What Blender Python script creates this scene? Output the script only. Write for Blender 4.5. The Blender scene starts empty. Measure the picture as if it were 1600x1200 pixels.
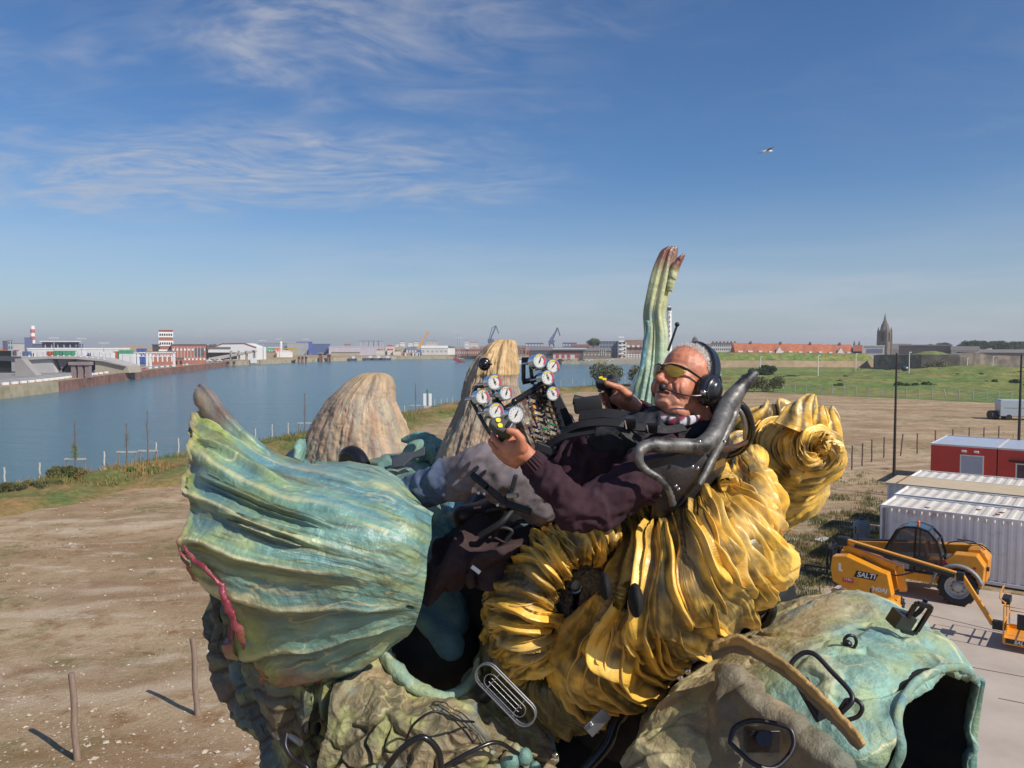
import bpy, bmesh, math, random
import numpy as np
from mathutils import Vector, Matrix
from mathutils.geometry import tessellate_polygon
R = math.radians
random.seed(7)
scene = bpy.context.scene
COL = scene.collection
F_PX = 1244.0
CAM_Z = 9.2
PITCH = math.atan(60 / F_PX)
cam_data = bpy.data.cameras.new('camera')
cam = bpy.data.objects.new('camera', cam_data)
COL.objects.link(cam)
cam_data.sensor_width = 36.0
cam_data.lens = 36.0 * F_PX / 1600.0
cam_data.clip_start = 0.05
cam_data.clip_end = 9000
cam.location = (0, 0, CAM_Z)
cam.rotation_euler = (math.pi / 2 - PITCH, 0, 0)
scene.camera = cam
SUN_TO = Vector((0.60, -0.47, 0.66)).normalized()       # direction towards the sun
SUN_EL = math.asin(SUN_TO.z)
SUN_AZ = math.atan2(SUN_TO.x, SUN_TO.y)
sd = bpy.data.lights.new('sun', 'SUN')
sd.energy = 4.6
sd.angle = R(0.53)
sd.color = (1.0, 0.93, 0.82)
sun = bpy.data.objects.new('sun', sd)
COL.objects.link(sun)
sun.rotation_euler = SUN_TO.to_track_quat('Z', 'Y').to_euler()
world = bpy.data.worlds.new('World')
scene.world = world
world.use_nodes = True
wt = world.node_tree
wt.nodes.clear()
def wn(kind, **kw):
 n = wt.nodes.new(kind)
 for k, v in kw.items(): setattr(n, k, v)
 return n
def wmath(op, a, b=None, clamp=False):
 n = wn('ShaderNodeMath', operation=op, use_clamp=clamp)
 for i, x in enumerate((a, b)):
  if x is None: continue
  if isinstance(x, (int, float)): n.inputs[i].default_value = x
  else: wt.links.new(x, n.inputs[i])
 return n.outputs[0]
sky = wn('ShaderNodeTexSky', sky_type='NISHITA', sun_disc=False)
sky.sun_elevation = SUN_EL
sky.sun_rotation = SUN_AZ
sky.altitude = 0
sky.air_density = 1.0
sky.dust_density = 0.6
sky.ozone_density = 3.0
tc = wn('ShaderNodeTexCoord')
sep = wn('ShaderNodeSeparateXYZ')
wt.links.new(tc.outputs['Generated'], sep.inputs[0])
dx, dy, dz = sep.outputs
zc = wmath('MAXIMUM', dz, 0.02)
def smooth(x, a, b):
 n = wn('ShaderNodeMapRange', interpolation_type='SMOOTHSTEP')
 wt.links.new(x, n.inputs[0]); n.inputs[1].default_value = a; n.inputs[2].default_value = b
 return n.outputs[0]
zs = wmath('ADD', zc, 0.12)
cu = wmath('DIVIDE', dx, zs); cv = wmath('DIVIDE', dy, zs)
wob = wn('ShaderNodeTexNoise'); wob.inputs['Scale'].default_value = 2.2; wt.links.new(tc.outputs['Generated'], wob.inputs['Vector'])
cv = wmath('ADD', cv, wmath('MULTIPLY', wob.outputs['Fac'], .55))
cxyz = wn('ShaderNodeCombineXYZ'); wt.links.new(cu, cxyz.inputs[0]); wt.links.new(cv, cxyz.inputs[1])
def cirrus(scale, rot, sx, sy, detail, dist, lo, hi, off=0):
 m = wn('ShaderNodeMapping'); m.inputs['Rotation'].default_value = (0, 0, rot); m.inputs['Scale'].default_value = (sx, sy, 1)
 m.inputs['Location'].default_value = (off, off * .7, off * .3)
 wt.links.new(cxyz.outputs[0], m.inputs[0])
 n = wn('ShaderNodeTexNoise'); n.inputs['Scale'].default_value = scale; n.inputs['Detail'].default_value = detail
 n.inputs['Roughness'].default_value = 0.55; n.inputs['Distortion'].default_value = dist
 wt.links.new(m.outputs[0], n.inputs['Vector'])
 return smooth(n.outputs['Fac'], lo, hi)
big = cirrus(0.9, 0.5, 0.8, 1.3, 3, 0.4, 0.38, 0.64, 3.1)
fib = cirrus(2.2, -0.75, 0.95, 1.7, 9, 2.2, 0.32, 0.82, 7.7)
fine = cirrus(5.0, -1.1, 0.8, 1.7, 8, 1.8, 0.25, 0.85, 1.7)
m1 = smooth(cu, 0.55, -0.75)
m2 = smooth(dz, 0.07, 0.20)
c = wmath('MULTIPLY', big, wmath('ADD', wmath('MULTIPLY', fib, 0.8), wmath('MULTIPLY', fine, 0.35)))
c = wmath('MULTIPLY', c, wmath('ADD', wmath('MULTIPLY', m1, 0.95), 0.13))
c = wmath('MULTIPLY', c, m2)
c = wmath('MULTIPLY', c, 0.85, True)
lm = wn('ShaderNodeMapping'); lm.inputs['Scale'].default_value = (3.2, 3.2, 26)
wt.links.new(tc.outputs['Generated'], lm.inputs[0])
ln = wn('ShaderNodeTexNoise'); ln.inputs['Scale'].default_value = 1.6; ln.inputs['Detail'].default_value = 6
wt.links.new(lm.outputs[0], ln.inputs['Vector'])
lowc = wmath('MULTIPLY', smooth(ln.outputs['Fac'], 0.36, 0.72), wmath('MULTIPLY', smooth(dz, 0.17, 0.02), 0.30))
lowc = wmath('ADD', lowc, wmath('MULTIPLY', smooth(dz, 0.22, -0.04), 0.50))
cc = c
hsv = wn('ShaderNodeHueSaturation'); hsv.inputs['Saturation'].default_value = 1.12
wt.links.new(sky.outputs[0], hsv.inputs['Color'])
tint = wn('ShaderNodeMix', data_type='RGBA', blend_type='MULTIPLY'); tint.inputs[0].default_value = 1
tint.inputs[7].default_value = (0.72, 0.90, 1.10, 1)
wt.links.new(hsv.outputs[0], tint.inputs[6])
hz = wn('ShaderNodeMix', data_type='RGBA')
wt.links.new(lowc, hz.inputs[0]); wt.links.new(tint.outputs[2], hz.inputs[6]); hz.inputs[7].default_value = (6.0, 6.4, 7.3, 1)
mx = wn('ShaderNodeMix', data_type='RGBA')
wt.links.new(cc, mx.inputs[0]); wt.links.new(hz.outputs[2], mx.inputs[6]); mx.inputs[7].default_value = (5.6, 5.7, 6.2, 1)
bg = wn('ShaderNodeBackground'); bg.inputs['Strength'].default_value = 0.085
wt.links.new(mx.outputs[2], bg.inputs[0])
wo = wn('ShaderNodeOutputWorld'); wt.links.new(bg.outputs[0], wo.inputs[0])
vs = scene.view_settings
vs.view_transform = 'Standard'; vs.look = 'None'; vs.gamma = 1; vs.use_curve_mapping = False
vs.exposure = 0.12
scene.cycles.max_bounces = 6
scene.cycles.use_denoising = True
_ct, _st = math.cos(PITCH), math.sin(PITCH)
def P(px, py, d):
 a = (px - 800) / F_PX; b = -(py - 600) / F_PX
 y = _ct + b * _st; z = -_st + b * _ct
 s = d / y
 return Vector((a * s, d, CAM_Z + z * s))
def G(px, py, z=0.0):
 a = (px - 800) / F_PX; b = -(py - 600) / F_PX
 y = _ct + b * _st; zz = -_st + b * _ct
 s = (z - CAM_Z) / zz
 return Vector((a * s, y * s, z))
def PP(pts): return [P(*p) for p in pts]
_rng = np.random.RandomState(5)
_perm = _rng.permutation(512).astype(np.int64)
_grad = _rng.normal(size=(512, 3)); _grad /= np.linalg.norm(_grad, axis=1)[:, None]
def pnoise(X):
 X = np.asarray(X, float); sh = X.shape[:-1]; X = X.reshape(-1, 3)
 i = np.floor(X).astype(np.int64); f = X - i; w = f * f * f * (f * (f * 6 - 15) + 10)
 out = np.zeros(len(X))
 for a in (0, 1):
  for b in (0, 1):
   for c_ in (0, 1):
    h = _perm[(_perm[(_perm[(i[:, 0] + a) & 511] + i[:, 1] + b) & 511] + i[:, 2] + c_) & 511]
    g = _grad[h]; d = f - np.array([a, b, c_])
    ww = (w[:, 0] if a else 1 - w[:, 0]) * (w[:, 1] if b else 1 - w[:, 1]) * (w[:, 2] if c_ else 1 - w[:, 2])
    out += ww * (g * d).sum(1)
 return (out * 1.6).reshape(sh)
def fbm(X, oct=4, gain=.5):
 X = np.asarray(X, float); a = 1; s = 0
 for o in range(oct): s = s + a * pnoise(X * 2 ** o + 17.3 * o); a *= gain
 return s
def ridged(X, oct=3):
 X = np.asarray(X, float); a = 1; s = 0
 for o in range(oct): s = s + a * (1 - np.abs(pnoise(X * 2 ** o + 9.1 * o)) * 2); a *= .5
 return s
def cells(UV, n, seed, stretch=(1, 1)):
 """Voronoi over a 2D parameter grid: F1, F2-F1, id-hash"""
 rs = np.random.RandomState(seed); pts = rs.rand(n, 2) * np.array(stretch)
 X = (UV * np.array(stretch)).reshape(-1, 2)
 D = np.sqrt(((X[:, None, :] - pts[None]) ** 2).sum(2)); o = np.argsort(D, 1)[:, :2]
 f1 = np.take_along_axis(D, o[:, :1], 1)[:, 0]; f2 = np.take_along_axis(D, o[:, 1:2], 1)[:, 0]
 h = rs.rand(n)[o[:, 0]]
 sh = UV.shape[:-1]
 return f1.reshape(sh), (f2 - f1).reshape(sh), h.reshape(sh)
def link(name, me, mat=None, parent=None, smooth=True):
 o = bpy.data.objects.new(name, me); COL.objects.link(o)
 if mat is not None and not me.materials: me.materials.append(mat)
 if parent is not None: o.parent = parent; o.matrix_parent_inverse = parent.matrix_world.inverted() if False else Matrix.Translation(-parent.location) if not any(parent.rotation_euler) else (Matrix.LocRotScale(parent.location, parent.rotation_euler, None)).inverted()
 if smooth and len(me.polygons): me.polygons.foreach_set('use_smooth', [True] * len(me.polygons))
 return o
def tag(o, label=None, cat=None, group=None, kind=None):
 if label: o['label'] = label
 if cat: o['category'] = cat
 if group: o['group'] = group
 if kind: o['kind'] = kind
 return o
def thing(name, label, cat, loc=(0, 0, 0), rz=0, group=None):
 o = bpy.data.objects.new(name, None); COL.objects.link(o)
 o.location = loc; o.rotation_euler = (0, 0, rz); o.empty_display_size = .2
 return tag(o, label, cat, group)
def kids(o): return [c for c in bpy.data.objects if c.parent == o]
def copy_tree(o, parent=None, loc=None, rz=None, label=None, children=None):
 ch = kids(o)
 c = o.copy(); COL.objects.link(c)
 if parent is not None: c.parent = parent
 if loc is not None: c.location = loc
 if rz is not None: c.rotation_euler = (0, 0, rz)
 if label: c['label'] = label
 for k in ch: copy_tree(k, c)
 return c
def local(o, parent):
 """parent with local coordinates kept as they are"""
 o.parent = parent; o.matrix_parent_inverse = Matrix.Identity(4); return o
class MB:
 """collects simple solids, builds ONE mesh"""
 def __init__(s): s.bm = bmesh.new()
 def box(s, c, size, rz=0, M=None, bev=0):
  r = bmesh.ops.create_cube(s.bm, size=1); vs = r['verts']
  T = Matrix.Translation(c) @ (M if M is not None else Matrix.Rotation(rz, 4, 'Z')) @ Matrix.Diagonal((*size, 1))
  bmesh.ops.transform(s.bm, matrix=T, verts=vs)
  if bev:
   es = list({e for v in vs for e in v.link_edges})
   bmesh.ops.bevel(s.bm, geom=es, offset=bev, segments=2, affect='EDGES', profile=.7)
  return s
 def cyl(s, a, b, r, r2=None, n=10, caps=True):
  a = Vector(a); b = Vector(b); d = b - a; L = d.length
  if L < 1e-9: return s
  r2 = r if r2 is None else r2
  q = d.to_track_quat('Z', 'Y').to_matrix().to_4x4()
  T = Matrix.Translation((a + b) / 2) @ q
  bmesh.ops.create_cone(s.bm, cap_ends=caps, segments=n, radius1=r, radius2=max(r2, 1e-5), depth=L, matrix=T)
  return s
 def bar(s, a, b, w, h, up=(0, 0, 1)):
  a = Vector(a); b = Vector(b); d = (b - a); L = d.length; d.normalize(); up = Vector(up)
  x = d; y = up.cross(x)
  if y.length < 1e-4: y = Vector((0, 1, 0)).cross(x)
  y.normalize(); z = x.cross(y)
  M = Matrix((x, y, z)).transposed().to_4x4()
  return s.box((a + b) / 2, (L, w, h), M=M)
 def sph(s, c, r, n=12, M=None):
  rr = (r, r, r) if isinstance(r, (int, float)) else r
  T = Matrix.Translation(c) @ (M if M is not None else Matrix.Identity(4)) @ Matrix.Diagonal((*rr, 1))
  bmesh.ops.create_uvsphere(s.bm, u_segments=n, v_segments=max(6, n * 2 // 3), radius=1, matrix=T); return s
 def tube(s, pts, r, n=8, sub=6, closed=False, caps=True):
  pts = [Vector(p) for p in pts]
  A = crom(np.array([tuple(p) for p in pts]), max(2, (len(pts) - 1) * sub + 1)) if sub > 1 and not closed and len(pts) > 2 else np.array([tuple(p) for p in pts])
  if closed and sub > 1:
   A = crom(np.array([tuple(p) for p in pts + pts[:1]]), len(pts) * sub + 1)[:-1]
  m = len(A)
  rad = np.interp(np.linspace(0, 1, m), np.linspace(0, 1, len(r)), r) if hasattr(r, '__len__') else np.full(m, r)
  rings = []; prev = None
  for i in range(m):
   t = Vector(A[(i + 1) % m] - A[i - 1]) if closed else Vector(A[min(i + 1, m - 1)] - A[max(i - 1, 0)])
   t.normalize()
   if prev is None:
    up = Vector((0, 0, 1)) if abs(t.z) < .9 else Vector((1, 0, 0)); x = up.cross(t).normalized()
   else: x = (prev - t * prev.dot(t)).normalized()
   prev = x; y = t.cross(x)
   rings.append([s.bm.verts.new(Vector(A[i]) + (x * math.cos(k * 2 * math.pi / n) + y * math.sin(k * 2 * math.pi / n)) * rad[i]) for k in range(n)])
  for i in range(m if closed else m - 1):
   a = rings[i]; b = rings[(i + 1) % m]
   for k in range(n): s.bm.faces.new((a[k], a[(k + 1) % n], b[(k + 1) % n], b[k]))
  if not closed and caps:
   s.bm.faces.new(rings[0][::-1]); s.bm.faces.new(rings[-1])
  return s
 def prism(s, poly, axis_o, ex, ey, ez, depth):
  """polygon in the ex,ey plane extruded by depth along ez, centred"""
  ex, ey, ez, o = Vector(ex), Vector(ey), Vector(ez), Vector(axis_o)
  a = [s.bm.verts.new(o + ex * p[0] + ey * p[1] - ez * depth / 2) for p in poly]
  b = [s.bm.verts.new(o + ex * p[0] + ey * p[1] + ez * depth / 2) for p in poly]
  n = len(poly)
  s.bm.faces.new(a[::-1]); s.bm.faces.new(b)
  for i in range(n): s.bm.faces.new((a[i], a[(i + 1) % n], b[(i + 1) % n], b[i]))
  return s
 def quad(s, *pts):
  s.bm.faces.new([s.bm.verts.new(p) for p in pts]); return s
 def mesh(s, name):
  bmesh.ops.recalc_face_normals(s.bm, faces=s.bm.faces[:])
  me = bpy.data.meshes.new(name); s.bm.to_mesh(me); s.bm.free(); return me
 def build(s, name, mat, parent=None, smooth=False, loc=True, bevel=0):
  me = s.mesh(name); me.materials.append(mat)
  o = bpy.data.objects.new(name, me); COL.objects.link(o)
  if smooth:
   me.polygons.foreach_set('use_smooth', [True] * len(me.polygons))
   me.set_sharp_from_angle(angle=R(42))
  if bevel:
   m = o.modifiers.new('b', 'BEVEL'); m.width = bevel; m.segments = 2; m.limit_method = 'ANGLE'
  if parent is not None:
   o.parent = parent
  return o
def crom(P_, n, dd=3):
 P_ = np.asarray(P_, float)
 if len(P_) == 2: return P_[0] + (P_[1] - P_[0]) * np.linspace(0, 1, n)[:, None]
 d = np.sqrt(((P_[1:, :dd] - P_[:-1, :dd]) ** 2).sum(1)) ** .6 + 1e-9
 t = np.concatenate([[0], np.cumsum(d)]); t /= t[-1]
 m = np.gradient(P_, t, axis=0)
 q = np.linspace(0, 1, n); k = np.clip(np.searchsorted(t, q, side='right') - 1, 0, len(P_) - 2)
 h = (t[k + 1] - t[k])[:, None]; s_ = ((q - t[k])[:, None]) / h
 return (2 * s_ ** 3 - 3 * s_ ** 2 + 1) * P_[k] + (s_ ** 3 - 2 * s_ ** 2 + s_) * h * m[k] + (-2 * s_ ** 3 + 3 * s_ ** 2) * P_[k + 1] + (s_ ** 3 - s_ ** 2) * h * m[k + 1]
def W(rows): return [np.array([tuple(P(*p)) for p in r]) for r in rows]
def sgrid(rows, nu, nv):
 A = np.stack([crom(r, nv) for r in rows])            # k,nv,3
 k = len(rows); out = np.zeros((nu, nv, 3))
 t = np.linspace(0, 1, k); q = np.linspace(0, 1, nu)
 m = np.gradient(A, t, axis=0)
 i = np.clip(np.searchsorted(t, q, side='right') - 1, 0, k - 2)
 h = t[1] - t[0]; s_ = ((q - t[i]) / h)[:, None, None]
 return (2 * s_ ** 3 - 3 * s_ ** 2 + 1) * A[i] + (s_ ** 3 - 2 * s_ ** 2 + s_) * h * m[i] + (-2 * s_ ** 3 + 3 * s_ ** 2) * A[i + 1] + (s_ ** 3 - s_ ** 2) * h * m[i + 1]
def gnorm(A, face_cam=True, wrap=False):
 if wrap:
  B = np.concatenate([A[:, -1:], A, A[:, :1]], 1); dv = (B[:, 2:] - B[:, :-2])
 else: dv = np.gradient(A, axis=1)
 du = np.gradient(A, axis=0)
 N = np.cross(du, dv); N /= np.linalg.norm(N, axis=2)[..., None] + 1e-12
 if face_cam:
  if (N * (np.array([0, 0, CAM_Z]) - A)).sum() < 0: N = -N
 return N
def UV(nu, nv):
 u, v = np.meshgrid(np.linspace(0, 1, nu), np.linspace(0, 1, nv), indexing='ij'); return u, v
def gridmesh(name, A, mat, parent=None, col=None, thick=0, wrap=False, cap0=False, cap1=False, smooth=True, mask=None):
 nu, nv = A.shape[:2]; V = A.reshape(-1, 3)
 i, j = np.meshgrid(np.arange(nu - 1), np.arange(nv if wrap else nv - 1), indexing='ij')
 j2 = (j + 1) % nv
 Fq = np.stack([i * nv + j, i * nv + j2, (i + 1) * nv + j2, (i + 1) * nv + j], -1)
 if mask is not None: Fq = Fq[mask[:nu - 1, :Fq.shape[1]]]
 Fq = Fq.reshape(-1, 4)
 faces = Fq.tolist()
 if cap0: faces.append(list(range(nv)))
 if cap1: faces.append([(nu - 1) * nv + q for q in range(nv)][::-1])
 me = bpy.data.meshes.new(name); me.from_pydata(V.tolist(), [], faces); me.update()
 if col is not None:
  ca = me.color_attributes.new('Col', 'FLOAT_COLOR', 'POINT')
  C4 = np.ones((len(V), 4)); C4[:, :3] = np.clip(col.reshape(-1, 3), 0, 1)
  ca.data.foreach_set('color', C4.ravel())
 me.materials.append(mat)
 if smooth: me.polygons.foreach_set('use_smooth', [True] * len(me.polygons))
 o = bpy.data.objects.new(name, me); COL.objects.link(o)
 bm = bmesh.new(); bm.from_mesh(me); bmesh.ops.recalc_face_normals(bm, faces=bm.faces[:])
 if not (wrap and cap0 and cap1) and bm.faces:
  s_ = 0
  for f in list(bm.faces)[::97]: s_ += f.normal.dot(Vector((0, 0, CAM_Z)) - f.calc_center_median())
  if s_ < 0: bmesh.ops.reverse_faces(bm, faces=bm.faces[:])
 bm.to_mesh(me); bm.free()
 if smooth: me.polygons.foreach_set('use_smooth', [True] * len(me.polygons))
 if thick:
  m = o.modifiers.new('s', 'SOLIDIFY'); m.thickness = thick; m.offset = -1
 if parent is not None: o.parent = parent
 return o
def rings(spec, n=64, sub=10):
 """spec: list of (centre Vector, rx, ry, axis Vector, xdir Vector) -> grid of closed rings"""
 Q = crom(np.array([(*s[0], s[1], s[2], *s[4], *(s[3] if s[3] is not None else (0, 0, 0))) for s in spec], float), (len(spec) - 1) * sub + 1, 5)
 C, rr, xx, ax = Q[:, :3], Q[:, 3:5], Q[:, 5:8], Q[:, 8:11]
 T = np.gradient(C, axis=0); T /= np.linalg.norm(T, axis=1)[:, None]
 if spec[0][3] is None: ax = T
 A = np.zeros((len(C), n, 3)); th = np.linspace(0, 2 * np.pi, n, endpoint=False)
 for i in range(len(C)):
  t = ax[i] / np.linalg.norm(ax[i]); x = xx[i] - t * (xx[i] @ t); x /= np.linalg.norm(x); y = np.cross(t, x)
  A[i] = C[i] + np.cos(th)[:, None] * x * max(rr[i, 0], 1e-4) + np.sin(th)[:, None] * y * max(rr[i, 1], 1e-4)
 return A
def lerp(a, b, t):
 t = np.asarray(t)[..., None]; return np.asarray(a) * (1 - t) + np.asarray(b) * t
def sstep(x, a, b):
 t = np.clip((x - a) / (b - a), 0, 1); return t * t * (3 - 2 * t)
def saw(t, split=.6, p=1.3):
 s = t - np.floor(t)
 return np.where(s < split, (s / split) ** p, 1 - sstep(s, split, 1.0))
def hsh(n):
 x = np.sin(n * 12.9898 + 4.1) * 43758.5453; return x - np.floor(x)
def blob(name, prims, mat, parent=None, voxel=.008, smooth=6, post=None):
 m = MB()
 for p in prims:
  if p[0] == 'e': m.sph(p[1], p[2], 20, p[3] if len(p) > 3 else None)
  elif p[0] == 'c':
   pts = [Vector(q) for q in p[1]]; rr = p[2]
   for i in range(len(pts) - 1):
    m.cyl(pts[i], pts[i + 1], rr[i], rr[i + 1], n=16)
   for q, r in zip(pts, rr): m.sph(q, r, 16)
  elif p[0] == 'b': m.box(*p[1:])
 me = m.mesh(name); o = bpy.data.objects.new(name, me); COL.objects.link(o)
 a = o.modifiers.new('r', 'REMESH'); a.mode = 'VOXEL'; a.voxel_size = voxel
 b = o.modifiers.new('s', 'SMOOTH'); b.iterations = smooth; b.factor = .5
 dg = bpy.context.evaluated_depsgraph_get(); ev = o.evaluated_get(dg)
 me2 = bpy.data.meshes.new_from_object(ev)
 o.modifiers.clear(); o.data = me2; bpy.data.meshes.remove(me)
 me2.name = name
 if post:
  n = len(me2.vertices); V = np.zeros(n * 3); me2.vertices.foreach_get('co', V); V = V.reshape(-1, 3)
  N = np.zeros(n * 3); me2.vertices.foreach_get('normal', N); N = N.reshape(-1, 3)
  r = post(V, N)
  V2, C = r if isinstance(r, tuple) else (r, None)
  me2.vertices.foreach_set('co', V2.ravel()); me2.update()
  if C is not None:
   ca = me2.color_attributes.new('Col', 'FLOAT_COLOR', 'POINT'); C4 = np.ones((n, 4)); C4[:, :3] = np.clip(C, 0, 1)
   ca.data.foreach_set('color', C4.ravel())
 me2.materials.clear(); me2.materials.append(mat)
 me2.polygons.foreach_set('use_smooth', [True] * len(me2.polygons))
 if parent is not None: o.parent = parent
 return o
MATS = {}
def mat(name, color=(.5, .5, .5), rough=.6, metal=0, var=.15, scale=8, bump=0, bscale=60, vcol=False, coat=0, spec=.5, alpha=1, trans=0, emis=None, stretch=None, color2=None, c2scale=3, c2lo=.45, c2hi=.6, detail=5, obj=False, croug=.12):
 if name in MATS: return MATS[name]
 m = bpy.data.materials.new(name); MATS[name] = m
 m.use_nodes = True; nt = m.node_tree; L = nt.links
 b = nt.nodes['Principled BSDF']
 b.inputs['Roughness'].default_value = rough; b.inputs['Metallic'].default_value = metal
 b.inputs['Specular IOR Level'].default_value = spec
 b.inputs['Coat Weight'].default_value = coat; b.inputs['Coat Roughness'].default_value = croug
 b.inputs['Transmission Weight'].default_value = trans
 t = nt.nodes.new('ShaderNodeTexCoord'); src = t.outputs['Object']
 if stretch:
  mp = nt.nodes.new('ShaderNodeMapping'); mp.inputs['Scale'].default_value = stretch; L.new(src, mp.inputs[0]); src = mp.outputs[0]
 if vcol:
  at = nt.nodes.new('ShaderNodeVertexColor'); at.layer_name = 'Col'; base = at.outputs[0]
 else:
  rgb = nt.nodes.new('ShaderNodeRGB'); rgb.outputs[0].default_value = (*color, 1); base = rgb.outputs[0]
 if color2 is not None:
  n2 = nt.nodes.new('ShaderNodeTexNoise'); n2.inputs['Scale'].default_value = c2scale; n2.inputs['Detail'].default_value = 7; n2.inputs['Roughness'].default_value = .65
  L.new(src, n2.inputs['Vector'])
  mr = nt.nodes.new('ShaderNodeMapRange'); mr.inputs[1].default_value = c2lo; mr.inputs[2].default_value = c2hi; L.new(n2.outputs[0], mr.inputs[0])
  mm = nt.nodes.new('ShaderNodeMix'); mm.data_type = 'RGBA'; L.new(mr.outputs[0], mm.inputs[0]); L.new(base, mm.inputs[6]); mm.inputs[7].default_value = (*color2, 1); base = mm.outputs[2]
 if var:
  n = nt.nodes.new('ShaderNodeTexNoise'); n.inputs['Scale'].default_value = scale; n.inputs['Detail'].default_value = detail; n.inputs['Roughness'].default_value = .6
  L.new(src, n.inputs['Vector'])
  mr = nt.nodes.new('ShaderNodeMapRange'); mr.inputs[1].default_value = .25; mr.inputs[2].default_value = .75
  mr.inputs[3].default_value = 1 - var; mr.inputs[4].default_value = 1 + var; L.new(n.outputs[0], mr.inputs[0])
  mm = nt.nodes.new('ShaderNodeMix'); mm.data_type = 'RGBA'; mm.blend_type = 'MULTIPLY'; mm.inputs[0].default_value = 1
  L.new(base, mm.inputs[6]); L.new(mr.outputs[0], mm.inputs[7]); base = mm.outputs[2]
  r2 = nt.nodes.new('ShaderNodeMapRange'); r2.inputs[1].default_value = .3; r2.inputs[2].default_value = .7
  r2.inputs[3].default_value = min(1, rough * 1.2); r2.inputs[4].default_value = rough * .8; L.new(n.outputs[0], r2.inputs[0]); L.new(r2.outputs[0], b.inputs['Roughness'])
 L.new(base, b.inputs['Base Color'])
 if bump:
  nb = nt.nodes.new('ShaderNodeTexNoise'); nb.inputs['Scale'].default_value = bscale; nb.inputs['Detail'].default_value = 6; nb.inputs['Roughness'].default_value = .65
  L.new(src, nb.inputs['Vector'])
  bp = nt.nodes.new('ShaderNodeBump'); bp.inputs['Strength'].default_value = 1; bp.inputs['Distance'].default_value = bump; L.new(nb.outputs[0], bp.inputs['Height'])
  L.new(bp.outputs[0], b.inputs['Normal'])
  if coat: L.new(bp.outputs[0], b.inputs['Coat Normal'])
 if alpha < 1: b.inputs['Alpha'].default_value = alpha
 if emis: b.inputs['Emission Color'].default_value = (*emis[0], 1); b.inputs['Emission Strength'].default_value = emis[1]
 return m
M_black = mat('black_rubber', (.012, .012, .014), .55, var=.3, scale=30)
M_blackgloss = mat('black_plastic', (.012, .012, .014), .22, var=.2, scale=20)
M_dark = mat('dark_cavity', (.006, .006, .007), .8, var=.3)
M_chrome = mat('chrome', (.62, .62, .63), .16, 1, var=.2, scale=20)
M_steel = mat('steel', (.30, .30, .31), .38, .9, var=.3, scale=14)
M_castal = mat('cast_metal', (.15, .145, .14), .52, .5, var=.55, scale=16, bump=.004, bscale=25, color2=(.03, .03, .032), c2scale=11, c2lo=.5, c2hi=.62)
M_white = mat('white_paint', (.75, .75, .73), .5, var=.08)
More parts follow.
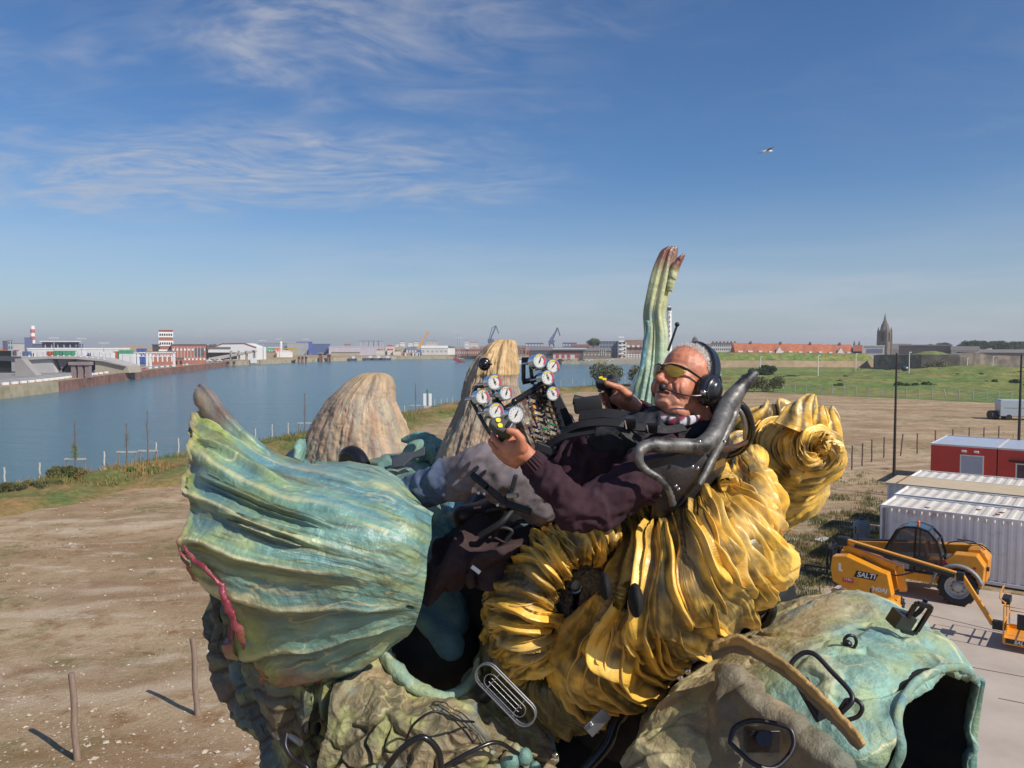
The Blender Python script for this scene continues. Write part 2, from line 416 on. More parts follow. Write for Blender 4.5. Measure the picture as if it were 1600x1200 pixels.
# ================================================================ SETTING
WATER_Z = -2.6
shore = [(-150, -160), (-95, -80), (-60, -20), (-44, 20), (-33.0, 49.5), (-27.0, 66), (-20.5, 85), (-13.8, 109), (-7, 131), (3, 156), (14, 170), (27, 182), (48, 203), (66, 232), (76, 300), (88, 420), (96, 512)]
far = [(96, 512), (32, 512), (12, 560), (-20, 640), (-30, 705), (-100, 690)]
left = [(-100, 690), (-128, 620), (-150, 560), (-160, 500), (-164, 458), (-152, 388), (-140.6, 318), (-130, 263), (-120.7, 224), (-116.4, 203), (-113, 176), (-98, 60), (-160, -200)]
basin = shore + far[1:] + left[1:]
def structure(name, me, m, smooth=False):
 me.materials.append(m); o = bpy.data.objects.new(name, me); COL.objects.link(o); o['kind'] = 'structure'
 if smooth: me.polygons.foreach_set('use_smooth', [True] * len(me.polygons))
 return o
def ground_material():
 m = bpy.data.materials.new('gravel_and_dirt'); m.use_nodes = True; nt = m.node_tree; L = nt.links; b = nt.nodes['Principled BSDF']
 b.inputs['Roughness'].default_value = .95; b.inputs['Specular IOR Level'].default_value = .2
 t = nt.nodes.new('ShaderNodeTexCoord')
 def mp(sc, rot=0, loc=0):
  q = nt.nodes.new('ShaderNodeMapping'); q.inputs['Scale'].default_value = sc; q.inputs['Rotation'].default_value = (0, 0, rot); q.inputs['Location'].default_value = (loc, loc * .6, 0)
  L.new(t.outputs['Object'], q.inputs[0]); return q.outputs[0]
 def nz(vec, s, det=8, ro=.62, dist=0):
  n = nt.nodes.new('ShaderNodeTexNoise'); n.inputs['Scale'].default_value = s; n.inputs['Detail'].default_value = det; n.inputs['Roughness'].default_value = ro; n.inputs['Distortion'].default_value = dist
  L.new(vec, n.inputs['Vector']); return n.outputs[0]
 def rng(x, a, b_, lo=0, hi=1):
  n = nt.nodes.new('ShaderNodeMapRange'); n.inputs[1].default_value = a; n.inputs[2].default_value = b_; n.inputs[3].default_value = lo; n.inputs[4].default_value = hi; L.new(x, n.inputs[0]); return n.outputs[0]
 def mul(a, b_):
  n = nt.nodes.new('ShaderNodeMath'); n.operation = 'MULTIPLY'; L.new(a, n.inputs[0])
  if isinstance(b_, (int, float)): n.inputs[1].default_value = b_
  else: L.new(b_, n.inputs[1])
  return n.outputs[0]
 def mix(f, a, c, blend='MIX'):
  n = nt.nodes.new('ShaderNodeMix'); n.data_type = 'RGBA'; n.blend_type = blend
  if isinstance(f, (int, float)): n.inputs[0].default_value = f
  else: L.new(f, n.inputs[0])
  for i, x in ((6, a), (7, c)):
   if isinstance(x, tuple): n.inputs[i].default_value = (*x, 1)
   else: L.new(x, n.inputs[i])
  return n.outputs[2]
 flat = mp((1, 1, 1))
 rot = mp((.6, 1.2, 1), R(-25)); rot2 = mp((.5, 1.5, 1), R(-30), 5)
 base = mix(rng(nz(rot, .18, 6), .38, .62), (.30, .198, .112), (.46, .342, .215))
 base = mix(rng(nz(rot2, .5, 9, .7), .54, .70), base, (.56, .46, .36))       # pale crushed shell and chalk
 base = mix(rng(nz(flat, .9, 9, .72), .50, .66), base, (.25, .140, .065))
 base = mix(mul(rng(nz(mp((1, 1, 1), 0, 11), .16, 8, .7), .50, .62), rng(nz(flat, 1.6, 8, .75), .42, .60)), base, (.145, .135, .042))   # thin turf
 speck = nz(flat, 9, 5, .75)
 base = mix(rng(speck, .60, .68), base, (.66, .56, .45))
 base = mix(rng(speck, .40, .33), base, (.14, .095, .06))
 sx = nt.nodes.new('ShaderNodeSeparateXYZ'); L.new(t.outputs['Object'], sx.inputs[0]); wv = nz(flat, .12, 3)
 def M(op, a, b_):
  n = nt.nodes.new('ShaderNodeMath'); n.operation = op
  for i, x in enumerate((a, b_)):
   if isinstance(x, (int, float)): n.inputs[i].default_value = x
   else: L.new(x, n.inputs[i])
  return n.outputs[0]
 lat = M('ADD', M('SUBTRACT', sx.outputs[1], M('MULTIPLY', sx.outputs[0], .42)), M('MULTIPLY', wv, 7))     # across the wheel tracks
 for off in (29.2, 31.3, 38.0, 40.2, 52, 54.4):
  f_ = rng(M('ABSOLUTE', M('SUBTRACT', lat, off), 0), .75, .25); base = mix(mul(mul(f_, rng(nz(flat, .35, 5), .35, .6)), .55), base, (.56, .45, .34))
  f_ = rng(M('ABSOLUTE', M('SUBTRACT', lat, off + .75), 0), .4, .1); base = mix(mul(mul(f_, rng(nz(flat, .5, 5), .4, .65)), .5), base, (.24, .16, .10))
 base = mix(1.0, base, rng(nz(flat, 24, 4, .7), .25, .75, .72, 1.28), 'MULTIPLY')
 L.new(base, b.inputs['Base Color'])
 bp = nt.nodes.new('ShaderNodeBump'); bp.inputs['Distance'].default_value = .10; bp.inputs['Strength'].default_value = .9
 L.new(nz(flat, 5, 9, .75), bp.inputs['Height']); L.new(bp.outputs[0], b.inputs['Normal'])
 return m
M_ground = ground_material()
outer = [(-4000, -300), (4000, -300), (4000, 6000), (-4000, 6000)]
polyO = [Vector((x, y, 0)) for x, y in outer]; polyB = [Vector((x, y, 0)) for x, y in basin]
tris = tessellate_polygon([polyO, polyB[::-1]])
allv = polyO + polyB[::-1]
me = bpy.data.meshes.new('ground'); me.from_pydata([tuple(v) for v in allv], [], [tuple(t) for t in tris]); me.update()
bm = bmesh.new(); bm.from_mesh(me)
for f in bm.faces:
 f.normal_update()
 if f.normal.z < 0: f.normal_flip()
bm.to_mesh(me); bm.free()
structure('ground', me, M_ground)
def water_material():
 m = bpy.data.materials.new('harbour_water'); m.use_nodes = True; nt = m.node_tree; L = nt.links; b = nt.nodes['Principled BSDF']
 b.inputs['Base Color'].default_value = (.030, .075, .105, 1); b.inputs['Roughness'].default_value = .16; b.inputs['IOR'].default_value = 1.33
 t = nt.nodes.new('ShaderNodeTexCoord')
 hs = []
 for sc, rot, s, d in (((.55, 1.3, 1), R(-18), .55, .14), ((.6, 1.4, 1), R(20), 1.9, .05), ((.35, 1.5, 1), R(-10), .08, .35)):
  q = nt.nodes.new('ShaderNodeMapping'); q.inputs['Scale'].default_value = sc; q.inputs['Rotation'].default_value = (0, 0, rot); L.new(t.outputs['Object'], q.inputs[0])
  n = nt.nodes.new('ShaderNodeTexNoise'); n.inputs['Scale'].default_value = s; n.inputs['Detail'].default_value = 5; n.inputs['Roughness'].default_value = .6; L.new(q.outputs[0], n.inputs['Vector'])
  mu = nt.nodes.new('ShaderNodeMath'); mu.operation = 'MULTIPLY'; mu.inputs[1].default_value = d; L.new(n.outputs[0], mu.inputs[0]); hs.append(mu.outputs[0])
 a = nt.nodes.new('ShaderNodeMath'); L.new(hs[0], a.inputs[0]); L.new(hs[1], a.inputs[1])
 a2 = nt.nodes.new('ShaderNodeMath'); L.new(a.outputs[0], a2.inputs[0]); L.new(hs[2], a2.inputs[1])
 bp = nt.nodes.new('ShaderNodeBump'); bp.inputs['Distance'].default_value = 3.4; bp.inputs['Strength'].default_value = 1; L.new(a2.outputs[0], bp.inputs['Height']); L.new(bp.outputs[0], b.inputs['Normal'])
 q = nt.nodes.new('ShaderNodeTexNoise'); q.inputs['Scale'].default_value = .012; q.inputs['Detail'].default_value = 6; L.new(t.outputs['Object'], q.inputs['Vector'])
 cr = nt.nodes.new('ShaderNodeMix'); cr.data_type = 'RGBA'; cr.inputs[6].default_value = (.052, .130, .178, 1); cr.inputs[7].default_value = (.080, .170, .205, 1)
 L.new(q.outputs[0], cr.inputs[0]); L.new(cr.outputs[2], b.inputs['Base Color'])
 return m
me = bpy.data.meshes.new('water'); me.from_pydata([(-400, -300, WATER_Z), (300, -300, WATER_Z), (300, 900, WATER_Z), (-400, 900, WATER_Z)], [], [(0, 1, 2, 3)])
structure('water', me, water_material())
M_conc = mat('quay_concrete', (.36, .31, .21), .9, var=.25, scale=.4, color2=(.20, .17, .10), c2scale=.15, c2lo=.5, c2hi=.7)
M_rust = mat('rusty_sheet_piling', (.25, .125, .095), .85, var=.3, scale=.5, color2=(.15, .08, .06), c2scale=.3)
M_mud = mat('revetment_stone', (.16, .14, .10), .95, var=.4, scale=1.5)
def wall(name, pts, m, t=.8, z0=-7, z1=.02, corr=0, label=None, cat='quay wall'):
 mb = MB()
 for a, b_ in zip(pts[:-1], pts[1:]):
  a = Vector((*a, 0)); b_ = Vector((*b_, 0)); d = (b_ - a); n = Vector((d.y, -d.x, 0)).normalized()
  mb.bar(Vector((a.x, a.y, (z0 + z1) / 2)), Vector((b_.x, b_.y, (z0 + z1) / 2)), t, z1 - z0)
  if corr:
   k = int(d.length / corr)
   for i in range(k):
    p = a + d * ((i + .5) / k); mb.box((p.x, p.y, (z0 + z1) / 2 - .1), (.6, .6, z1 - z0 - .2), rz=math.atan2(d.y, d.x) + R(45))
 o = mb.build(name, m)
 if label: tag(o, label, cat)
 return o
wall('quay_wall', [(-98, 60), (-113, 176), (-116.4, 203)], M_conc, 1.2, label='pale concrete stretch of quay wall at the far left across the water', corr=0)
wall('quay_wall', [(-116.5, 203.6), (-120.7, 224), (-130, 263), (-140.6, 318), (-152, 388), (-164, 458)], M_rust, 1.0, corr=2.4, label='rust brown sheet pile quay wall across the water')
wall('quay_wall', [(-164.2, 459), (-160, 500), (-150, 560), (-128, 620), (-100, 690), (-30, 705)], M_conc, 1.0, label='distant low concrete quay at the head of the basin')
wall('quay_wall', [(-30, 704), (-20, 640), (12, 560), (32, 512), (96, 512), (88, 420), (76, 300)], M_conc, 1.0, label='low stone quay in front of the grey warehouses')
wall('revetment', [(76, 299), (66, 232), (48, 203), (27, 182), (14, 170), (3, 156), (-7, 131), (-13.8, 109), (-20.5, 85), (-27, 66), (-33, 49.5), (-44, 20), (-60, -20), (-95, -80)], M_mud, 1.5, label='dark stone revetment along the near grassy shore', cat='revetment')
def patch_height(x, y, s, seed): return fbm(np.stack([x * s, y * s, np.full_like(x, seed)], -1), 5)
M_verge = mat('verge_turf', (.105, .135, .030), .95, var=.45, scale=2.2, bump=.15, bscale=3, color2=(.25, .155, .055), c2scale=.22, c2lo=.42, c2hi=.60, detail=8)
def ribbon(name, line, w_in, nseg, ncross, m, zf, kind='structure', label=None, cat=None):
 L_ = crom(np.array([(x, y, 0) for x, y in line], float), nseg); T = np.gradient(L_, axis=0); T /= np.linalg.norm(T, axis=1)[:, None]
 N = np.stack([T[:, 1], -T[:, 0], 0 * T[:, 0]], 1)
 u, v = UV(nseg, ncross)
 ww = w_in * (1 + .35 * fbm(np.stack([L_[:, 0] * .11, L_[:, 1] * .11, 0 * L_[:, 0] + 2], -1), 4))
 A = L_[:, None, :] + N[:, None, :] * (v * ww[:, None])[..., None]
 A[..., 2] = zf(A, u, v)
 o = gridmesh(name, A, m); o['kind'] = kind
 if label: o['label'] = label
 return o
verge_line = shore[2:14]
def vz(A, u, v):
 h = .5 + .55 * fbm(np.stack([A[..., 0] * .25, A[..., 1] * .25, 0 * u], -1), 5) + .2 * pnoise(np.stack([A[..., 0] * 1.7, A[..., 1] * 1.7, 0 * u], -1))
 return np.maximum(h, .05) * np.sin(np.pi * np.clip(v * 1.02, 0, 1)) ** .6 - .03
ribbon('grass_verge', verge_line, 8.5, 420, 26, M_verge, vz)
M_field = mat('rough_grass', (.125, .185, .030), .95, var=.5, scale=.45, bump=.5, bscale=1.2, color2=(.25, .21, .06), c2scale=.05, c2lo=.45, c2hi=.62, detail=9)
fl = [G(1120, 608), G(1180, 613), G(1290, 618), G(1400, 622), G(1500, 626), G(1600, 631)]
def field():
 nx, ny = 260, 150
 front = crom(np.array([tuple(p) for p in [Vector((26, 176, 0)), G(1010, 601), G(1120, 609), G(1290, 618), G(1430, 624), G(1600, 632), G(1800, 640), G(2100, 650)]]), nx)
 back = crom(np.array([(74, 330, 0), (150, 330, 0), (250, 310, 0), (400, 290, 0)], float), nx)
 u, v = UV(nx, ny)
 A = front[:, None] * (1 - v)[..., None] + back[:, None] * v[..., None]
 X, Y = A[..., 0], A[..., 1]
 h = .10 + .75 * sstep(v, .0, .5) * (1 + .5 * fbm(np.stack([X * .03, Y * .03, 0 * X], -1), 3))
 h += 3.0 * np.exp(-(((X - 124) / 26) ** 2 + ((Y - 208) / 26) ** 2)) + .6 * np.exp(-(((X - 85) / 16) ** 2 + ((Y - 190) / 16) ** 2))
 h += .35 * fbm(np.stack([X * .25, Y * .25, 0 * X], -1), 5) * sstep(v, 0, .1)
 h = h * (1 - .75 * sstep(v, .55, 1.0)) * sstep(v, -.01, .08)
 h *= sstep(u, 0, .12) * .8 + .2
 A[..., 2] = h + .01
 o = gridmesh('grass_field', A, M_field); o['kind'] = 'structure'
field()
M_asph = mat('port_asphalt', (.23, .22, .21), .9, var=.15, scale=.2, color2=(.30, .28, .26), c2scale=.05)
me = bpy.data.meshes.new('port_apron'); me.from_pydata([(-106, 82, .05), (-118, 176, .05), (-125, 224, .05), (-134.5, 263, .05), (-156, 388, .05), (-170, 470, .05), (-900, 700, .05)], [], [tuple(range(7))[::-1]]); structure('port_apron', me, M_asph)
for i in range(3):
 mb = MB(); q = [(-113, 176), (-116.4, 203), (-120.7, 224), (-130, 263), (-152, 388)]; o_ = 9 + 3.4 * i
 for a, b_ in zip(q[:-1], q[1:]): mb.bar(Vector((a[0] - o_, a[1], .09)), Vector((b_[0] - o_, b_[1], .09)), .35, .02)
 structure('lane_marking', mb.mesh('lane_marking'), M_white)
M_pad = mat('concrete_pad', (.44, .37, .31), .9, var=.12, scale=.6, bump=.004, bscale=20, color2=(.36, .30, .25), c2scale=.35, c2lo=.45, c2hi=.7)
pa = [G(1290, 952), G(1392, 918), G(1500, 905), G(1700, 930)]
mb = MB(); pts = [(7.0, 15), (9.2, 22), (10.9, 28.2), (13.5, 31.2), (17.2, 29.6), (24, 25.5), (30, 22), (26, 8), (14, 6)]
pts = [Vector((x, y, .02)) for x, y in pts]
f = mb.bm.faces.new([mb.bm.verts.new(p) for p in pts]); r = bmesh.ops.extrude_face_region(mb.bm, geom=[f])
for v in [g for g in r['geom'] if isinstance(g, bmesh.types.BMVert)]: v.co.z += .06
structure('concrete_pad', mb.mesh('concrete_pad'), M_pad)
M_joint = mat('joint_tar', (.10, .085, .07), .9, var=.3)
mb = MB()
for a, b_ in ((G(1480, 1040), G(1620, 1066)), (G(1560, 1096), G(1640, 1112)), (G(1440, 962), G(1600, 1000))):
 mb.bar(Vector((a.x, a.y, .085)), Vector((b_.x, b_.y, .085)), .03, .008)
structure('pad_joints', mb.mesh('pad_joints'), M_joint)
def scatter_stones():
 rs = np.random.RandomState(3); V = []; Fc = [];
 base = np.array([[1, 0, 0], [-1, 0, 0], [0, 1, 0], [0, -1, 0], [0, 0, 1], [0, 0, -1]], float)
 faces = [(0, 2, 4), (2, 1, 4), (1, 3, 4), (3, 0, 4), (2, 0, 5), (1, 2, 5), (3, 1, 5), (0, 3, 5)]
 n = 0; k = 0
 while n < 5200:
  k += 1
  px = rs.uniform(-60, 1650); py = 560 + 700 * rs.rand() ** .8
  if py < 640: continue
  p = G(px, py)
  if pnoise(np.array([p.x * .3, p.y * .3, 4.0])) < rs.uniform(-.5, .5): continue
  if p.x > 5 and p.y < 33 : continue
  if p.x < np.interp(p.y, [s[1] for s in shore[:14]], [s[0] for s in shore[:14]]) + 9: continue
  s = rs.gamma(2.0, .011) * (1 + p.y * .009); q = base * (s * rs.uniform(.6, 1.3, 3)) * [1, 1, .6]
  a = rs.uniform(0, 6.28); c_, s_ = math.cos(a), math.sin(a)
  q = q @ np.array([[c_, s_, 0], [-s_, c_, 0], [0, 0, 1]]) + [p.x, p.y, s * .25] + rs.normal(size=(6, 3)) * s * .12
  V.append(q); Fc += [tuple(6 * n + i for i in f) for f in faces]; n += 1
 me = bpy.data.meshes.new('loose_stones'); me.from_pydata(np.concatenate(V).tolist(), [], Fc)
 me.materials.append(mat('chalk_stone', (.42, .35, .27), .9, var=.4, scale=1.3))
 o = bpy.data.objects.new('loose_stones', me); COL.objects.link(o); tag(o, 'pale loose stones and shell scattered over the gravel', 'stones', kind='stuff')
scatter_stones()
def blades(name, spots, m, label, cat='grass', kind='stuff', seed=1, droop=.5):
 """spots: x,y,z,height,width,count,radius"""
 rs = np.random.RandomState(seed); V = []; Fc = []; n = 0
 for x, y, z, h, w, c_, rad in spots:
  for i in range(int(c_)):
   a = rs.uniform(0, 6.28); r = rad * math.sqrt(rs.rand()); bx, by = x + r * math.cos(a), y + r * math.sin(a)
   t = rs.uniform(0, 6.28); hh = h * rs.uniform(.5, 1.2); dx_, dy_ = math.cos(t) * hh * droop * rs.rand(), math.sin(t) * hh * droop * rs.rand()
   q = rs.uniform(0, 6.28); wx, wy = math.cos(q) * w, math.sin(q) * w
   V += [(bx - wx, by - wy, z - .02), (bx + wx, by + wy, z - .02), (bx + dx_ * .5 + wx * .6, by + dy_ * .5 + wy * .6, z + hh * .6), (bx + dx_, by + dy_, z + hh)]
   Fc += [(n, n + 1, n + 2), (n, n + 2, n + 3)]; n += 4
 me = bpy.data.meshes.new(name); me.from_pydata(V, [], Fc); me.materials.append(m)
 o = bpy.data.objects.new(name, me); COL.objects.link(o); tag(o, label, cat, kind=kind); return o
rs = np.random.RandomState(11)
sp = []
for i in range(2000):
 px = rs.uniform(-50, 1640); py = rs.uniform(660, 1230); p = G(px, py)
 if p.x > 5.5 and 5 < p.y < 33: continue
 if p.x < np.interp(p.y, [s[1] for s in shore[:14]], [s[0] for s in shore[:14]]) + 8: continue
 if pnoise(np.array([p.x * .16, p.y * .16, 9.0])) < .12: continue
 sp.append((p.x, p.y, 0, .08, .010, 22, rs.uniform(.1, .5)))
blades('turf_tufts', sp, mat('dry_turf', (.13, .115, .035), .95, var=.5, scale=.8, color2=(.22, .13, .05), c2scale=.5), 'sparse low tufts of dry turf on the gravel')
sp = []
for i in range(2200):
 px = rs.normal(1325, 75); py = rs.normal(850, 55); p = G(px, py)
 if py < 740 or (p.x > 8 and p.y < 30 and p.x > 9.2 + (p.y - 22) * .3): continue
 if pnoise(np.array([p.x * .35, p.y * .35, 3.3])) + .5 * pnoise(np.array([p.x * 1.3, p.y * 1.3, 1.0])) < -.05: continue
 sp.append((p.x, p.y, 0, rs.uniform(.10, .27), .013, 20, rs.uniform(.2, .5)))
blades('long_grass', sp, mat('long_grass', (.10, .115, .028), .95, var=.5, scale=.8, color2=(.20, .145, .05), c2scale=.6), 'long rough grass beside the white containers', seed=3)
sp = []
for i in range(2600):
 k = rs.randint(4, len(shore) - 5); t = rs.rand(); a = shore[k]; b_ = shore[k + 1]; x = a[0] + (b_[0] - a[0]) * t + rs.uniform(.5, 6.5); y = a[1] + (b_[1] - a[1]) * t
 sp.append((x, y, .25, .42, .03, 12, .9))
blades('verge_grass', sp, mat('verge_grass', (.105, .15, .03), .95, var=.5, scale=.5, color2=(.26, .17, .06), c2scale=.25, c2lo=.42, c2hi=.58), 'green and straw coloured grass along the near shoreline', seed=4)
# ================================================================ THE WALKING SCULPTURE
def root_inv(e): return (Matrix.Translation(e.location) @ Matrix.Rotation(e.rotation_euler.z, 4, 'Z')).inverted()
machine = thing('creature_machine', 'huge walking sea creature sculpture in green, teal and yellow that carries the driver', 'sculpture', (0.3, 3.2, 0))
def mpart(o, parent=None):
 p = parent or machine
 o.parent = p
 if p is machine: o.matrix_parent_inverse = root_inv(machine)
 return o
M_fin = mat('painted_fin', vcol=True, rough=.36, var=.22, scale=9, bump=.006, bscale=38, coat=.55, croug=.18, detail=8)
M_yel = mat('painted_yellow', vcol=True, rough=.42, var=.18, scale=14, bump=.003, bscale=45, coat=.4, croug=.2, detail=8)
M_bark = mat('painted_bark', vcol=True, rough=.62, var=.2, scale=12, bump=.005, bscale=55, stretch=(1, 1, .25), detail=8)
M_hide = mat('painted_hide', vcol=True, rough=.55, var=.30, scale=9, bump=.010, bscale=40, coat=.12, croug=.3, detail=8)
TEAL = np.array([.155, .300, .255]); BLUE = np.array([.085, .215, .275]); GREEN = np.array([.30, .36, .09]); CREAM = np.array([.60, .54, .30]); MAG = np.array([.26, .035, .06]); OLIVE = np.array([.17, .16, .07]); TAN = np.array([.36, .29, .16]); SLATE = np.array([.075, .105, .11]); BROWN = np.array([.10, .065, .035])
def xyz(A, s=1.0, off=0): return A * s + off
def paint(A, base, teal_amt=.0, veins=.5, s=1.0, seed=0, Xc=None):
 """streaky hand-painted look: patches of blue and green and thin cream veins"""
 X = A * s + seed if Xc is None else Xc
 n1 = fbm(X * 3.2, 4)[..., None]; n2 = fbm(X * 5.0 + 9, 4)[..., None]; n3 = fbm(X * 11 + 5, 3)[..., None]
 c = base * (1 + .25 * n3)
 c = c * (1 - np.clip(n1 * 1.2 + teal_amt, 0, .75)) + BLUE * np.clip(n1 * 1.2 + teal_amt, 0, .75)
 c = c * (1 - np.clip(n2 * .9, 0, .5)) + (GREEN * .8 + CREAM * .25) * np.clip(n2 * .9, 0, .5)
 v = np.exp(-(np.abs(pnoise(X * 3.6 + 2 + fbm(X * 4, 3)[..., None] * .5)) / .028) ** 2)[..., None] * np.clip(.3 + pnoise(X * 2.1 + 40), 0, 1)[..., None]
 v2 = np.exp(-(np.abs(pnoise(X * 8 + 22 + fbm(X * 7, 2)[..., None] * .4)) / .03) ** 2)[..., None] * .5 * np.clip(.2 + pnoise(X * 4 + 3), 0, 1)[..., None]
 w = np.clip((v + v2) * veins * 1.6, 0, .85)
 return c * (1 - w) + CREAM * w, w[..., 0]
def ear_fin():
 rows = W([
  [(676, 830, 2.75), (640, 752, 2.80), (590, 729, 2.86), (540, 722, 2.92), (480, 721, 2.99), (432, 704, 3.02), (396, 684, 3.02), (372, 660, 3.03), (345, 650, 3.04)],
  [(679, 800, 2.60), (640, 775, 2.55), (590, 750, 2.60), (530, 742, 2.68), (465, 735, 2.76), (415, 718, 2.82), (370, 690, 2.88), (335, 664, 2.92), (301, 648, 2.98)],
  [(675, 835, 2.52), (640, 815, 2.44), (585, 795, 2.46), (525, 775, 2.50), (455, 755, 2.58), (400, 735, 2.66), (350, 708, 2.75), (321, 690, 2.82), (300, 674, 2.88)],
  [(669, 862, 2.50), (635, 845, 2.40), (580, 830, 2.38), (515, 812, 2.40), (445, 790, 2.46), (385, 762, 2.55), (340, 738, 2.64), (313, 722, 2.72), (299, 706, 2.80)],
  [(665, 890, 2.50), (630, 878, 2.40), (575, 862, 2.36), (510, 845, 2.36), (440, 825, 2.40), (380, 800, 2.48), (335, 778, 2.58), (312, 762, 2.66), (294, 748, 2.74)],
  [(662, 910, 2.50), (625, 900, 2.41), (570, 888, 2.36), (505, 874, 2.34), (438, 856, 2.36), (378, 836, 2.42), (332, 818, 2.51), (312, 806, 2.57), (302, 798, 2.62)],
  [(659, 930, 2.51), (620, 922, 2.43), (565, 912, 2.38), (500, 900, 2.35), (432, 886, 2.36), (370, 870, 2.40), (326, 858, 2.46), (305, 852, 2.50), (286, 851, 2.54)],
  [(656, 946, 2.52), (615, 940, 2.45), (560, 934, 2.40), (500, 926, 2.38), (435, 916, 2.39), (380, 906, 2.42), (340, 900, 2.46), (318, 892, 2.49), (298, 878, 2.52)],
  [(652, 962, 2.54), (610, 962, 2.49), (555, 960, 2.46), (500, 958, 2.45), (445, 958, 2.47), (405, 962, 2.50), (385, 968, 2.52), (372, 960, 2.54), (352, 925, 2.55)],
  [(648, 976, 2.57), (605, 982, 2.54), (552, 988, 2.52), (500, 994, 2.52), (450, 1002, 2.54), (418, 1012, 2.57), (400, 1020, 2.59), (388, 1018, 2.60), (378, 1000, 2.60)],
  [(642, 988, 2.61), (600, 1002, 2.60), (552, 1018, 2.60), (505, 1030, 2.61), (462, 1042, 2.63), (438, 1050, 2.66), (424, 1056, 2.68), (416, 1054, 2.70), (402, 1034, 2.70)],
  [(630, 998, 2.68), (596, 1020, 2.68), (556, 1046, 2.70), (515, 1062, 2.72), (480, 1070, 2.74), (455, 1070, 2.76), (440, 1070, 2.78), (430, 1070, 2.79), (420, 1066, 2.80)]])
 nu, nv = 520, 300
 A = sgrid(rows, nu, nv); N = gnorm(A); u, v = UV(nu, nv)
 T = A - np.roll(A, 1, axis=1); T[:, 0] = 0
 sc = .028 * (saw(u * 9.3 + .2, .55, 1) - .5) + .012 * pnoise(np.stack([u * 40, v * 0, v * 0], -1))
 A = A + (T / (np.linalg.norm(T, axis=2)[..., None] + 1e-9)) * (sc * sstep(v, .82, 1.0))[..., None]
 wob = .05 * fbm(np.stack([u * 5, v * 3, 0 * u], -1), 3) + .10 * (1 - v) ** 2 * pnoise(np.stack([u * 3, v * 2, 0 * u + 5], -1))
 ph = (u + wob * .45) * 7.0
 k = np.floor(ph); am = .35 + .9 * hsh(k)
 fade = sstep(v, .18, .55) * (1 - .25 * sstep(v, .9, 1))
 low = sstep(u, .60, .75)
 h1 = saw(ph, .72, 1.9) * am * (.022 + .028 * low) * np.maximum(fade, low * sstep(v, .02, .2))
 ph2 = (u + wob) * 43.0
 h2 = saw(ph2, .6, 1.2) * (.2 + hsh(np.floor(ph2))) * .0012 * sstep(v, .1, .5)
 def blade(u0, v0, v1, w, h): return h * np.exp(-(((u - u0 - .02 * (v - v0)) / w) ** 2)) * sstep(v, v0, v0 + .12) * (1 - sstep(v, v1 - .15, v1))
 strk = fbm(np.stack([u * 46 + wob * 20, v * 3.0, 0 * u + 2], -1), 4)
 h3 = blade(.30, .30, .92, .010, .030) + blade(.40, .36, .80, .008, .022) + blade(.185, .50, .99, .012, .030)
 h4 = .020 * fbm(A * 2.6, 3) * (1 - .5 * v) + .004 * fbm(A * 16, 3) + .0010 * strk * sstep(v, .05, .3)
 rim = .013 * np.exp(-(((v - .985) / .018) ** 2))
 B = A + N * (h1 + h2 + h3 + h4 + rim)[..., None]
 B += np.array([0, 1, 0]) * (.02 * pnoise(np.stack([u * 14, 0 * u, 0 * u], -1)) * sstep(v, .8, 1))[..., None]
 g = sstep(v + .20 * fbm(A * 3, 3) - .06 * np.sin(u * 30), .42, .98)
 base = lerp(TEAL * 1.02, GREEN * 1.05, g)
 base, w = paint(A, base, .05, .8, 1.5, 0, np.stack([u * 4.2 + wob * 2, v * .75 + .1 * wob, .3 * u], -1) + 3)
 base = base * (1 + .14 * strk[..., None])
 ck = sstep(strk, .42, .62) * sstep(fbm(A * 6 + 9, 2), -.1, .3); base = lerp(base, CREAM, ck * .5); ck = sstep(-strk, .45, .6); base = lerp(base, OLIVE * .5, ck * .6)
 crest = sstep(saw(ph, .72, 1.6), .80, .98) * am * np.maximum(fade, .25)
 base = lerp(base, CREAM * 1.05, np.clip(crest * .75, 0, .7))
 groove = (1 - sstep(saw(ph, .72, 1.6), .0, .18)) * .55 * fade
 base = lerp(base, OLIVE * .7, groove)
 m = sstep(v, .955, .985) * (.25 + .75 * sstep(u, .46, .60)) * (1 - .7 * sstep(u, .79, .84))
 base = lerp(base, MAG * (1 + .5 * pnoise(A * 14)[..., None]), np.clip(m, 0, .95))
 m2 = sstep(u + .03 * fbm(A * 6, 2), .88, .98) * sstep(v, .35, .65) * .9
 base = lerp(base, MAG * 1.3, m2)
 base = lerp(base, np.array([.33, .25, .13]), .35 * sstep(v, .93, .98) * (1 - sstep(u, .4, .5)))
 hole = (((u - .66) / .018) ** 2 + ((v - .045) / .022) ** 2) < 1
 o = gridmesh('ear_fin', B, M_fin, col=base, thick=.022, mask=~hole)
 return mpart(o)
fin = ear_fin()
def fin_rim():
 pts = [(284, 856, 2.53, .006), (298, 876, 2.51, .012), (318, 892, 2.48, .013), (338, 910, 2.47, .014), (350, 936, 2.47, .018), (361, 962, 2.48, .020), (371, 984, 2.49, .020), (378, 1000, 2.52, .015), (381, 1014, 2.56, .007)]
 A = rings([(P(x, y, d - .055), r * .6, r * .6, None, Vector((0, -1, 0))) for x, y, d, r in pts], 40, 20); A = A + (.005 * fbm(A * 18, 3) + .004 * ridged(A * 9, 2))[..., None]
 c = lerp(MAG * .8, np.array([.26, .09, .07]), sstep(fbm(A * 12, 3), -.1, .5)); o = mpart(gridmesh('rolled_rim', A, M_fin, col=c, wrap=True, cap0=True, cap1=True), fin); tag(o, 'crimson rolled edge')
fin_rim()
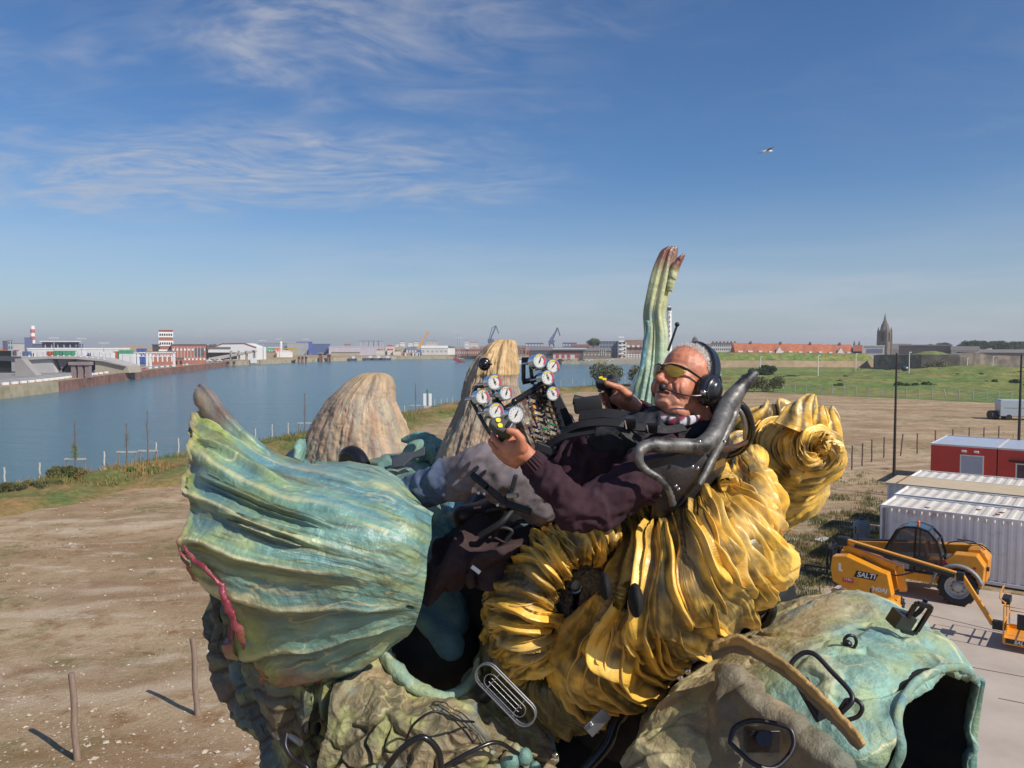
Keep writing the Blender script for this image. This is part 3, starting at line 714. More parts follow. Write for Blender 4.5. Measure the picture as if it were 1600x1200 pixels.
def finger():
 D = 3.05
 sp = [(P(310, 607, 3.0), .006, .006), (P(312, 609, 3.0), .024, .020), (P(317, 617, 2.99), .036, .030), (P(328, 634, 2.97), .044, .034), (P(350, 665, 2.93), .044, .034), (P(386, 702, 2.90), .052, .04), (P(450, 760, 3.0), .06, .06), (P(520, 800, 2.95), .05, .07)]
 A = rings([(c_, a, b_, None, Vector((.55, 0, .83))) for c_, a, b_ in sp], 48, 14)
 nu, nv = A.shape[:2]; u, v = UV(nu, nv); N = gnorm(A, False, True)
 c0 = A.mean(1, keepdims=True)
 if ((A - c0) * N).sum() < 0: N = -N
 h = .010 * np.exp(-(((v - .10) / .03) ** 2)) + .006 * fbm(A * 14, 4)
 A = A + N * h[..., None]
 up = sstep(v, 0, .08) * (1 - sstep(v, .28, .40))
 base, _ = paint(A, lerp(lerp(np.array([.20, .12, .09]), TEAL, sstep(u, .25, .6)), CREAM * .9, .0 * u), 0, .4, 1.5)
 base = lerp(base, np.array([.15, .085, .065]), (1 - sstep(u, .35, .6)) * sstep(v, .22, .36) * .9); base = lerp(base, np.array([.27, .19, .14]) * (1 + .3 * fbm(A * 12, 3)[..., None]), (1 - sstep(u, .18, .5)) * .7)
 mpart(gridmesh('fin_finger', A, M_fin, col=base, wrap=True, cap0=True, cap1=True))
finger()
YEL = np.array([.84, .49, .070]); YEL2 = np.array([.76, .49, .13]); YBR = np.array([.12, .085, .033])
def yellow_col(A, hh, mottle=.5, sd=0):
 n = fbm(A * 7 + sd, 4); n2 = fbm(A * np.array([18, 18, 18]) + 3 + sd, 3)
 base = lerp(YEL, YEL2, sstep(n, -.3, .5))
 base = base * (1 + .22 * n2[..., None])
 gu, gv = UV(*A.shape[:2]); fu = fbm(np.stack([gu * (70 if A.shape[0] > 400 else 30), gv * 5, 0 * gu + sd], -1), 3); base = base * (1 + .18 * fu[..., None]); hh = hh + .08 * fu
 w = np.clip((1 - sstep(hh + .22 * n2, .07, .56)) * .87 + mottle * sstep(n + .5 * n2, .3, .8), 0, .93)  # brown wash in the grooves, also painting in shade between the folds
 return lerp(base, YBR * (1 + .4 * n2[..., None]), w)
def ridge_field(u, v, A, N_, wig=.4, seed=0, split=.62, pw=1.5):
 w1 = fbm(np.stack([u * 3.2 + seed, v * 2.2, 0 * u + seed], -1), 3)
 ph = u * N_ + wig * 2.2 * w1
 k = np.floor(ph); am = .30 + .95 * hsh(k + seed)
 am = am * np.clip(.62 + 1.0 * pnoise(np.stack([k * 7.7 + seed, v * 2.6 + hsh(k) * 9, 0 * u], -1)), .08, 1.25)
 s1 = saw(ph, split, pw) * am
 ph2 = u * N_ * 3.1 + wig * 5 * w1 + .7 * pnoise(np.stack([u * 30, v * 5, 0 * u], -1))
 s2 = saw(ph2, .6, 1.0) * (.2 + hsh(np.floor(ph2) + 3))
 ph3 = u * N_ * 9 + wig * 9 * w1 + 1.5 * pnoise(np.stack([u * 50, v * 4, 0 * u + 4], -1))
 return s1, s2, saw(ph3, .5, 1)
def strands(o, A, N, spec, seed, wr, hr, prefix=0):
 """overlapping hooked folds lying on a shell, joined into the shell's own mesh"""
 nu, nv = A.shape[:2]; rs = np.random.RandomState(seed); extra = []
 for u0, v0, u1, v1, bend in spec:
  n = 46; s = np.linspace(0, 1, n); uu = u0 + (u1 - u0) * s + bend * np.sin(np.pi * s) + .006 * np.sin(s * 11 + u0 * 50); vv = v0 + (v1 - v0) * s
  if nu == 360: vv = vv % .93
  i = np.clip(uu, 0.004, .994) * (nu - 1); j = np.clip(vv, .004, .994) * (nv - 1); i0, j0 = i.astype(int), j.astype(int)
  fi, fj = (i - i0)[:, None], (j - j0)[:, None]; i1, j1 = np.minimum(i0 + 1, nu - 1), np.minimum(j0 + 1, nv - 1)
  lp = lambda Q: Q[i0, j0] * (1 - fi) * (1 - fj) + Q[i1, j0] * fi * (1 - fj) + Q[i0, j1] * (1 - fi) * fj + Q[i1, j1] * fi * fj
  p, q = lp(A), lp(N); p = p + 0
  t = np.gradient(p, axis=0); t /= np.linalg.norm(t, axis=1)[:, None] + 1e-9; sd = np.cross(q, t)
  if (sd * np.array([1, 0, .8])).sum() < 0: sd = -sd
  w = rs.uniform(*wr) * (np.sin(np.pi * np.clip(s * .97 + .02, 0, 1)) ** .75)[:, None]; h = rs.uniform(*hr) * (np.sin(np.pi * s) ** .6)[:, None] * (1 + .2 * pnoise(p * 9))[:, None]
  prof = [(-1.7, -.30, 0), (-1.1, -.02, .02), (-.5, .13, .12), (.0, .36, .40), (.38, .70, .85), (.62, .98, 1), (.80, .98, 1), (.88, .72, .95), (.72, .35, .5), (.5, -.3, .05)]
  ex = np.stack([p + sd * w * a + q * (h * b_ + .0) for a, b_, _ in prof]); rel = np.stack([np.full(n, c_) for *_, c_ in prof])
  ex = ex + (.002 * fbm(ex * 16, 3))[..., None]
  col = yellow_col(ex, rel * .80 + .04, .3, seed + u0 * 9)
  extra.append(gridmesh('fold', ex, M_yel, col=col))
 me2 = bpy.data.meshes.new_from_object(o.evaluated_get(bpy.context.evaluated_depsgraph_get())); o.modifiers.clear(); o.data = me2
 with bpy.context.temp_override(active_object=o, object=o, selected_objects=[o] + extra, selected_editable_objects=[o] + extra): bpy.ops.object.join()
 return o
HOLES = [(894, 925, 13, 25), (945, 913, 9, 20), (992, 936, 13, 28)]
def main_shell():
 rows = W([
  [(966, 818, 2.78), (962, 860, 2.72), (945, 900, 2.70), (915, 950, 2.72), (880, 1000, 2.76), (858, 1050, 2.82), (862, 1095, 2.88), (900, 1128, 2.94), (945, 1135, 3.0)],
  [(976, 806, 2.74), (976, 850, 2.62), (962, 900, 2.56), (935, 960, 2.56), (905, 1010, 2.60), (892, 1055, 2.66), (905, 1095, 2.74), (945, 1118, 2.82), (985, 1112, 2.92)],
  [(992, 792, 2.74), (996, 840, 2.54), (988, 895, 2.46), (970, 955, 2.46), (948, 1005, 2.50), (942, 1045, 2.56), (960, 1080, 2.64), (992, 1100, 2.74), (1018, 1088, 2.86)],
  [(1022, 776, 2.76), (1022, 830, 2.50), (1018, 885, 2.40), (1010, 940, 2.38), (998, 985, 2.41), (996, 1020, 2.47), (1010, 1050, 2.56), (1030, 1068, 2.66), (1044, 1058, 2.80)],
  [(1052, 766, 2.78), (1050, 820, 2.48), (1052, 872, 2.36), (1052, 922, 2.33), (1048, 962, 2.36), (1048, 995, 2.42), (1054, 1022, 2.50), (1066, 1040, 2.62), (1072, 1030, 2.76)],
  [(1082, 748, 2.82), (1080, 800, 2.50), (1086, 852, 2.35), (1092, 902, 2.31), (1096, 942, 2.34), (1100, 972, 2.40), (1106, 996, 2.48), (1114, 1008, 2.60), (1118, 996, 2.74)],
  [(1102, 740, 2.86), (1110, 790, 2.54), (1122, 838, 2.38), (1136, 884, 2.33), (1146, 920, 2.36), (1152, 946, 2.42), (1154, 966, 2.50), (1152, 980, 2.60), (1150, 968, 2.74)],
  [(1128, 746, 2.88), (1138, 785, 2.62), (1152, 822, 2.47), (1170, 860, 2.42), (1180, 890, 2.44), (1186, 914, 2.50), (1186, 932, 2.57), (1180, 944, 2.66), (1170, 930, 2.80)],
  [(1152, 722, 2.90), (1166, 762, 2.68), (1180, 795, 2.56), (1194, 826, 2.52), (1202, 850, 2.53), (1206, 870, 2.57), (1206, 888, 2.64), (1198, 900, 2.73), (1188, 890, 2.86)],
  [(1168, 703, 2.92), (1180, 740, 2.74), (1190, 770, 2.66), (1198, 798, 2.63), (1203, 818, 2.64), (1204, 834, 2.68), (1202, 848, 2.74), (1196, 856, 2.82), (1190, 846, 2.92)],
  [(1180, 712, 3.00), (1190, 745, 2.88), (1200, 772, 2.82), (1208, 796, 2.80), (1211, 812, 2.82), (1210, 826, 2.86), (1206, 838, 2.92), (1200, 846, 2.98), (1194, 840, 3.06)]])
 nu, nv = 700, 330
 A = sgrid(rows, nu, nv); N = gnorm(A); u, v = UV(nu, nv)
 s1, s2, s3 = ridge_field(u - .19 * (v - .3) * sstep(u, .0, .15), v, A, 10.5, .50, 2.0, .54, 1.35)
 amp = .074 * (.55 + .45 * sstep(v, .0, .25)) * (1 - .4 * sstep(v, .85, 1))
 h = s1 * amp + s2 * .006 + s3 * .0012 + .030 * fbm(A * 3.2, 3)
 band = np.exp(-(((u - .10 - .05 * np.sin(v * 5)) / .05) ** 2)) * sstep(.55 - v, 0, .2) * .9 + np.exp(-(((u - .46) / .028) ** 2)) * sstep(.42 - v, 0, .1)
 band = np.clip(band, 0, 1)
 h = h * (1 - .8 * band) + band * .004 * ridged(A * 55, 2)
 B = A + N * h[..., None]
 B += np.array([0, 0, 1.]) * (.03 * s1 * (1 - sstep(v, 0, .12)))[..., None]
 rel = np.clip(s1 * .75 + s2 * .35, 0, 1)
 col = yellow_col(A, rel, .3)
 col = lerp(col, np.array([.075, .062, .040]) * (1 + .4 * pnoise(A * 60)[..., None]), band * .9)
 pts3 = [np.array(P(x, y, 2.6)) for x, y, *_ in HOLES]
 px = 800 + F_PX * A[..., 0] / (A[..., 1] * _ct - (A[..., 2] - CAM_Z) * _st)
 py = 600 - F_PX * (A[..., 1] * _st + (A[..., 2] - CAM_Z) * _ct) / (A[..., 1] * _ct - (A[..., 2] - CAM_Z) * _st)
 hole = np.zeros_like(u, bool)
 for x, y, a, b_ in HOLES[1:]: hole |= (((px - x) / a) ** 2 + ((py - y) / b_) ** 2) < 1
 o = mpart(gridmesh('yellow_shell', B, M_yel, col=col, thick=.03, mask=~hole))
 rs = np.random.RandomState(77); sp = []
 for k in range(40):
  u0 = rs.uniform(.02, .93); v0 = rs.choice([rs.uniform(.0, .25), rs.uniform(.2, .6)]); L_ = rs.uniform(.22, .50); sp.append((u0, v0, u0 + L_ * rs.uniform(.10, .34), min(v0 + L_, .97), rs.uniform(-.035, .01)))
 sp = [q for q in sp if not any(abs(q[0] - a) < .05 and abs(q[1] + .1 - b_) < .12 for a, b_ in ((.08, .2), (.18, .33), (.34, .38)))]
 sp += [(a, .42 + .1 * (k % 3), a + .05, .965, -.03) for k, a in enumerate(np.linspace(.02, .36, 11))]
 strands(o, A + N * (h * .55)[..., None], N, sp, 5, (.014, .032), (.026, .052))
 tag(o, 'great ridged yellow shell of overlapping folds')
 for x, y, d, a, b_ in ((945, 915, 2.44, .019, .042), (993, 938, 2.335, .022, .050)):
  mb = MB(); mb.sph(P(x, y, d), (a, .055, b_), 18); mpart(mb.build('black_socket_ball', M_dark, smooth=True))  # solid black ball, its colour standing in for the shade in a socket
main_shell()
def arch_shell():
 O = [(802, 1085, 2.95), (775, 1040, 2.95), (757, 985, 2.95), (756, 940, 2.95), (772, 892, 2.95), (803, 853, 2.96), (845, 829, 2.97), (893, 813, 2.96), (940, 808, 2.93), (966, 816, 2.88)]
 Q1 = [(818, 1068, 2.72), (796, 1030, 2.72), (782, 984, 2.70), (784, 944, 2.68), (800, 903, 2.66), (828, 866, 2.65), (862, 842, 2.64), (902, 826, 2.62), (942, 820, 2.62), (968, 824, 2.66)]
 Q2 = [(850, 1048, 2.64), (830, 1012, 2.62), (820, 978, 2.60), (826, 945, 2.57), (840, 912, 2.54), (860, 884, 2.53), (884, 864, 2.53), (914, 848, 2.53), (944, 840, 2.56), (964, 840, 2.62)]
 I = [(884, 1030, 2.74), (868, 1000, 2.72), (858, 976, 2.70), (862, 952, 2.66), (868, 930, 2.64), (880, 906, 2.62), (898, 888, 2.62), (922, 872, 2.62), (946, 862, 2.66), (958, 850, 2.72)]
 rows = W([[O[i], Q1[i], Q2[i], I[i]] for i in range(10)])
 nu, nv = 460, 130
 A = sgrid(rows, nu, nv); N = gnorm(A); u, v = UV(nu, nv)
 s1, s2, s3 = ridge_field(u - .07 * np.sin(v * 3), v, A, 13, .28, 6.0, .60, 1.3)
 s1 = np.clip(s1 + .25 * saw((u - .05 * np.sin(v * 3)) * 13, .70, 1.5), 0, 1.3)
 amp = .056 * (1 - .5 * sstep(v, .8, 1)) * (.25 + .75 * sstep(v, .02, .40))
 bare = np.clip(sstep(.20, 0, 1) * 0 + np.exp(-(((u - .44) / .07) ** 2)) * sstep(v, .25, .45), 0, 1)
 h = (s1 * amp + s2 * .005) * (1 - .6 * bare) + s3 * .002 + .02 * fbm(A * 4, 3) + bare * .003 * ridged(A * 50, 2)
 B = A + N * h[..., None]
 T = A[:, -1] - A[:, -8]; T /= np.linalg.norm(T, axis=1)[:, None]
 B += T[:, None] * ((s1 - .35) * .06 * sstep(v, .75, 1))[..., None]
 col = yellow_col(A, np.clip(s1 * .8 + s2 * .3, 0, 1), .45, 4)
 col = lerp(col, np.array([.075, .062, .040]), bare * .8)
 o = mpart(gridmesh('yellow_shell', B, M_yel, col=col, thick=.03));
 rs = np.random.RandomState(12); strands(o, A + N * (h * .5)[..., None], N, [(a, rs.uniform(.04, .3), a + rs.uniform(.0, .05), rs.uniform(.75, .97), rs.uniform(-.05, -.02)) for a in np.linspace(.04, .96, 19) + rs.normal(size=19) * .01 if abs(a - .44) > .05], 6, (.011, .020), (.020, .036)); tag(o, 'small arched yellow shell of crescent folds')
 rows = W([[(838, 870, 2.80), (900, 850, 2.74), (960, 830, 2.72), (985, 830, 2.74)], [(850, 930, 2.76), (900, 915, 2.68), (950, 900, 2.66), (990, 890, 2.70)], [(840, 980, 2.80), (890, 975, 2.72), (940, 960, 2.69), (985, 945, 2.72)], [(810, 1040, 2.86), (870, 1030, 2.80), (920, 1020, 2.80), (960, 1000, 2.80)], [(790, 1110, 2.95), (850, 1110, 2.88), (900, 1100, 2.86), (950, 1080, 2.86)]])
 A = sgrid(rows, 220, 180); N = gnorm(A); u, v = UV(220, 180)
 ring = ((A - np.array(P(857, 1032, 2.82))) ** 2).sum(-1) ** .5
 h = .006 * ridged(A * 42, 2) + .02 * fbm(A * 4, 3) + .014 * np.exp(-(((ring - .075) / .012) ** 2))
 B = A + N * h[..., None]
 px = 800 + F_PX * A[..., 0] / (A[..., 1] * _ct - (A[..., 2] - CAM_Z) * _st)
 py = 600 - F_PX * (A[..., 1] * _st + (A[..., 2] - CAM_Z) * _ct) / (A[..., 1] * _ct - (A[..., 2] - CAM_Z) * _st)
 hole = (((px - 896) / 14) ** 2 + ((py - 918) / 17) ** 2 < 1) | (((px - 897) / 9) ** 2 + ((py - 940) / 19) ** 2 < 1) | (((px - 868 - (py - 985) * .35) / 11) ** 2 + ((py - 985) / 32) ** 2 < 1)
 base = np.array([.135, .105, .065]) * (1 + .5 * fbm(A * 30, 3)[..., None])
 o = mpart(gridmesh('pitted_skin', B, M_hide, col=base + 0 * A, thick=.02, mask=~hole)); tag(o, 'pitted brown skin between the yellow folds, with dark sockets')
 mb = MB(); c_ = P(898, 915, 2.74); mb.tube([c_ + Vector((math.cos(a), 0, math.sin(a))) * .026 for a in np.linspace(0, 2 * math.pi, 13)[:-1]], .007, closed=True, sub=2)
 mb.cyl(c_ + Vector((0, .01, 0)), c_ + Vector((0, .14, 0)), .026)
 mpart(mb.build('socket_tube', M_steel, smooth=True))
arch_shell()
def lower_folds():
 rows = W([
  [(770, 960, 2.95), (752, 1010, 2.97), (748, 1060, 3.0), (760, 1110, 3.05), (790, 1150, 3.1)],
  [(800, 1000, 2.84), (782, 1040, 2.82), (784, 1085, 2.84), (806, 1125, 2.88), (838, 1158, 2.96)],
  [(838, 1040, 2.80), (826, 1070, 2.76), (832, 1104, 2.77), (852, 1132, 2.81), (882, 1152, 2.90)],
  [(880, 1050, 2.80), (872, 1080, 2.74), (880, 1108, 2.74), (898, 1128, 2.79), (925, 1140, 2.88)],
  [(930, 1060, 2.86), (928, 1090, 2.80), (936, 1112, 2.80), (950, 1125, 2.86), (970, 1128, 2.95)]])
 A = sgrid(rows, 300, 160); N = gnorm(A); u, v = UV(300, 160)
 s1, s2, s3 = ridge_field(u, v, A, 8, .3, 12.0, .7, 1.3)
 B = A + N * (s1 * .035 + s2 * .007 + s3 * .0015)[..., None]
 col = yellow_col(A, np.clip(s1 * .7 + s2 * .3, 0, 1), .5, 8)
 col = lerp(col, OLIVE * .55, .80 * np.ones_like(u))
 o = mpart(gridmesh('lower_shell', B, M_yel, col=col, thick=.02)); tag(o, 'dull olive folds below the yellow shells')
 for k, pts in enumerate(([(797, 1010, 2.76), (803, 1035, 2.75), (806, 1068, 2.76)], [(814, 1008, 2.75), (816, 1025, 2.75), (811, 1048, 2.77)], [(790, 1004, 2.74), (806, 999, 2.72), (823, 1000, 2.73)])):
  A = rings([(P(*p), w, .012, None, Vector((1, 0, 0))) for p, w in zip(pts, ((.022, .026, .010), (.014, .016, .006), (.010, .014, .012))[k])], 20, 12)
  A = A + .004 * fbm(A * 20, 3)[..., None]
  mpart(gridmesh('yellow_tongue', A, M_yel, col=yellow_col(A, np.ones(A.shape[:2]) * .8, .3), wrap=True, cap0=True, cap1=True))
lower_folds()
def swirl():
 nu, nv = 360, 420
 u, v = UV(nu, nv); th = v * 2 * np.pi
 ring_c = np.array([(1200, 745), (1208, 740), (1224, 728), (1248, 716), (1270, 708), (1283, 703), (1286, 702), (1286, 702)], float)
 ring_r = np.array([(76, 86), (74, 84), (63, 72), (48, 54), (32, 36), (18, 21), (10, 13), (5, 6)], float)
 dep = np.array([3.55, 3.32, 3.10, 2.99, 2.94, 2.97, 3.07, 3.14])
 t = np.linspace(0, 1, 8); ui = np.linspace(0, 1, nu)
 cx, cy = np.interp(ui, t, ring_c[:, 0])[:, None], np.interp(ui, t, ring_c[:, 1])[:, None]
 rx, ry = np.interp(ui, t, ring_r[:, 0])[:, None], np.interp(ui, t, ring_r[:, 1])[:, None]
 d = crom(np.stack([dep, dep, dep], 1), nu)[:, :1]
 lob = 1 + (.10 * np.exp(-(((th - 4.15) / .28) ** 2)) + .05 * np.sin(th * 2 + .4) + .02 * np.sin(5 * th)) * sstep(1 - ui, .35, 1)[:, None]
 X = cx + rx * lob * np.cos(th); Yp = cy + ry * lob * np.sin(th)
 dd = d - .10 * np.sin(th) * 0 + .12 * np.cos(th + .6) * 0
 a = (X - 800) / F_PX; b = -(Yp - 600) / F_PX; y = _ct + b * _st; z = -_st + b * _ct; s_ = dd / y
 A = np.stack([a * s_, dd + 0 * X, CAM_Z + z * s_], -1)
 A[:, -1] = A[:, 0]
 N = gnorm(A)
 spiral = u * 8.5 + v * 2.0
 w = fbm(A * 2.4 + 31, 3)
 ph = spiral + .75 * w
 k = np.floor(ph);
 s1 = saw(ph, .64, 1.4); am = np.clip(.55 + .9 * pnoise(np.stack([np.cos(th) * 1.6 + 3, np.sin(th) * 1.6, u * 4], -1)), .15, 1.2)
 s1 = s1 * am
 s2 = saw(spiral * 4.0 + 3 * w, .6, 1) * np.clip(.5 + pnoise(A * 6), .1, 1); s3 = saw(spiral * 8 + 9 * w, .5, 1)
 h = (s1 * .032 + s2 * .014 + s3 * .003) * (1 - .6 * sstep(u, .75, 1)) + .015 * fbm(A * 3.1, 3)
 B = A + N * h[..., None]
 seam = sstep(v, .94, 1.0); B = B * (1 - seam[..., None]) + (B[:, :1] + (A - A[:, -1:])) * seam[..., None]
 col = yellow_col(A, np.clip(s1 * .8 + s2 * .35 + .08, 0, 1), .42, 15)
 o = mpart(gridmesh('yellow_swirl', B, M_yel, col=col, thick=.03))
 rs = np.random.RandomState(31); sp = []
 for k in range(30):
  u0 = rs.uniform(.10, .78); v0 = rs.uniform(0, .9); L_ = rs.uniform(.18, .40); sp.append((u0, v0, u0 - L_ * .22, v0 + L_, rs.uniform(-.01, .02)) if v0 + L_ < .93 else (u0, .93 - L_, u0 - L_ * .22, .925, 0))
 strands(o, A + N * (h * .7)[..., None], N, sp, 7, (.009, .018), (.012, .026))
 tag(o, 'coiled yellow swirl with a hollow eye at the back of the mane')
 mb = MB(); mb.sph(P(1285, 706, 3.07), (.022, .05, .036), 16); mpart(mb.build('swirl_black_ball', M_dark))  # black ball painted as the shade inside the swirl's eye
 for pts, ws in (([(1240, 672, 3.02), (1250, 648, 3.02), (1266, 624, 3.04), (1273, 617, 3.05)], (.07, .048, .024, .006)), ([(1290, 680, 3.08), (1298, 660, 3.08), (1300, 640, 3.1), (1301, 634, 3.1)], (.05, .035, .014, .004)), ([(1268, 670, 3.05), (1278, 652, 3.04), (1284, 640, 3.05), (1287, 634, 3.06)], (.05, .04, .018, .004)),
     ([(1140, 700, 3.35), (1160, 676, 3.32), (1190, 656, 3.30), (1225, 648, 3.3), (1245, 655, 3.3)], (.02, .045, .055, .05, .03)), ([(1110, 745, 3.2), (1130, 712, 3.2), (1150, 690, 3.2), (1175, 680, 3.2)], (.015, .03, .035, .02))):
  A = rings([(P(*p), w, w * .7, None, Vector((1, 0, .2))) for p, w in zip(pts, ws)], 60, 24)
  nu2, nv2 = A.shape[:2]; uu, vv = UV(nu2, nv2)
  c0 = A.mean(1, keepdims=True); s = saw(vv * 5 + .8 * uu + fbm(A * 5, 2) * .4, .6)
  A = c0 + (A - c0) * (1 + .30 * s + .15 * fbm(A * 14, 3))[..., None]
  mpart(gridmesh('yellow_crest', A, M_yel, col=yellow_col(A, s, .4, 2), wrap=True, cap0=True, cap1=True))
swirl()
def spike(name, spec, sd, label, eye=None, cut=False):
 A = rings([(P(x, y, d), rx, ry, Vector((0, 0, 1)), Vector((1, 0, 0))) for x, y, d, rx, ry in spec], 300, 26)
 nu, nv = A.shape[:2]; u, v = UV(nu, nv); c0 = A.mean(1, keepdims=True)
 Rr = np.linalg.norm(A - c0, axis=2)
 th = v * 2 * np.pi; X = np.stack([np.cos(th) * 3.2, np.sin(th) * 3.2, u * 3.4 + sd], -1)
 g = .55 * ridged(np.stack([np.cos(th) * 8, np.sin(th) * 8, u * 3.2 + sd], -1) + .9 * fbm(X * 1.6, 3)[..., None], 3) + .75 * ridged(np.stack([np.cos(th) * 24, np.sin(th) * 24, u * 5 + sd], -1) + .8 * fbm(X * 3, 2)[..., None], 2)
 lo = sstep(u, .0, .05) ; body = 1 - sstep(u, .50, .86)
 h = (.018 * fbm(X * .7, 3) + .0045 * g * body) + .004 * fbm(A * 25, 3)
 A2 = c0 + (A - c0) * (1 + h / np.maximum(Rr, .03))[..., None] * 1.0
 wood = np.array([.42, .30, .19]); grey = np.array([.30, .24, .185]); red = np.array([.26, .12, .085])
 n = fbm(X * 1.4 + 5, 4)
 c = lerp(lerp(grey, wood, sstep(n, -.35, .35)), red, (.38 * sstep(pnoise(X * 1.7 + 8), .05, .5) * body))
 c = lerp(c, TEAL * .9 + CREAM * .1, .22 * sstep(pnoise(X * 1.2 + 18), .1, .5) * body)
 c = lerp(c, np.array([.40, .285, .15]), sstep(u, .68, .95))
 gr = sstep(-g, -.35, .25) * body
 if cut:
  pale = sstep(np.cos(th + 1.0 + .25 * fbm(X, 3)), .1, .35) * sstep(u, .60, .615)
  c = lerp(c, np.array([.50, .335, .165]) * (1 + .25 * n[..., None]), pale); gr = gr * (1 - pale)
  A2 = A2 + (A - c0) * (.05 * pale)[..., None]
 c = lerp(c, np.array([.10, .075, .055]), .22 * gr); c = c * (1 + .22 * fbm(np.stack([np.cos(th) * 30, np.sin(th) * 30, u * 6 + sd], -1), 3)[..., None])
 o = mpart(gridmesh(name, A2, M_bark, col=c, wrap=True, cap1=True)); tag(o, label)
 return o
spike('back_spike', [(560, 800, 4.2, .38, .33), (560, 715, 4.2, .300, .26), (559, 690, 4.2, .272, .24), (560, 665, 4.2, .236, .22), (563, 640, 4.2, .193, .19), (566, 620, 4.2, .157, .16), (575, 602, 4.2, .124, .125), (580, 592, 4.2, .098, .09), (583, 586, 4.2, .070, .06), (585, 583, 4.2, .040, .03), (585, 582, 4.2, .008, .008)], 3.0, 'squat bark coloured spike on the back, nearest the fin')
spike('back_spike', [(752, 800, 3.5, .27, .24), (754, 705, 3.5, .188, .17), (763, 650, 3.5, .142, .135), (769, 600, 3.5, .110, .11), (776, 562, 3.5, .086, .085), (780, 548, 3.5, .070, .066), (784, 538, 3.5, .056, .05), (787, 533, 3.5, .040, .034), (788, 530.5, 3.5, .020, .015), (788, 530, 3.5, .006, .006)], 9.0, 'tall bark coloured spike behind the control panel', cut=True)
mb = MB(); c_ = P(757, 569, 3.30); mb.sph(c_, (.026, .018, .028), 16); mb.sph(c_ + Vector((0, -.016, 0)), .017, 14); mb.cyl(c_, c_ + Vector((.03, -.03, 0)), .004)
mpart(mb.build('camera_eye', M_blackgloss, smooth=True))
mb = MB(); mb.tube([P(538, 722, 3.75), P(542, 711, 3.72), P(551, 709, 3.7), (P(560, 716, 3.68)), P(566, 728, 3.66)], [.03, .035, .04, .04, .04], n=14); mpart(mb.build('rubber_horn', M_blackgloss, smooth=True))
def tall_horn():
 sp = [(1012, 800, .17, .15, 0), (1013, 720, .14, .12, 0), (1014, 660, .105, .10, 0), (1020, 600, .078, .08, .1), (1024, 560, .066, .06, .2), (1025, 520, .058, .055, .3), (1023, 490, .055, .05, .4), (1028, 460, .056, .045, .5), (1036, 425, .056, .04, .6), (1042, 404, .048, .028, .6), (1047, 390, .038, .018, .6), (1051, 385, .024, .008, .6)]
 A = rings([(P(x, y, 3.55), rx * .90, ry * .9, Vector((0, 0, 1)), Vector((1, .2, 0))) for x, y, rx, ry, t in sp], 120, 20)
 nu, nv = A.shape[:2]; u, v = UV(nu, nv); c0 = A.mean(1, keepdims=True)
 f = 1 + .13 * (saw(v * 4 + .9 * u + .25 * fbm(A * 3, 2), .7, 1.6) - .4) + .02 * fbm(A * 5, 3)
 f = f - (.30 * np.exp(-(((v - .70) / .035) ** 2)) + .22 * np.exp(-(((v - .84) / .03) ** 2)) + .25 * np.exp(-(((v - .60 - .08 * u) / .02) ** 2))) * sstep(u, .12, .4)
 A = c0 + (A - c0) * f[..., None]
 base = lerp(lerp(np.array([.26, .42, .36]), GREEN * .35 + CREAM * .5 + TEAL * .3, sstep(u, .35, .75)), CREAM, .20 * np.ones_like(u))
 base, _ = paint(A, base, -.15, .8, 1.8, 3)
 base = lerp(base, np.array([.20, .055, .05]), sstep(u, .80, .93) * .9)
 base = lerp(base, BROWN, sstep(u, .93, 1.0) * .8)
 mpart(gridmesh('tall_horn', A, M_fin, col=base, wrap=True, cap1=True))
 A = rings([(P(x, y, 3.52), w, w * .6, None, Vector((1, 0, 0))) for x, y, w in ((1046, 455, .012), (1050, 435, .020), (1057, 415, .018), (1065, 402, .012), (1069, 397, .005))], 24, 12)
 A = A + .005 * fbm(A * 25, 3)[..., None]; u, v = UV(*A.shape[:2])
 c = lerp(GREEN * .35 + CREAM * .5 + TEAL * .3, np.array([.20, .07, .05]), sstep(u, .35, .65)); mpart(gridmesh('horn_tip', A, M_fin, col=c, wrap=True, cap0=True, cap1=True))
 rows = W([[(985, 640, 3.4), (990, 610, 3.4), (1003, 560, 3.42), (1008, 500, 3.44)], [(960, 650, 3.5), (985, 600, 3.52), (1000, 575, 3.54), (1006, 545, 3.55)]])
 A = sgrid(rows, 20, 40); B = A + gnorm(A) * (.01 * fbm(A * 9, 3))[..., None]; base, _ = paint(B, TEAL * .7 + 0 * B, .1, .3, 1.5)
 mpart(gridmesh('horn_web', B, M_fin, col=base, thick=.02))
tall_horn()
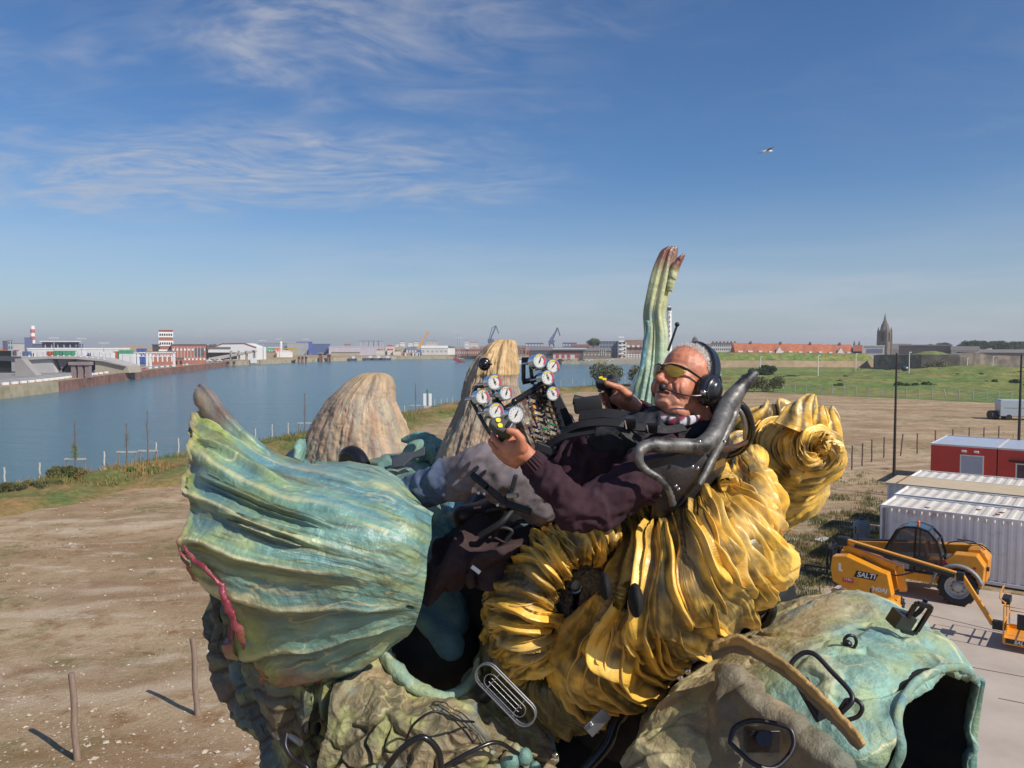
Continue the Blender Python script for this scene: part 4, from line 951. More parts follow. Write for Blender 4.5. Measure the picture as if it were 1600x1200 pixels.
def body_parts():
 rows = W([
  [(350, 900, 3.05), (338, 935, 3.05), (345, 990, 3.08), (345, 1050, 3.1), (375, 1110, 3.12), (408, 1150, 3.15), (415, 1300, 3.2)],
  [(380, 905, 2.85), (366, 945, 2.88), (372, 1000, 2.9), (378, 1060, 2.92), (405, 1115, 2.95), (425, 1160, 2.98), (430, 1300, 3.0)],
  [(430, 930, 2.78), (420, 985, 2.78), (425, 1040, 2.78), (440, 1090, 2.78), (450, 1130, 2.8), (460, 1180, 2.82), (460, 1300, 2.85)],
  [(500, 960, 2.76), (495, 1015, 2.76), (500, 1060, 2.74), (505, 1100, 2.72), (508, 1140, 2.74), (510, 1190, 2.76), (510, 1300, 2.8)],
  [(580, 980, 2.80), (570, 1020, 2.78), (560, 1060, 2.74), (552, 1100, 2.70), (548, 1140, 2.70), (545, 1190, 2.72), (545, 1300, 2.75)]])
 A = sgrid(rows, 360, 380); N = gnorm(A); u, v = UV(360, 380)
 f1, f21, hh = cells(np.stack([u * .8 + .05 * fbm(A * 5, 2), v], -1), 42, 8, (1, 1.6))
 s = saw(u * 5.5 + .8 * fbm(np.stack([u * 3, v * 2, 0 * u], -1), 3), .6, 1.2)
 h = .045 * s + .009 * sstep(f21, 0, .05) * (.3 + hh) + .03 * fbm(A * np.array([5, 5, 2.5]), 4) + .006 * ridged(A * 14, 2)
 B = A + N * h[..., None]
 c = lerp(SLATE, OLIVE * .9 + TEAL * .1, sstep(u + .2 * fbm(A * 4, 3), .25, .7)); c, _ = paint(B, c, -.2, .25, 1.6, 7)
 c = lerp(c, np.array([.16, .10, .075]), .5 * sstep(pnoise(A * 4 + 3), .1, .5))
 c = lerp(c, BROWN * .4, .75 * (1 - sstep(f21, 0, .035)))
 o = mpart(gridmesh('cheek', B, M_hide, col=c, thick=.03)); tag(o, 'dark slate coloured lumpy cheek under the fin')
 for x, y in ((479, 1137), (496, 1139)):
  mb = MB(); mb.sph(P(x, y, 2.68), (.011, .03, .020), 14); mpart(mb.build('nostril_hole', M_dark))
 rows = W([
  [(540, 1040, 2.80), (520, 1090, 2.66), (515, 1140, 2.60), (505, 1190, 2.58), (495, 1300, 2.6)],
  [(600, 1020, 2.88), (590, 1080, 2.66), (585, 1135, 2.56), (580, 1190, 2.52), (575, 1300, 2.54)],
  [(650, 1070, 2.84), (650, 1100, 2.64), (650, 1140, 2.55), (650, 1190, 2.50), (650, 1300, 2.50)],
  [(710, 1085, 2.84), (715, 1105, 2.68), (720, 1145, 2.58), (722, 1190, 2.53), (725, 1300, 2.52)],
  [(745, 1050, 2.92), (775, 1100, 2.80), (795, 1150, 2.70), (800, 1200, 2.64), (800, 1300, 2.62)],
  [(790, 1100, 3.0), (840, 1140, 2.88), (868, 1180, 2.80), (870, 1230, 2.74), (872, 1300, 2.74)]])
 nu, nv = 520, 360
 A = sgrid(rows, nu, nv); N = gnorm(A); u, v = UV(nu, nv)
 wv = .03 * fbm(np.stack([u * 6, v * 6, 0 * u], -1), 3)
 f1, f21, hh = cells(np.stack([u + wv, v - wv], -1), 90, 21, (1.5, 1.0))
 sc = sstep(f21, 0, .045); big = sstep(v + .10 * fbm(A * 4, 3), .42, .56)
 h = big * (.028 * sc * (.35 + .9 * hh)) + (1 - big) * (.014 * saw(u * 5 + fbm(A * 4, 3), .6) + .010 * sstep(ridged(A * 4.5, 2), .9, 1.3)) + .03 * fbm(A * 4.5, 3) + .006 * ridged(A * 16, 2)
 B = A + N * h[..., None]
 c = lerp(np.array([.16, .135, .075]), np.array([.27, .20, .115]), sstep(fbm(A * 3, 3) + hh * .4 - .1, -.2, .4))
 c, _ = paint(B, c, -.45, .35, 1.8, 13)
 c = lerp(c, BROWN * .45, .85 * (1 - sstep(f21, 0, .022)) * big)
 c = lerp(c, TEAL * .8, .35 * sstep(pnoise(A * 5 + 70), .1, .4))
 o = mpart(gridmesh('scaly_neck', B, M_hide, col=c, thick=.03)); tag(o, 'brown and teal cobbled scales of the neck')
 A = rings([(P(x, y, d), r, r * .8, None, Vector((0, -1, .3))) for x, y, d, r in ((600, 1000, 2.92, .02), (606, 1028, 2.84, .032), (625, 1055, 2.78, .036), (655, 1078, 2.74, .034), (690, 1090, 2.73, .032), (718, 1082, 2.76, .026), (740, 1060, 2.84, .022), (748, 1030, 2.92, .012))], 30, 14)
 A = A + .006 * fbm(A * 12, 3)[..., None]
 base, _ = paint(A, TEAL * .95 + CREAM * .18 + 0 * A, -.1, .6, 1.6); mpart(gridmesh('socket_rim', A, M_hide, col=base, wrap=True, cap0=True, cap1=True))
 mb = MB(); mb.sph(P(675, 1010, 3.10), (.19, .14, .20), 24)
 mpart(mb.build('socket_interior', M_dark, smooth=True))
 blobm = blob('shoulder_joint', [('e', P(690, 960, 3.04), (.11, .10, .12)), ('c', [P(655, 960, 2.95), P(700, 1005, 2.93)], [.03, .06])], M_hide, None, .012, 8,
                 post=lambda V, N: (V + N * (.015 * fbm(V * 6, 3))[:, None], lerp(TEAL * .6, BLUE * .6, sstep(fbm(V * 5, 3), -.3, .3))))
 mpart(blobm)
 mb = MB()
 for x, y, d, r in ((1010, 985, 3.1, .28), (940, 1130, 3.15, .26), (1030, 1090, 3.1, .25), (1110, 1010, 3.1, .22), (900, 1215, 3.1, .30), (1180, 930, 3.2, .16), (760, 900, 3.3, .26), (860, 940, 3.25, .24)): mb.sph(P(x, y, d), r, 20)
 o = blobm2 = mpart(mb.build('dark_backing', M_dark, smooth=True)); tag(o, 'black filler behind the shells that darkens the gaps')  # near-black balls, painted shade for the dark gaps between the shells
 mb = MB()
 trunk = [(Vector((.1, 4.6, 8.05)), 1.0, .9), (Vector((.15, 4.3, 7.4)), 1.15, 1.0), (Vector((.2, 4.0, 6.6)), 1.2, 1.05), (Vector((.25, 3.8, 5.4)), 1.5, 1.35), (Vector((.3, 3.8, 4.2)), 1.45, 1.4), (Vector((.3, 3.8, 3.3)), .8, .8), (Vector((.3, 3.8, 3.1)), .1, .1)]
 A = rings([(a, b_, c_, Vector((0, 0, 1)), Vector((1, 0, 0))) for a, b_, c_ in trunk], 120, 16)
 c0 = A.mean(1, keepdims=True); A = c0 + (A - c0) * (1 + .07 * ridged(A * 1.4, 3) + .05 * fbm(A * 4, 3))[..., None]
 base, _ = paint(A, lerp(SLATE, OLIVE, sstep(fbm(A * 1.5, 3), -.3, .3)), -.1, .3); o = mpart(gridmesh('trunk', A, M_hide, col=base, wrap=True, cap0=True, cap1=True))
 for sx in (-1, 1):
  for sy in (-1, 1):
   A = rings([(Vector((.3 + sx * 1.0, 3.8 + sy * .9, 4.6)), .5, .5, None, Vector((1, 0, 0))), (Vector((.3 + sx * 1.7, 3.8 + sy * 1.4, 3.4)), .38, .4, None, Vector((1, 0, 0))), (Vector((.3 + sx * 2.0, 3.8 + sy * 1.8, 1.9)), .25, .28, None, Vector((1, 0, 0))), (Vector((.3 + sx * 1.9, 3.8 + sy * 1.5, .6)), .22, .24, None, Vector((1, 0, 0))), (Vector((.3 + sx * 2.0, 3.8 + sy * 1.5, .02)), .38, .42, None, Vector((1, 0, 0)))], 48, 12)
   A = A + .05 * fbm(A * 3, 3)[..., None]; base, _ = paint(A, OLIVE + 0 * A, 0, .3); mpart(gridmesh('leg', A, M_hide, col=base, wrap=True, cap0=True, cap1=True))
 rows = W([[(440, 722, 4.35), (470, 700, 4.5), (560, 690, 4.7), (640, 690, 4.6), (700, 715, 4.4)], [(430, 760, 4.0), (480, 735, 3.95), (560, 728, 3.9), (650, 712, 3.9), (720, 735, 3.9)], [(450, 830, 3.6), (510, 790, 3.5), (600, 760, 3.45), (680, 755, 3.4), (760, 770, 3.4)], [(500, 900, 3.4), (580, 850, 3.3), (660, 850, 3.25), (740, 860, 3.2), (820, 870, 3.2)], [(600, 960, 3.4), (640, 940, 3.2), (700, 930, 3.15), (760, 930, 3.15), (840, 930, 3.2)]])
 A = sgrid(rows, 160, 160); N = gnorm(A); u, v = UV(160, 160)
 f1, f21, hh = cells(np.stack([u, v], -1), 46, 4); B = A + N * (.025 * sstep(f21, 0, .05) * (.4 + hh) + .01 * fbm(A * 4, 3))[..., None]
 base, _ = paint(B, TEAL * .75 + 0 * B, .05, .7, 1.5, 2); o = mpart(gridmesh('back_plates', B, M_hide, col=base, thick=.03)); tag(o, 'teal plates of the back round the spikes')
 for pts, ws in (([(628, 688, 3.9), (655, 690, 3.86), (683, 700, 3.82), (690, 712, 3.8)], (.012, .05, .045, .01)), ([(465, 722, 4.0), (470, 700, 4.05), (478, 690, 4.1)], (.05, .05, .02)), ([(632, 715, 3.6), (650, 705, 3.6), (668, 708, 3.6), (680, 722, 3.55)], (.02, .05, .045, .02))):
  A = rings([(P(*p), w, w * .5, None, Vector((0, 0, 1))) for p, w in zip(pts, ws)], 36, 14); A = A + .008 * fbm(A * 14, 3)[..., None]
  base, _ = paint(A, TEAL + 0 * A, 0, .7, 1.5); mpart(gridmesh('back_plate', A, M_hide, col=base, wrap=True, cap0=True, cap1=True))
 mb = MB(); a, b_ = P(616, 727, 3.55), P(662, 706, 3.5)
 mb.prism([(-.075, -.03), (-.03, -.045), (.02, -.02), (.075, -.03), (.085, .02), (.03, .012), (-.02, .035), (-.075, .02)], (a + b_) / 2 + Vector((0, -.03, .012)), Vector((.93, 0, .36)), Vector((-.2, .7, .6)).normalized(), Vector((.2, -.55, .8)).normalized(), .012)
 pl = mpart(mb.build('step_plate', mat('grey_metal', (.10, .11, .12), .45, .4, var=.2), bevel=.003))
body_parts()
def muzzle():
 rows = W([
  [(960, 1010, 3.6), (1120, 985, 3.6), (1260, 975, 3.6), (1380, 990, 3.5), (1500, 1070, 3.3)],
  [(1040, 1080, 3.05), (1185, 966, 3.05), (1262, 934, 3.02), (1330, 929, 2.98), (1386, 943, 2.90), (1440, 974, 2.80), (1490, 1010, 2.70), (1524, 1060, 2.60)],
  [(1020, 1120, 2.78), (1150, 1002, 2.76), (1232, 966, 2.72), (1305, 960, 2.66), (1365, 976, 2.58), (1420, 1004, 2.50), (1462, 1028, 2.44), (1500, 1042, 2.42)],
  [(995, 1160, 2.56), (1120, 1045, 2.54), (1205, 1020, 2.48), (1282, 1012, 2.40), (1345, 1026, 2.32), (1398, 1046, 2.27), (1432, 1056, 2.26), (1458, 1050, 2.27)],
  [(975, 1205, 2.42), (1090, 1105, 2.40), (1180, 1086, 2.32), (1258, 1078, 2.24), (1320, 1088, 2.17), (1370, 1098, 2.14), (1400, 1094, 2.14), (1418, 1082, 2.16)],
  [(950, 1260, 2.36), (1060, 1180, 2.32), (1150, 1160, 2.24), (1235, 1148, 2.15), (1305, 1150, 2.08), (1360, 1150, 2.05), (1388, 1142, 2.05), (1402, 1128, 2.07)],
  [(940, 1330, 2.36), (1040, 1270, 2.32), (1140, 1240, 2.22), (1230, 1215, 2.12), (1305, 1198, 2.05), (1362, 1188, 2.02), (1388, 1182, 2.02), (1400, 1170, 2.03)],
  [(930, 1420, 2.5), (1040, 1380, 2.42), (1140, 1350, 2.32), (1230, 1310, 2.22), (1300, 1262, 2.14), (1345, 1232, 2.08), (1372, 1215, 2.05), (1385, 1205, 2.05)]])
 nu, nv = 380, 460
 A = sgrid(rows, nu, nv); N = gnorm(A); u, v = UV(nu, nv)
 cr = ridged(A * 2.2 + .3 * fbm(A * 3, 2)[..., None] + 5, 3)
 crease = sstep(cr, 1.15, 1.5)
 h = .020 * fbm(A * 2.6, 3) + .012 * crease + .006 * fbm(A * 11, 3) - .010 * sstep(ridged(A * 3.1 + 31, 2), 1.05, 1.3)
 f1, f21, hh = cells(np.stack([u * 1.3, v], -1), 26, 5, (1.3, 1)); left = 1 - sstep(v, .10, .30)
 h += .02 * sstep(f21, 0, .03) * (hh) * left
 B = A + N * h[..., None]
 c = lerp(TAN * 1.12, TEAL * 1.12 + CREAM * .10, sstep(v + .16 * fbm(A * 2.4, 3) + .10 * u, .42, .72))
 c, w = paint(B, c, -.32, .85, 1.5, 20)
 c = lerp(c, CREAM, crease * .5)
 c = lerp(c, BROWN * .8, .8 * (1 - sstep(f21, 0, .012)) * left)
 o = mpart(gridmesh('jaw_shell', B, M_hide, col=c, thick=.03)); tag(o, 'tan and teal painted jaw shell with a wide black opening')
 lip = [(1526, 1064, 2.60), (1500, 1043, 2.42), (1458, 1050, 2.27), (1418, 1082, 2.16), (1402, 1128, 2.07), (1408, 1172, 2.04), (1392, 1212, 2.05), (1375, 1300, 2.1)]
 lip2 = [(1518, 1100, 2.66), (1512, 1145, 2.66), (1522, 1165, 2.64), (1508, 1185, 2.64), (1516, 1240, 2.62), (1490, 1320, 2.5)]
 A = rings([(P(*p), .010, .014, None, Vector((0, -1, 0))) for p in lip], 24, 16); A = A + .004 * fbm(A * 18, 3)[..., None]
 base, _ = paint(A, TEAL * .9 + CREAM * .08 + 0 * A, -.25, .8, 1.6); mpart(gridmesh('lip', A, M_hide, col=base, wrap=True, cap0=True, cap1=True))
 A = rings([(P(*p), r * .7, .018, None, Vector((1, 0, 0))) for p, r in zip([(1526, 1064, 2.60)] + lip2, (.014, .018, .012, .020, .008, .022, .03))], 24, 16); A = A + .004 * fbm(A * 18, 3)[..., None]
 base, _ = paint(A, TEAL * .9 + CREAM * .08 + 0 * A, -.25, .8, 1.6); mpart(gridmesh('lip', A, M_hide, col=base, wrap=True, cap0=True, cap1=True))
 loop = [np.array(P(*p)) for p in lip + lip2[::-1]]
 C = np.array(loop + loop[:1]); C = crom(C, 90)[:-1]; cen = C.mean(0)
 layers = [C + np.array([0, .01, 0]), cen + (C - cen) * .97 + np.array([-.08, .12, -.02]), cen + (C - cen) * .9 + np.array([-.26, .34, -.05]), cen + (C - cen) * .6 + np.array([-.36, .46, -.05])]
 A = np.stack(layers)
 mpart(gridmesh('mouth_interior', A, M_dark, wrap=True, cap1=True))
 rows = W([[(1524, 1060, 2.60), (1518, 1100, 2.66), (1512, 1150, 2.66), (1512, 1300, 2.6)], [(1500, 1040, 3.3), (1500, 1100, 3.3), (1500, 1200, 3.3), (1500, 1300, 3.2)]])
 A = sgrid(rows, 20, 40); base, _ = paint(A, TEAL + 0 * A); mpart(gridmesh('jaw_side', A, M_hide, col=base, thick=.03))
 rows = W([[(1116, 1012, 2.12), (1150, 1000, 2.10), (1218, 1030, 1.98), (1284, 1092, 1.84), (1342, 1166, 1.72)], [(1113, 1026, 2.15), (1146, 1015, 2.13), (1211, 1042, 2.01), (1277, 1100, 1.87), (1340, 1173, 1.75)], [(1114, 1032, 2.22), (1147, 1021, 2.20), (1209, 1046, 2.08), (1274, 1103, 1.95), (1339, 1175, 1.80)]])
 A = sgrid(rows, 90, 220); N = gnorm(A); u, v = UV(90, 220)
 B = A + N * (.008 * fbm(A * 6, 3) + .004 * fbm(A * 25, 2))[..., None]
 c = lerp(np.array([.45, .27, .09]), np.array([.17, .13, .10]), sstep(u + .06 * fbm(A * 10, 2), .28, .38)) * (1 + .25 * fbm(A * 14, 3)[..., None])
 o = mpart(gridmesh('jaw_flap', B, M_hide, col=c, thick=.012)); tag(o, 'brown edged flap lying over the jaw')
 def pst(V, N):
  return V + N * (.022 * fbm(V * 5, 3) + .009 * (ridged(V * 6, 3) - 1) + .003 * fbm(V * 25, 2))[:, None], lerp(lerp(np.array([.19, .16, .105]), np.array([.32, .25, .16]), sstep(fbm(V * 6, 3), .0, .5)), TEAL * .5, sstep(V[:, 0], .75, .95) * .6)
 o = mpart(blob('jaw_muscle', [('c', [P(1145, 1065, 2.38), P(1165, 1115, 2.34), P(1185, 1180, 2.30), P(1200, 1290, 2.26)], [.06, .12, .16, .18]), ('c', [P(1165, 1090, 2.26), P(1205, 1120, 2.20), P(1250, 1160, 2.13), P(1310, 1195, 2.02)], [.04, .055, .055, .04]), ('c', [P(1200, 1170, 2.2), P(1240, 1210, 2.14), P(1280, 1280, 2.1)], [.07, .08, .09])], M_hide, None, .010, 8, pst))
 tag(o, 'shaded brown lumps of jaw muscle under the flap')
muzzle()
M_gun = mat('gunmetal', (.045, .042, .048), .38, .7, var=.2, scale=20)
def rr_loop(pts, r=.007):
 m = MB(); m.tube(pts, r, n=10, closed=True, sub=5); return m
def handle(loop, r, name='handle'):
 mb = rr_loop(PP(loop), r); o = mpart(mb.build(name, M_gun, smooth=True)); return o
h1 = handle([(1234, 1052, 2.02), (1237, 1036, 2.03), (1256, 1020, 2.03), (1270, 1021, 2.02), (1300, 1050, 1.98), (1331, 1086, 1.93), (1331, 1096, 1.92), (1318, 1110, 1.92), (1300, 1124, 1.93), (1292, 1118, 1.94), (1270, 1090, 1.97)], .0065)
h2 = handle([(1322, 1094, 1.93), (1338, 1094, 1.92), (1347, 1104, 1.91), (1342, 1118, 1.91), (1318, 1126, 1.92), (1300, 1128, 1.93), (1305, 1120, 1.93)], .0055)
h3 = handle([(1140, 1160, 2.04), (1147, 1138, 2.06), (1172, 1126, 2.07), (1200, 1128, 2.07), (1235, 1140, 2.05), (1240, 1165, 2.03), (1210, 1200, 2.0), (1180, 1195, 2.0)], .0065)
mb = MB(); q = [(1240, 1058, 1.99), (1264, 1058, 1.98), (1300, 1118, 1.93), (1280, 1128, 1.93)]
pts = PP(q); n_ = (pts[1] - pts[0]).cross(pts[3] - pts[0]).normalized()
for s_ in (0, 1): pass
f = mb.bm.faces.new([mb.bm.verts.new(p) for p in pts]); r_ = bmesh.ops.extrude_face_region(mb.bm, geom=[f])
for v_ in [g for g in r_['geom'] if isinstance(g, bmesh.types.BMVert)]: v_.co += Vector((0, .02, -.012))
mb.cyl(P(1265, 1084, 1.99), P(1264, 1081, 1.93), .018, n=20)
mpart(mb.build('hinge_plate', M_gun, smooth=False, bevel=.002))
mb = MB(); mb.cyl(P(1192, 1156, 2.14), P(1194, 1154, 2.03), .021, n=24); mb.box(P(1190, 1155, 2.10), (.09, .03, .06)); mpart(mb.build('bolt_plate', M_gun, smooth=True, bevel=.002))
mb = rr_loop(PP([(1319, 1005, 2.37), (1320, 998, 2.36), (1326, 993, 2.35), (1334, 994, 2.35), (1338, 1002, 2.35), (1334, 1012, 2.36), (1326, 1016, 2.37)]), .005); mb.sph(P(1324, 1007, 2.38), .015, 10)
mpart(mb.build('lifting_eye', M_gun, smooth=True))
def cam_box():
 c = P(1408, 968, 2.50); ex = Vector((.90, .30, -.30)).normalized(); ez = Vector((.28, -.25, .93)).normalized(); ey = ez.cross(ex).normalized(); ez = ex.cross(ey)
 M3 = Matrix((ex, ey, ez)).transposed().to_4x4(); mb = MB(); mb.box(c, (.066, .05, .050), M=M3, bev=.005)
 o = mpart(mb.build('lamp_box', mat('dark_box', (.035, .037, .036), .45, .1, var=.25, scale=20), smooth=True))
 a = c + ex * .028
 loop = [a + ex * x + ez * z for x, z in ((-.032, .0), (-.034, .070), (-.028, .078), (.026, .078), (.032, .070), (.032, -.016), (.026, -.026), (-.024, -.026))]
 loop = [p - ey * .02 for p in loop]
 mb = MB()
 M3b = M3
 for i in range(len(loop)): mb.bar(loop[i], loop[(i + 1) % len(loop)], .014, .010, up=ey)
 o2 = mb.build('bracket', M_gun); o2.parent = o
 mb = MB(); mb.tube([c + ex * .03 + ez * .01, c + ex * .05 + ez * .05, c + ex * .045 + ez * .09], .008); o3 = mb.build('cable', M_black, smooth=True); o3.parent = o
cam_box()
def grille():
 c = P(789, 1086, 2.46); ex = (P(833, 1132, 2.44) - P(745, 1042, 2.50)).normalized(); ey = Vector((0, -1, 0)).cross(ex).normalized(); ez = ex.cross(ey)
 def oval(L_, w, off=0): return [c + ex * (sgn * L_ + w * math.cos(t)) + ey * (w * math.sin(t)) + ez * off for sgn, ts in ((1, np.linspace(-math.pi / 2, math.pi / 2, 9)), (-1, np.linspace(math.pi / 2, 3 * math.pi / 2, 9))) for t in ts]
 mb = MB(); mb.tube(oval(.082, .036), .0028, n=8, closed=True, sub=1); mb.tube(oval(.082, .036, .022 if ez.y > 0 else -.022), .0028, n=8, closed=True, sub=1)
 mb.tube(oval(.062, .021, .004), .0018, n=8, closed=True, sub=1)
 for k in (-.007, .007): mb.cyl(c + ey * k - ex * .065, c + ey * k + ex * .065, .0012)
 for k in (-.055, .055): mb.cyl(c + ex * k - ey * .036, c + ex * k + ey * .036, .0020)
 mpart(mb.build('oval_grille', M_steel, smooth=True))
 mb = MB(); mb.sph(P(757, 1082, 2.72), (.03, .02, .04)); mpart(mb.build('grille_hole', M_dark, smooth=True))
grille()
def hose(pts, r, m=None, name='hose'):
 mb = MB(); mb.tube(PP(pts), r, n=10, sub=8); return mpart(mb.build(name, m or M_blackgloss, smooth=True))
hose([(448, 1146, 2.64), (446, 1165, 2.62), (458, 1185, 2.60), (480, 1200, 2.58), (500, 1240, 2.6)], .008, M_gun)
hose([(470, 1162, 2.60), (462, 1156, 2.62), (452, 1150, 2.64)], .010, M_steel)
hose([(630, 1170, 2.46), (648, 1130, 2.42), (678, 1112, 2.42), (715, 1125, 2.46), (740, 1128, 2.55)], .004, M_black, 'cable')
hose([(1196, 935, 2.75), (1206, 950, 2.72), (1198, 970, 2.75), (1172, 985, 2.8), (1150, 1000, 2.85)], .018)
hose([(1150, 1022, 2.75), (1120, 1040, 2.72), (1090, 1060, 2.7), (1040, 1100, 2.75)], .014)
hose([(985, 1100, 2.8), (960, 1130, 2.75), (950, 1160, 2.72), (920, 1195, 2.7), (880, 1230, 2.7)], .022)
hose([(600, 1205, 2.40), (630, 1168, 2.38), (660, 1152, 2.37), (684, 1172, 2.38), (690, 1210, 2.38)], .010)
hose([(690, 1200, 2.42), (735, 1175, 2.44), (775, 1160, 2.48), (810, 1178, 2.52)], .007)
mb = MB(); mb.bar(P(948, 1113, 2.62), P(918, 1144, 2.60), .045, .012, up=(0, -1, 0)); mb.cyl(P(924, 1133, 2.60), P(924, 1133, 2.56), .007); mpart(mb.build('link_plate', M_steel, bevel=.003))
for x, y, d in ((1074, 1048, 2.55), (1062, 1058, 2.56), (868, 1180, 2.6)):
 mb = MB(); mb.sph(P(x, y, d), .012, 12); mpart(mb.build('bolt', M_chrome, smooth=True))
for i, (x, y, r) in enumerate(((797, 1190, .034), (820, 1182, .026), (778, 1200, .024), (836, 1200, .022), (810, 1210, .026), (805, 1170, .018))):
 o = blob('wart', [('e', P(x, y, 2.56), (r, r, r * 1.1))], M_hide, None, .006, 4, post=lambda V, N: (V + N * (.006 * fbm(V * 14, 3))[:, None], lerp(TAN * .9, TEAL * .8, sstep(fbm(V * 9, 2), -.1, .4)))); mpart(o)
def seat():
 mb = MB()
 mb.tube(PP([(1052, 790, 2.42), (1046, 768, 2.40), (1030, 748, 2.38), (1010, 735, 2.38), (999, 722, 2.38), (997, 706, 2.38), (1008, 697, 2.40), (1040, 696, 2.42), (1080, 697, 2.46)]), [.015, .012, .012, .013, .015, .019, .022, .023, .024], n=16)
 mb.tube(PP([(1060, 697, 2.44), (1095, 696, 2.47), (1116, 678, 2.52), (1126, 655, 2.58), (1136, 632, 2.64), (1152, 612, 2.68), (1172, 590, 2.70), (1183, 580, 2.71)]), [.020, .027, .030, .029, .030, .030, .022, .012], n=18)
 mb.tube(PP([(1158, 612, 2.70), (1150, 640, 2.68), (1132, 680, 2.62), (1112, 720, 2.55), (1090, 760, 2.50)]), [.014, .016, .017, .016, .014], n=12)
 def pst(V, N): return V
 me = mb.mesh('seat_frame'); o = bpy.data.objects.new('seat_frame', me); COL.objects.link(o)
 a = o.modifiers.new('r', 'REMESH'); a.mode = 'VOXEL'; a.voxel_size = .007; b = o.modifiers.new('s', 'SMOOTH'); b.iterations = 8
 dg = bpy.context.evaluated_depsgraph_get(); me2 = bpy.data.meshes.new_from_object(o.evaluated_get(dg)); o.modifiers.clear(); o.data = me2
 V = np.zeros(len(me2.vertices) * 3); me2.vertices.foreach_get('co', V); V = V.reshape(-1, 3); N = np.zeros(len(V) * 3); me2.vertices.foreach_get('normal', N); N = N.reshape(-1, 3)
 V = V + N * (.003 * fbm(V * 6, 3) + .0012 * fbm(V * 30, 3))[:, None]; me2.vertices.foreach_set('co', V.ravel()); me2.materials.clear(); me2.materials.append(M_castal)
 me2.polygons.foreach_set('use_smooth', [True] * len(me2.polygons)); mpart(o); tag(o, 'grey cast metal shoulder frame round the driver')
 rows = W([[(1005, 720, 2.44), (1060, 708, 2.48), (1110, 690, 2.58), (1140, 650, 2.72)], [(1020, 780, 2.50), (1060, 765, 2.50), (1100, 740, 2.56), (1140, 700, 2.72)], [(1010, 850, 2.70), (1060, 820, 2.66), (1100, 790, 2.68), (1130, 750, 2.8)]])
 A = sgrid(rows, 50, 50); A = A + gnorm(A) * (.008 * fbm(A * 7, 3))[..., None]
 mpart(gridmesh('backrest', A, mat('dark_leather', (.028, .024, .026), .5, var=.3, scale=14, bump=.003, bscale=90), thick=.03))
 rows = W([[(870, 850, 2.95), (960, 820, 2.95), (1060, 770, 3.0), (1130, 700, 3.05)], [(860, 820, 3.15), (960, 790, 3.2), (1060, 740, 3.25), (1140, 660, 3.3)]])
 A = sgrid(rows, 20, 40); mpart(gridmesh('seat_shell', A, MATS['dark_leather'], thick=.04))
 for x, y, d in ((1093, 690, 2.43), (1082, 729, 2.46), (1090, 731, 2.46), (1056, 759, 2.42), (1060, 764, 2.42), (1132, 690, 2.55)):
  mb = MB(); mb.sph(P(x, y, d - .03), .006, 10); mpart(mb.build('bolt', M_chrome, smooth=True))
seat()
hose([(1150, 626, 2.74), (1165, 640, 2.74), (1173, 660, 2.76), (1172, 685, 2.80), (1155, 705, 2.85), (1120, 715, 2.9)], .013)
hose([(1144, 630, 2.72), (1158, 645, 2.72), (1164, 665, 2.74), (1164, 685, 2.8)], .008, M_steel)
hose([(1118, 700, 2.58), (1150, 697, 2.66), (1166, 690, 2.74)], .008, mat('copper_pipe', (.20, .10, .06), .3, .8), 'pipe')
for i in range(7):
 mb = MB(); c_ = P(1108 + i * 3.3, 731 - i * 1.6, 2.62); mb.cyl(c_ + Vector((-.002, 0, -.012)), c_ + Vector((.002, 0, .012)), .011, n=12); mpart(mb.build('brass_fitting', mat('brass', (.45, .32, .12), .25, .9, var=.2), smooth=True))
# ================================================================ THE DRIVER
M_skin = mat('skin', vcol=True, rough=.42, var=.12, scale=40, bump=.0012, bscale=220, spec=.5)
MATS['skin'].node_tree.nodes['Principled BSDF'].inputs['Subsurface Weight'].default_value = .08
MATS['skin'].node_tree.nodes['Principled BSDF'].inputs['Subsurface Radius'].default_value = (.02, .008, .004)
M_fleece = mat('maroon_fleece', (.044, .022, .030), .95, var=.18, scale=30, bump=.0018, bscale=260, spec=.15)
M_denim = mat('denim', vcol=True, rough=.9, var=.18, scale=30, bump=.0012, bscale=300, spec=.15)
M_vest = mat('navy_vest', (.014, .015, .022), .8, var=.3, scale=20, bump=.002, bscale=120)
M_strap = mat('webbing', (.011, .010, .012), .7, var=.2, scale=60, bump=.001, bscale=400)
HC = P(1070, 597, 2.76)
Fv = Vector((-.73, -.58, .36)).normalized(); Uv = Vector((.0, .0, 1)); Uv = (Uv - Fv * Uv.dot(Fv)).normalized(); Lv = Uv.cross(Fv).normalized()
HS = 1.10
HM = Matrix.Translation(HC) @ Matrix((Fv, Lv, Uv)).transposed().to_4x4() @ Matrix.Scale(HS, 4)
Hrot = Matrix((Fv, Lv, Uv)).transposed().to_4x4()
def H(x, y, z): return HM @ Vector((x, y, z))
def Hr(*r): return tuple(q * HS for q in r)
person = thing('person', 'grey haired man in maroon sweatshirt lying back in the seat, hands on the control grips', 'person', tuple(P(900, 790, 2.85)))
def pin(o, par=None):
 o.parent = par or person
 if par is None: o.matrix_parent_inverse = root_inv(person)
 return o
SK = np.array([.52, .20, .115])
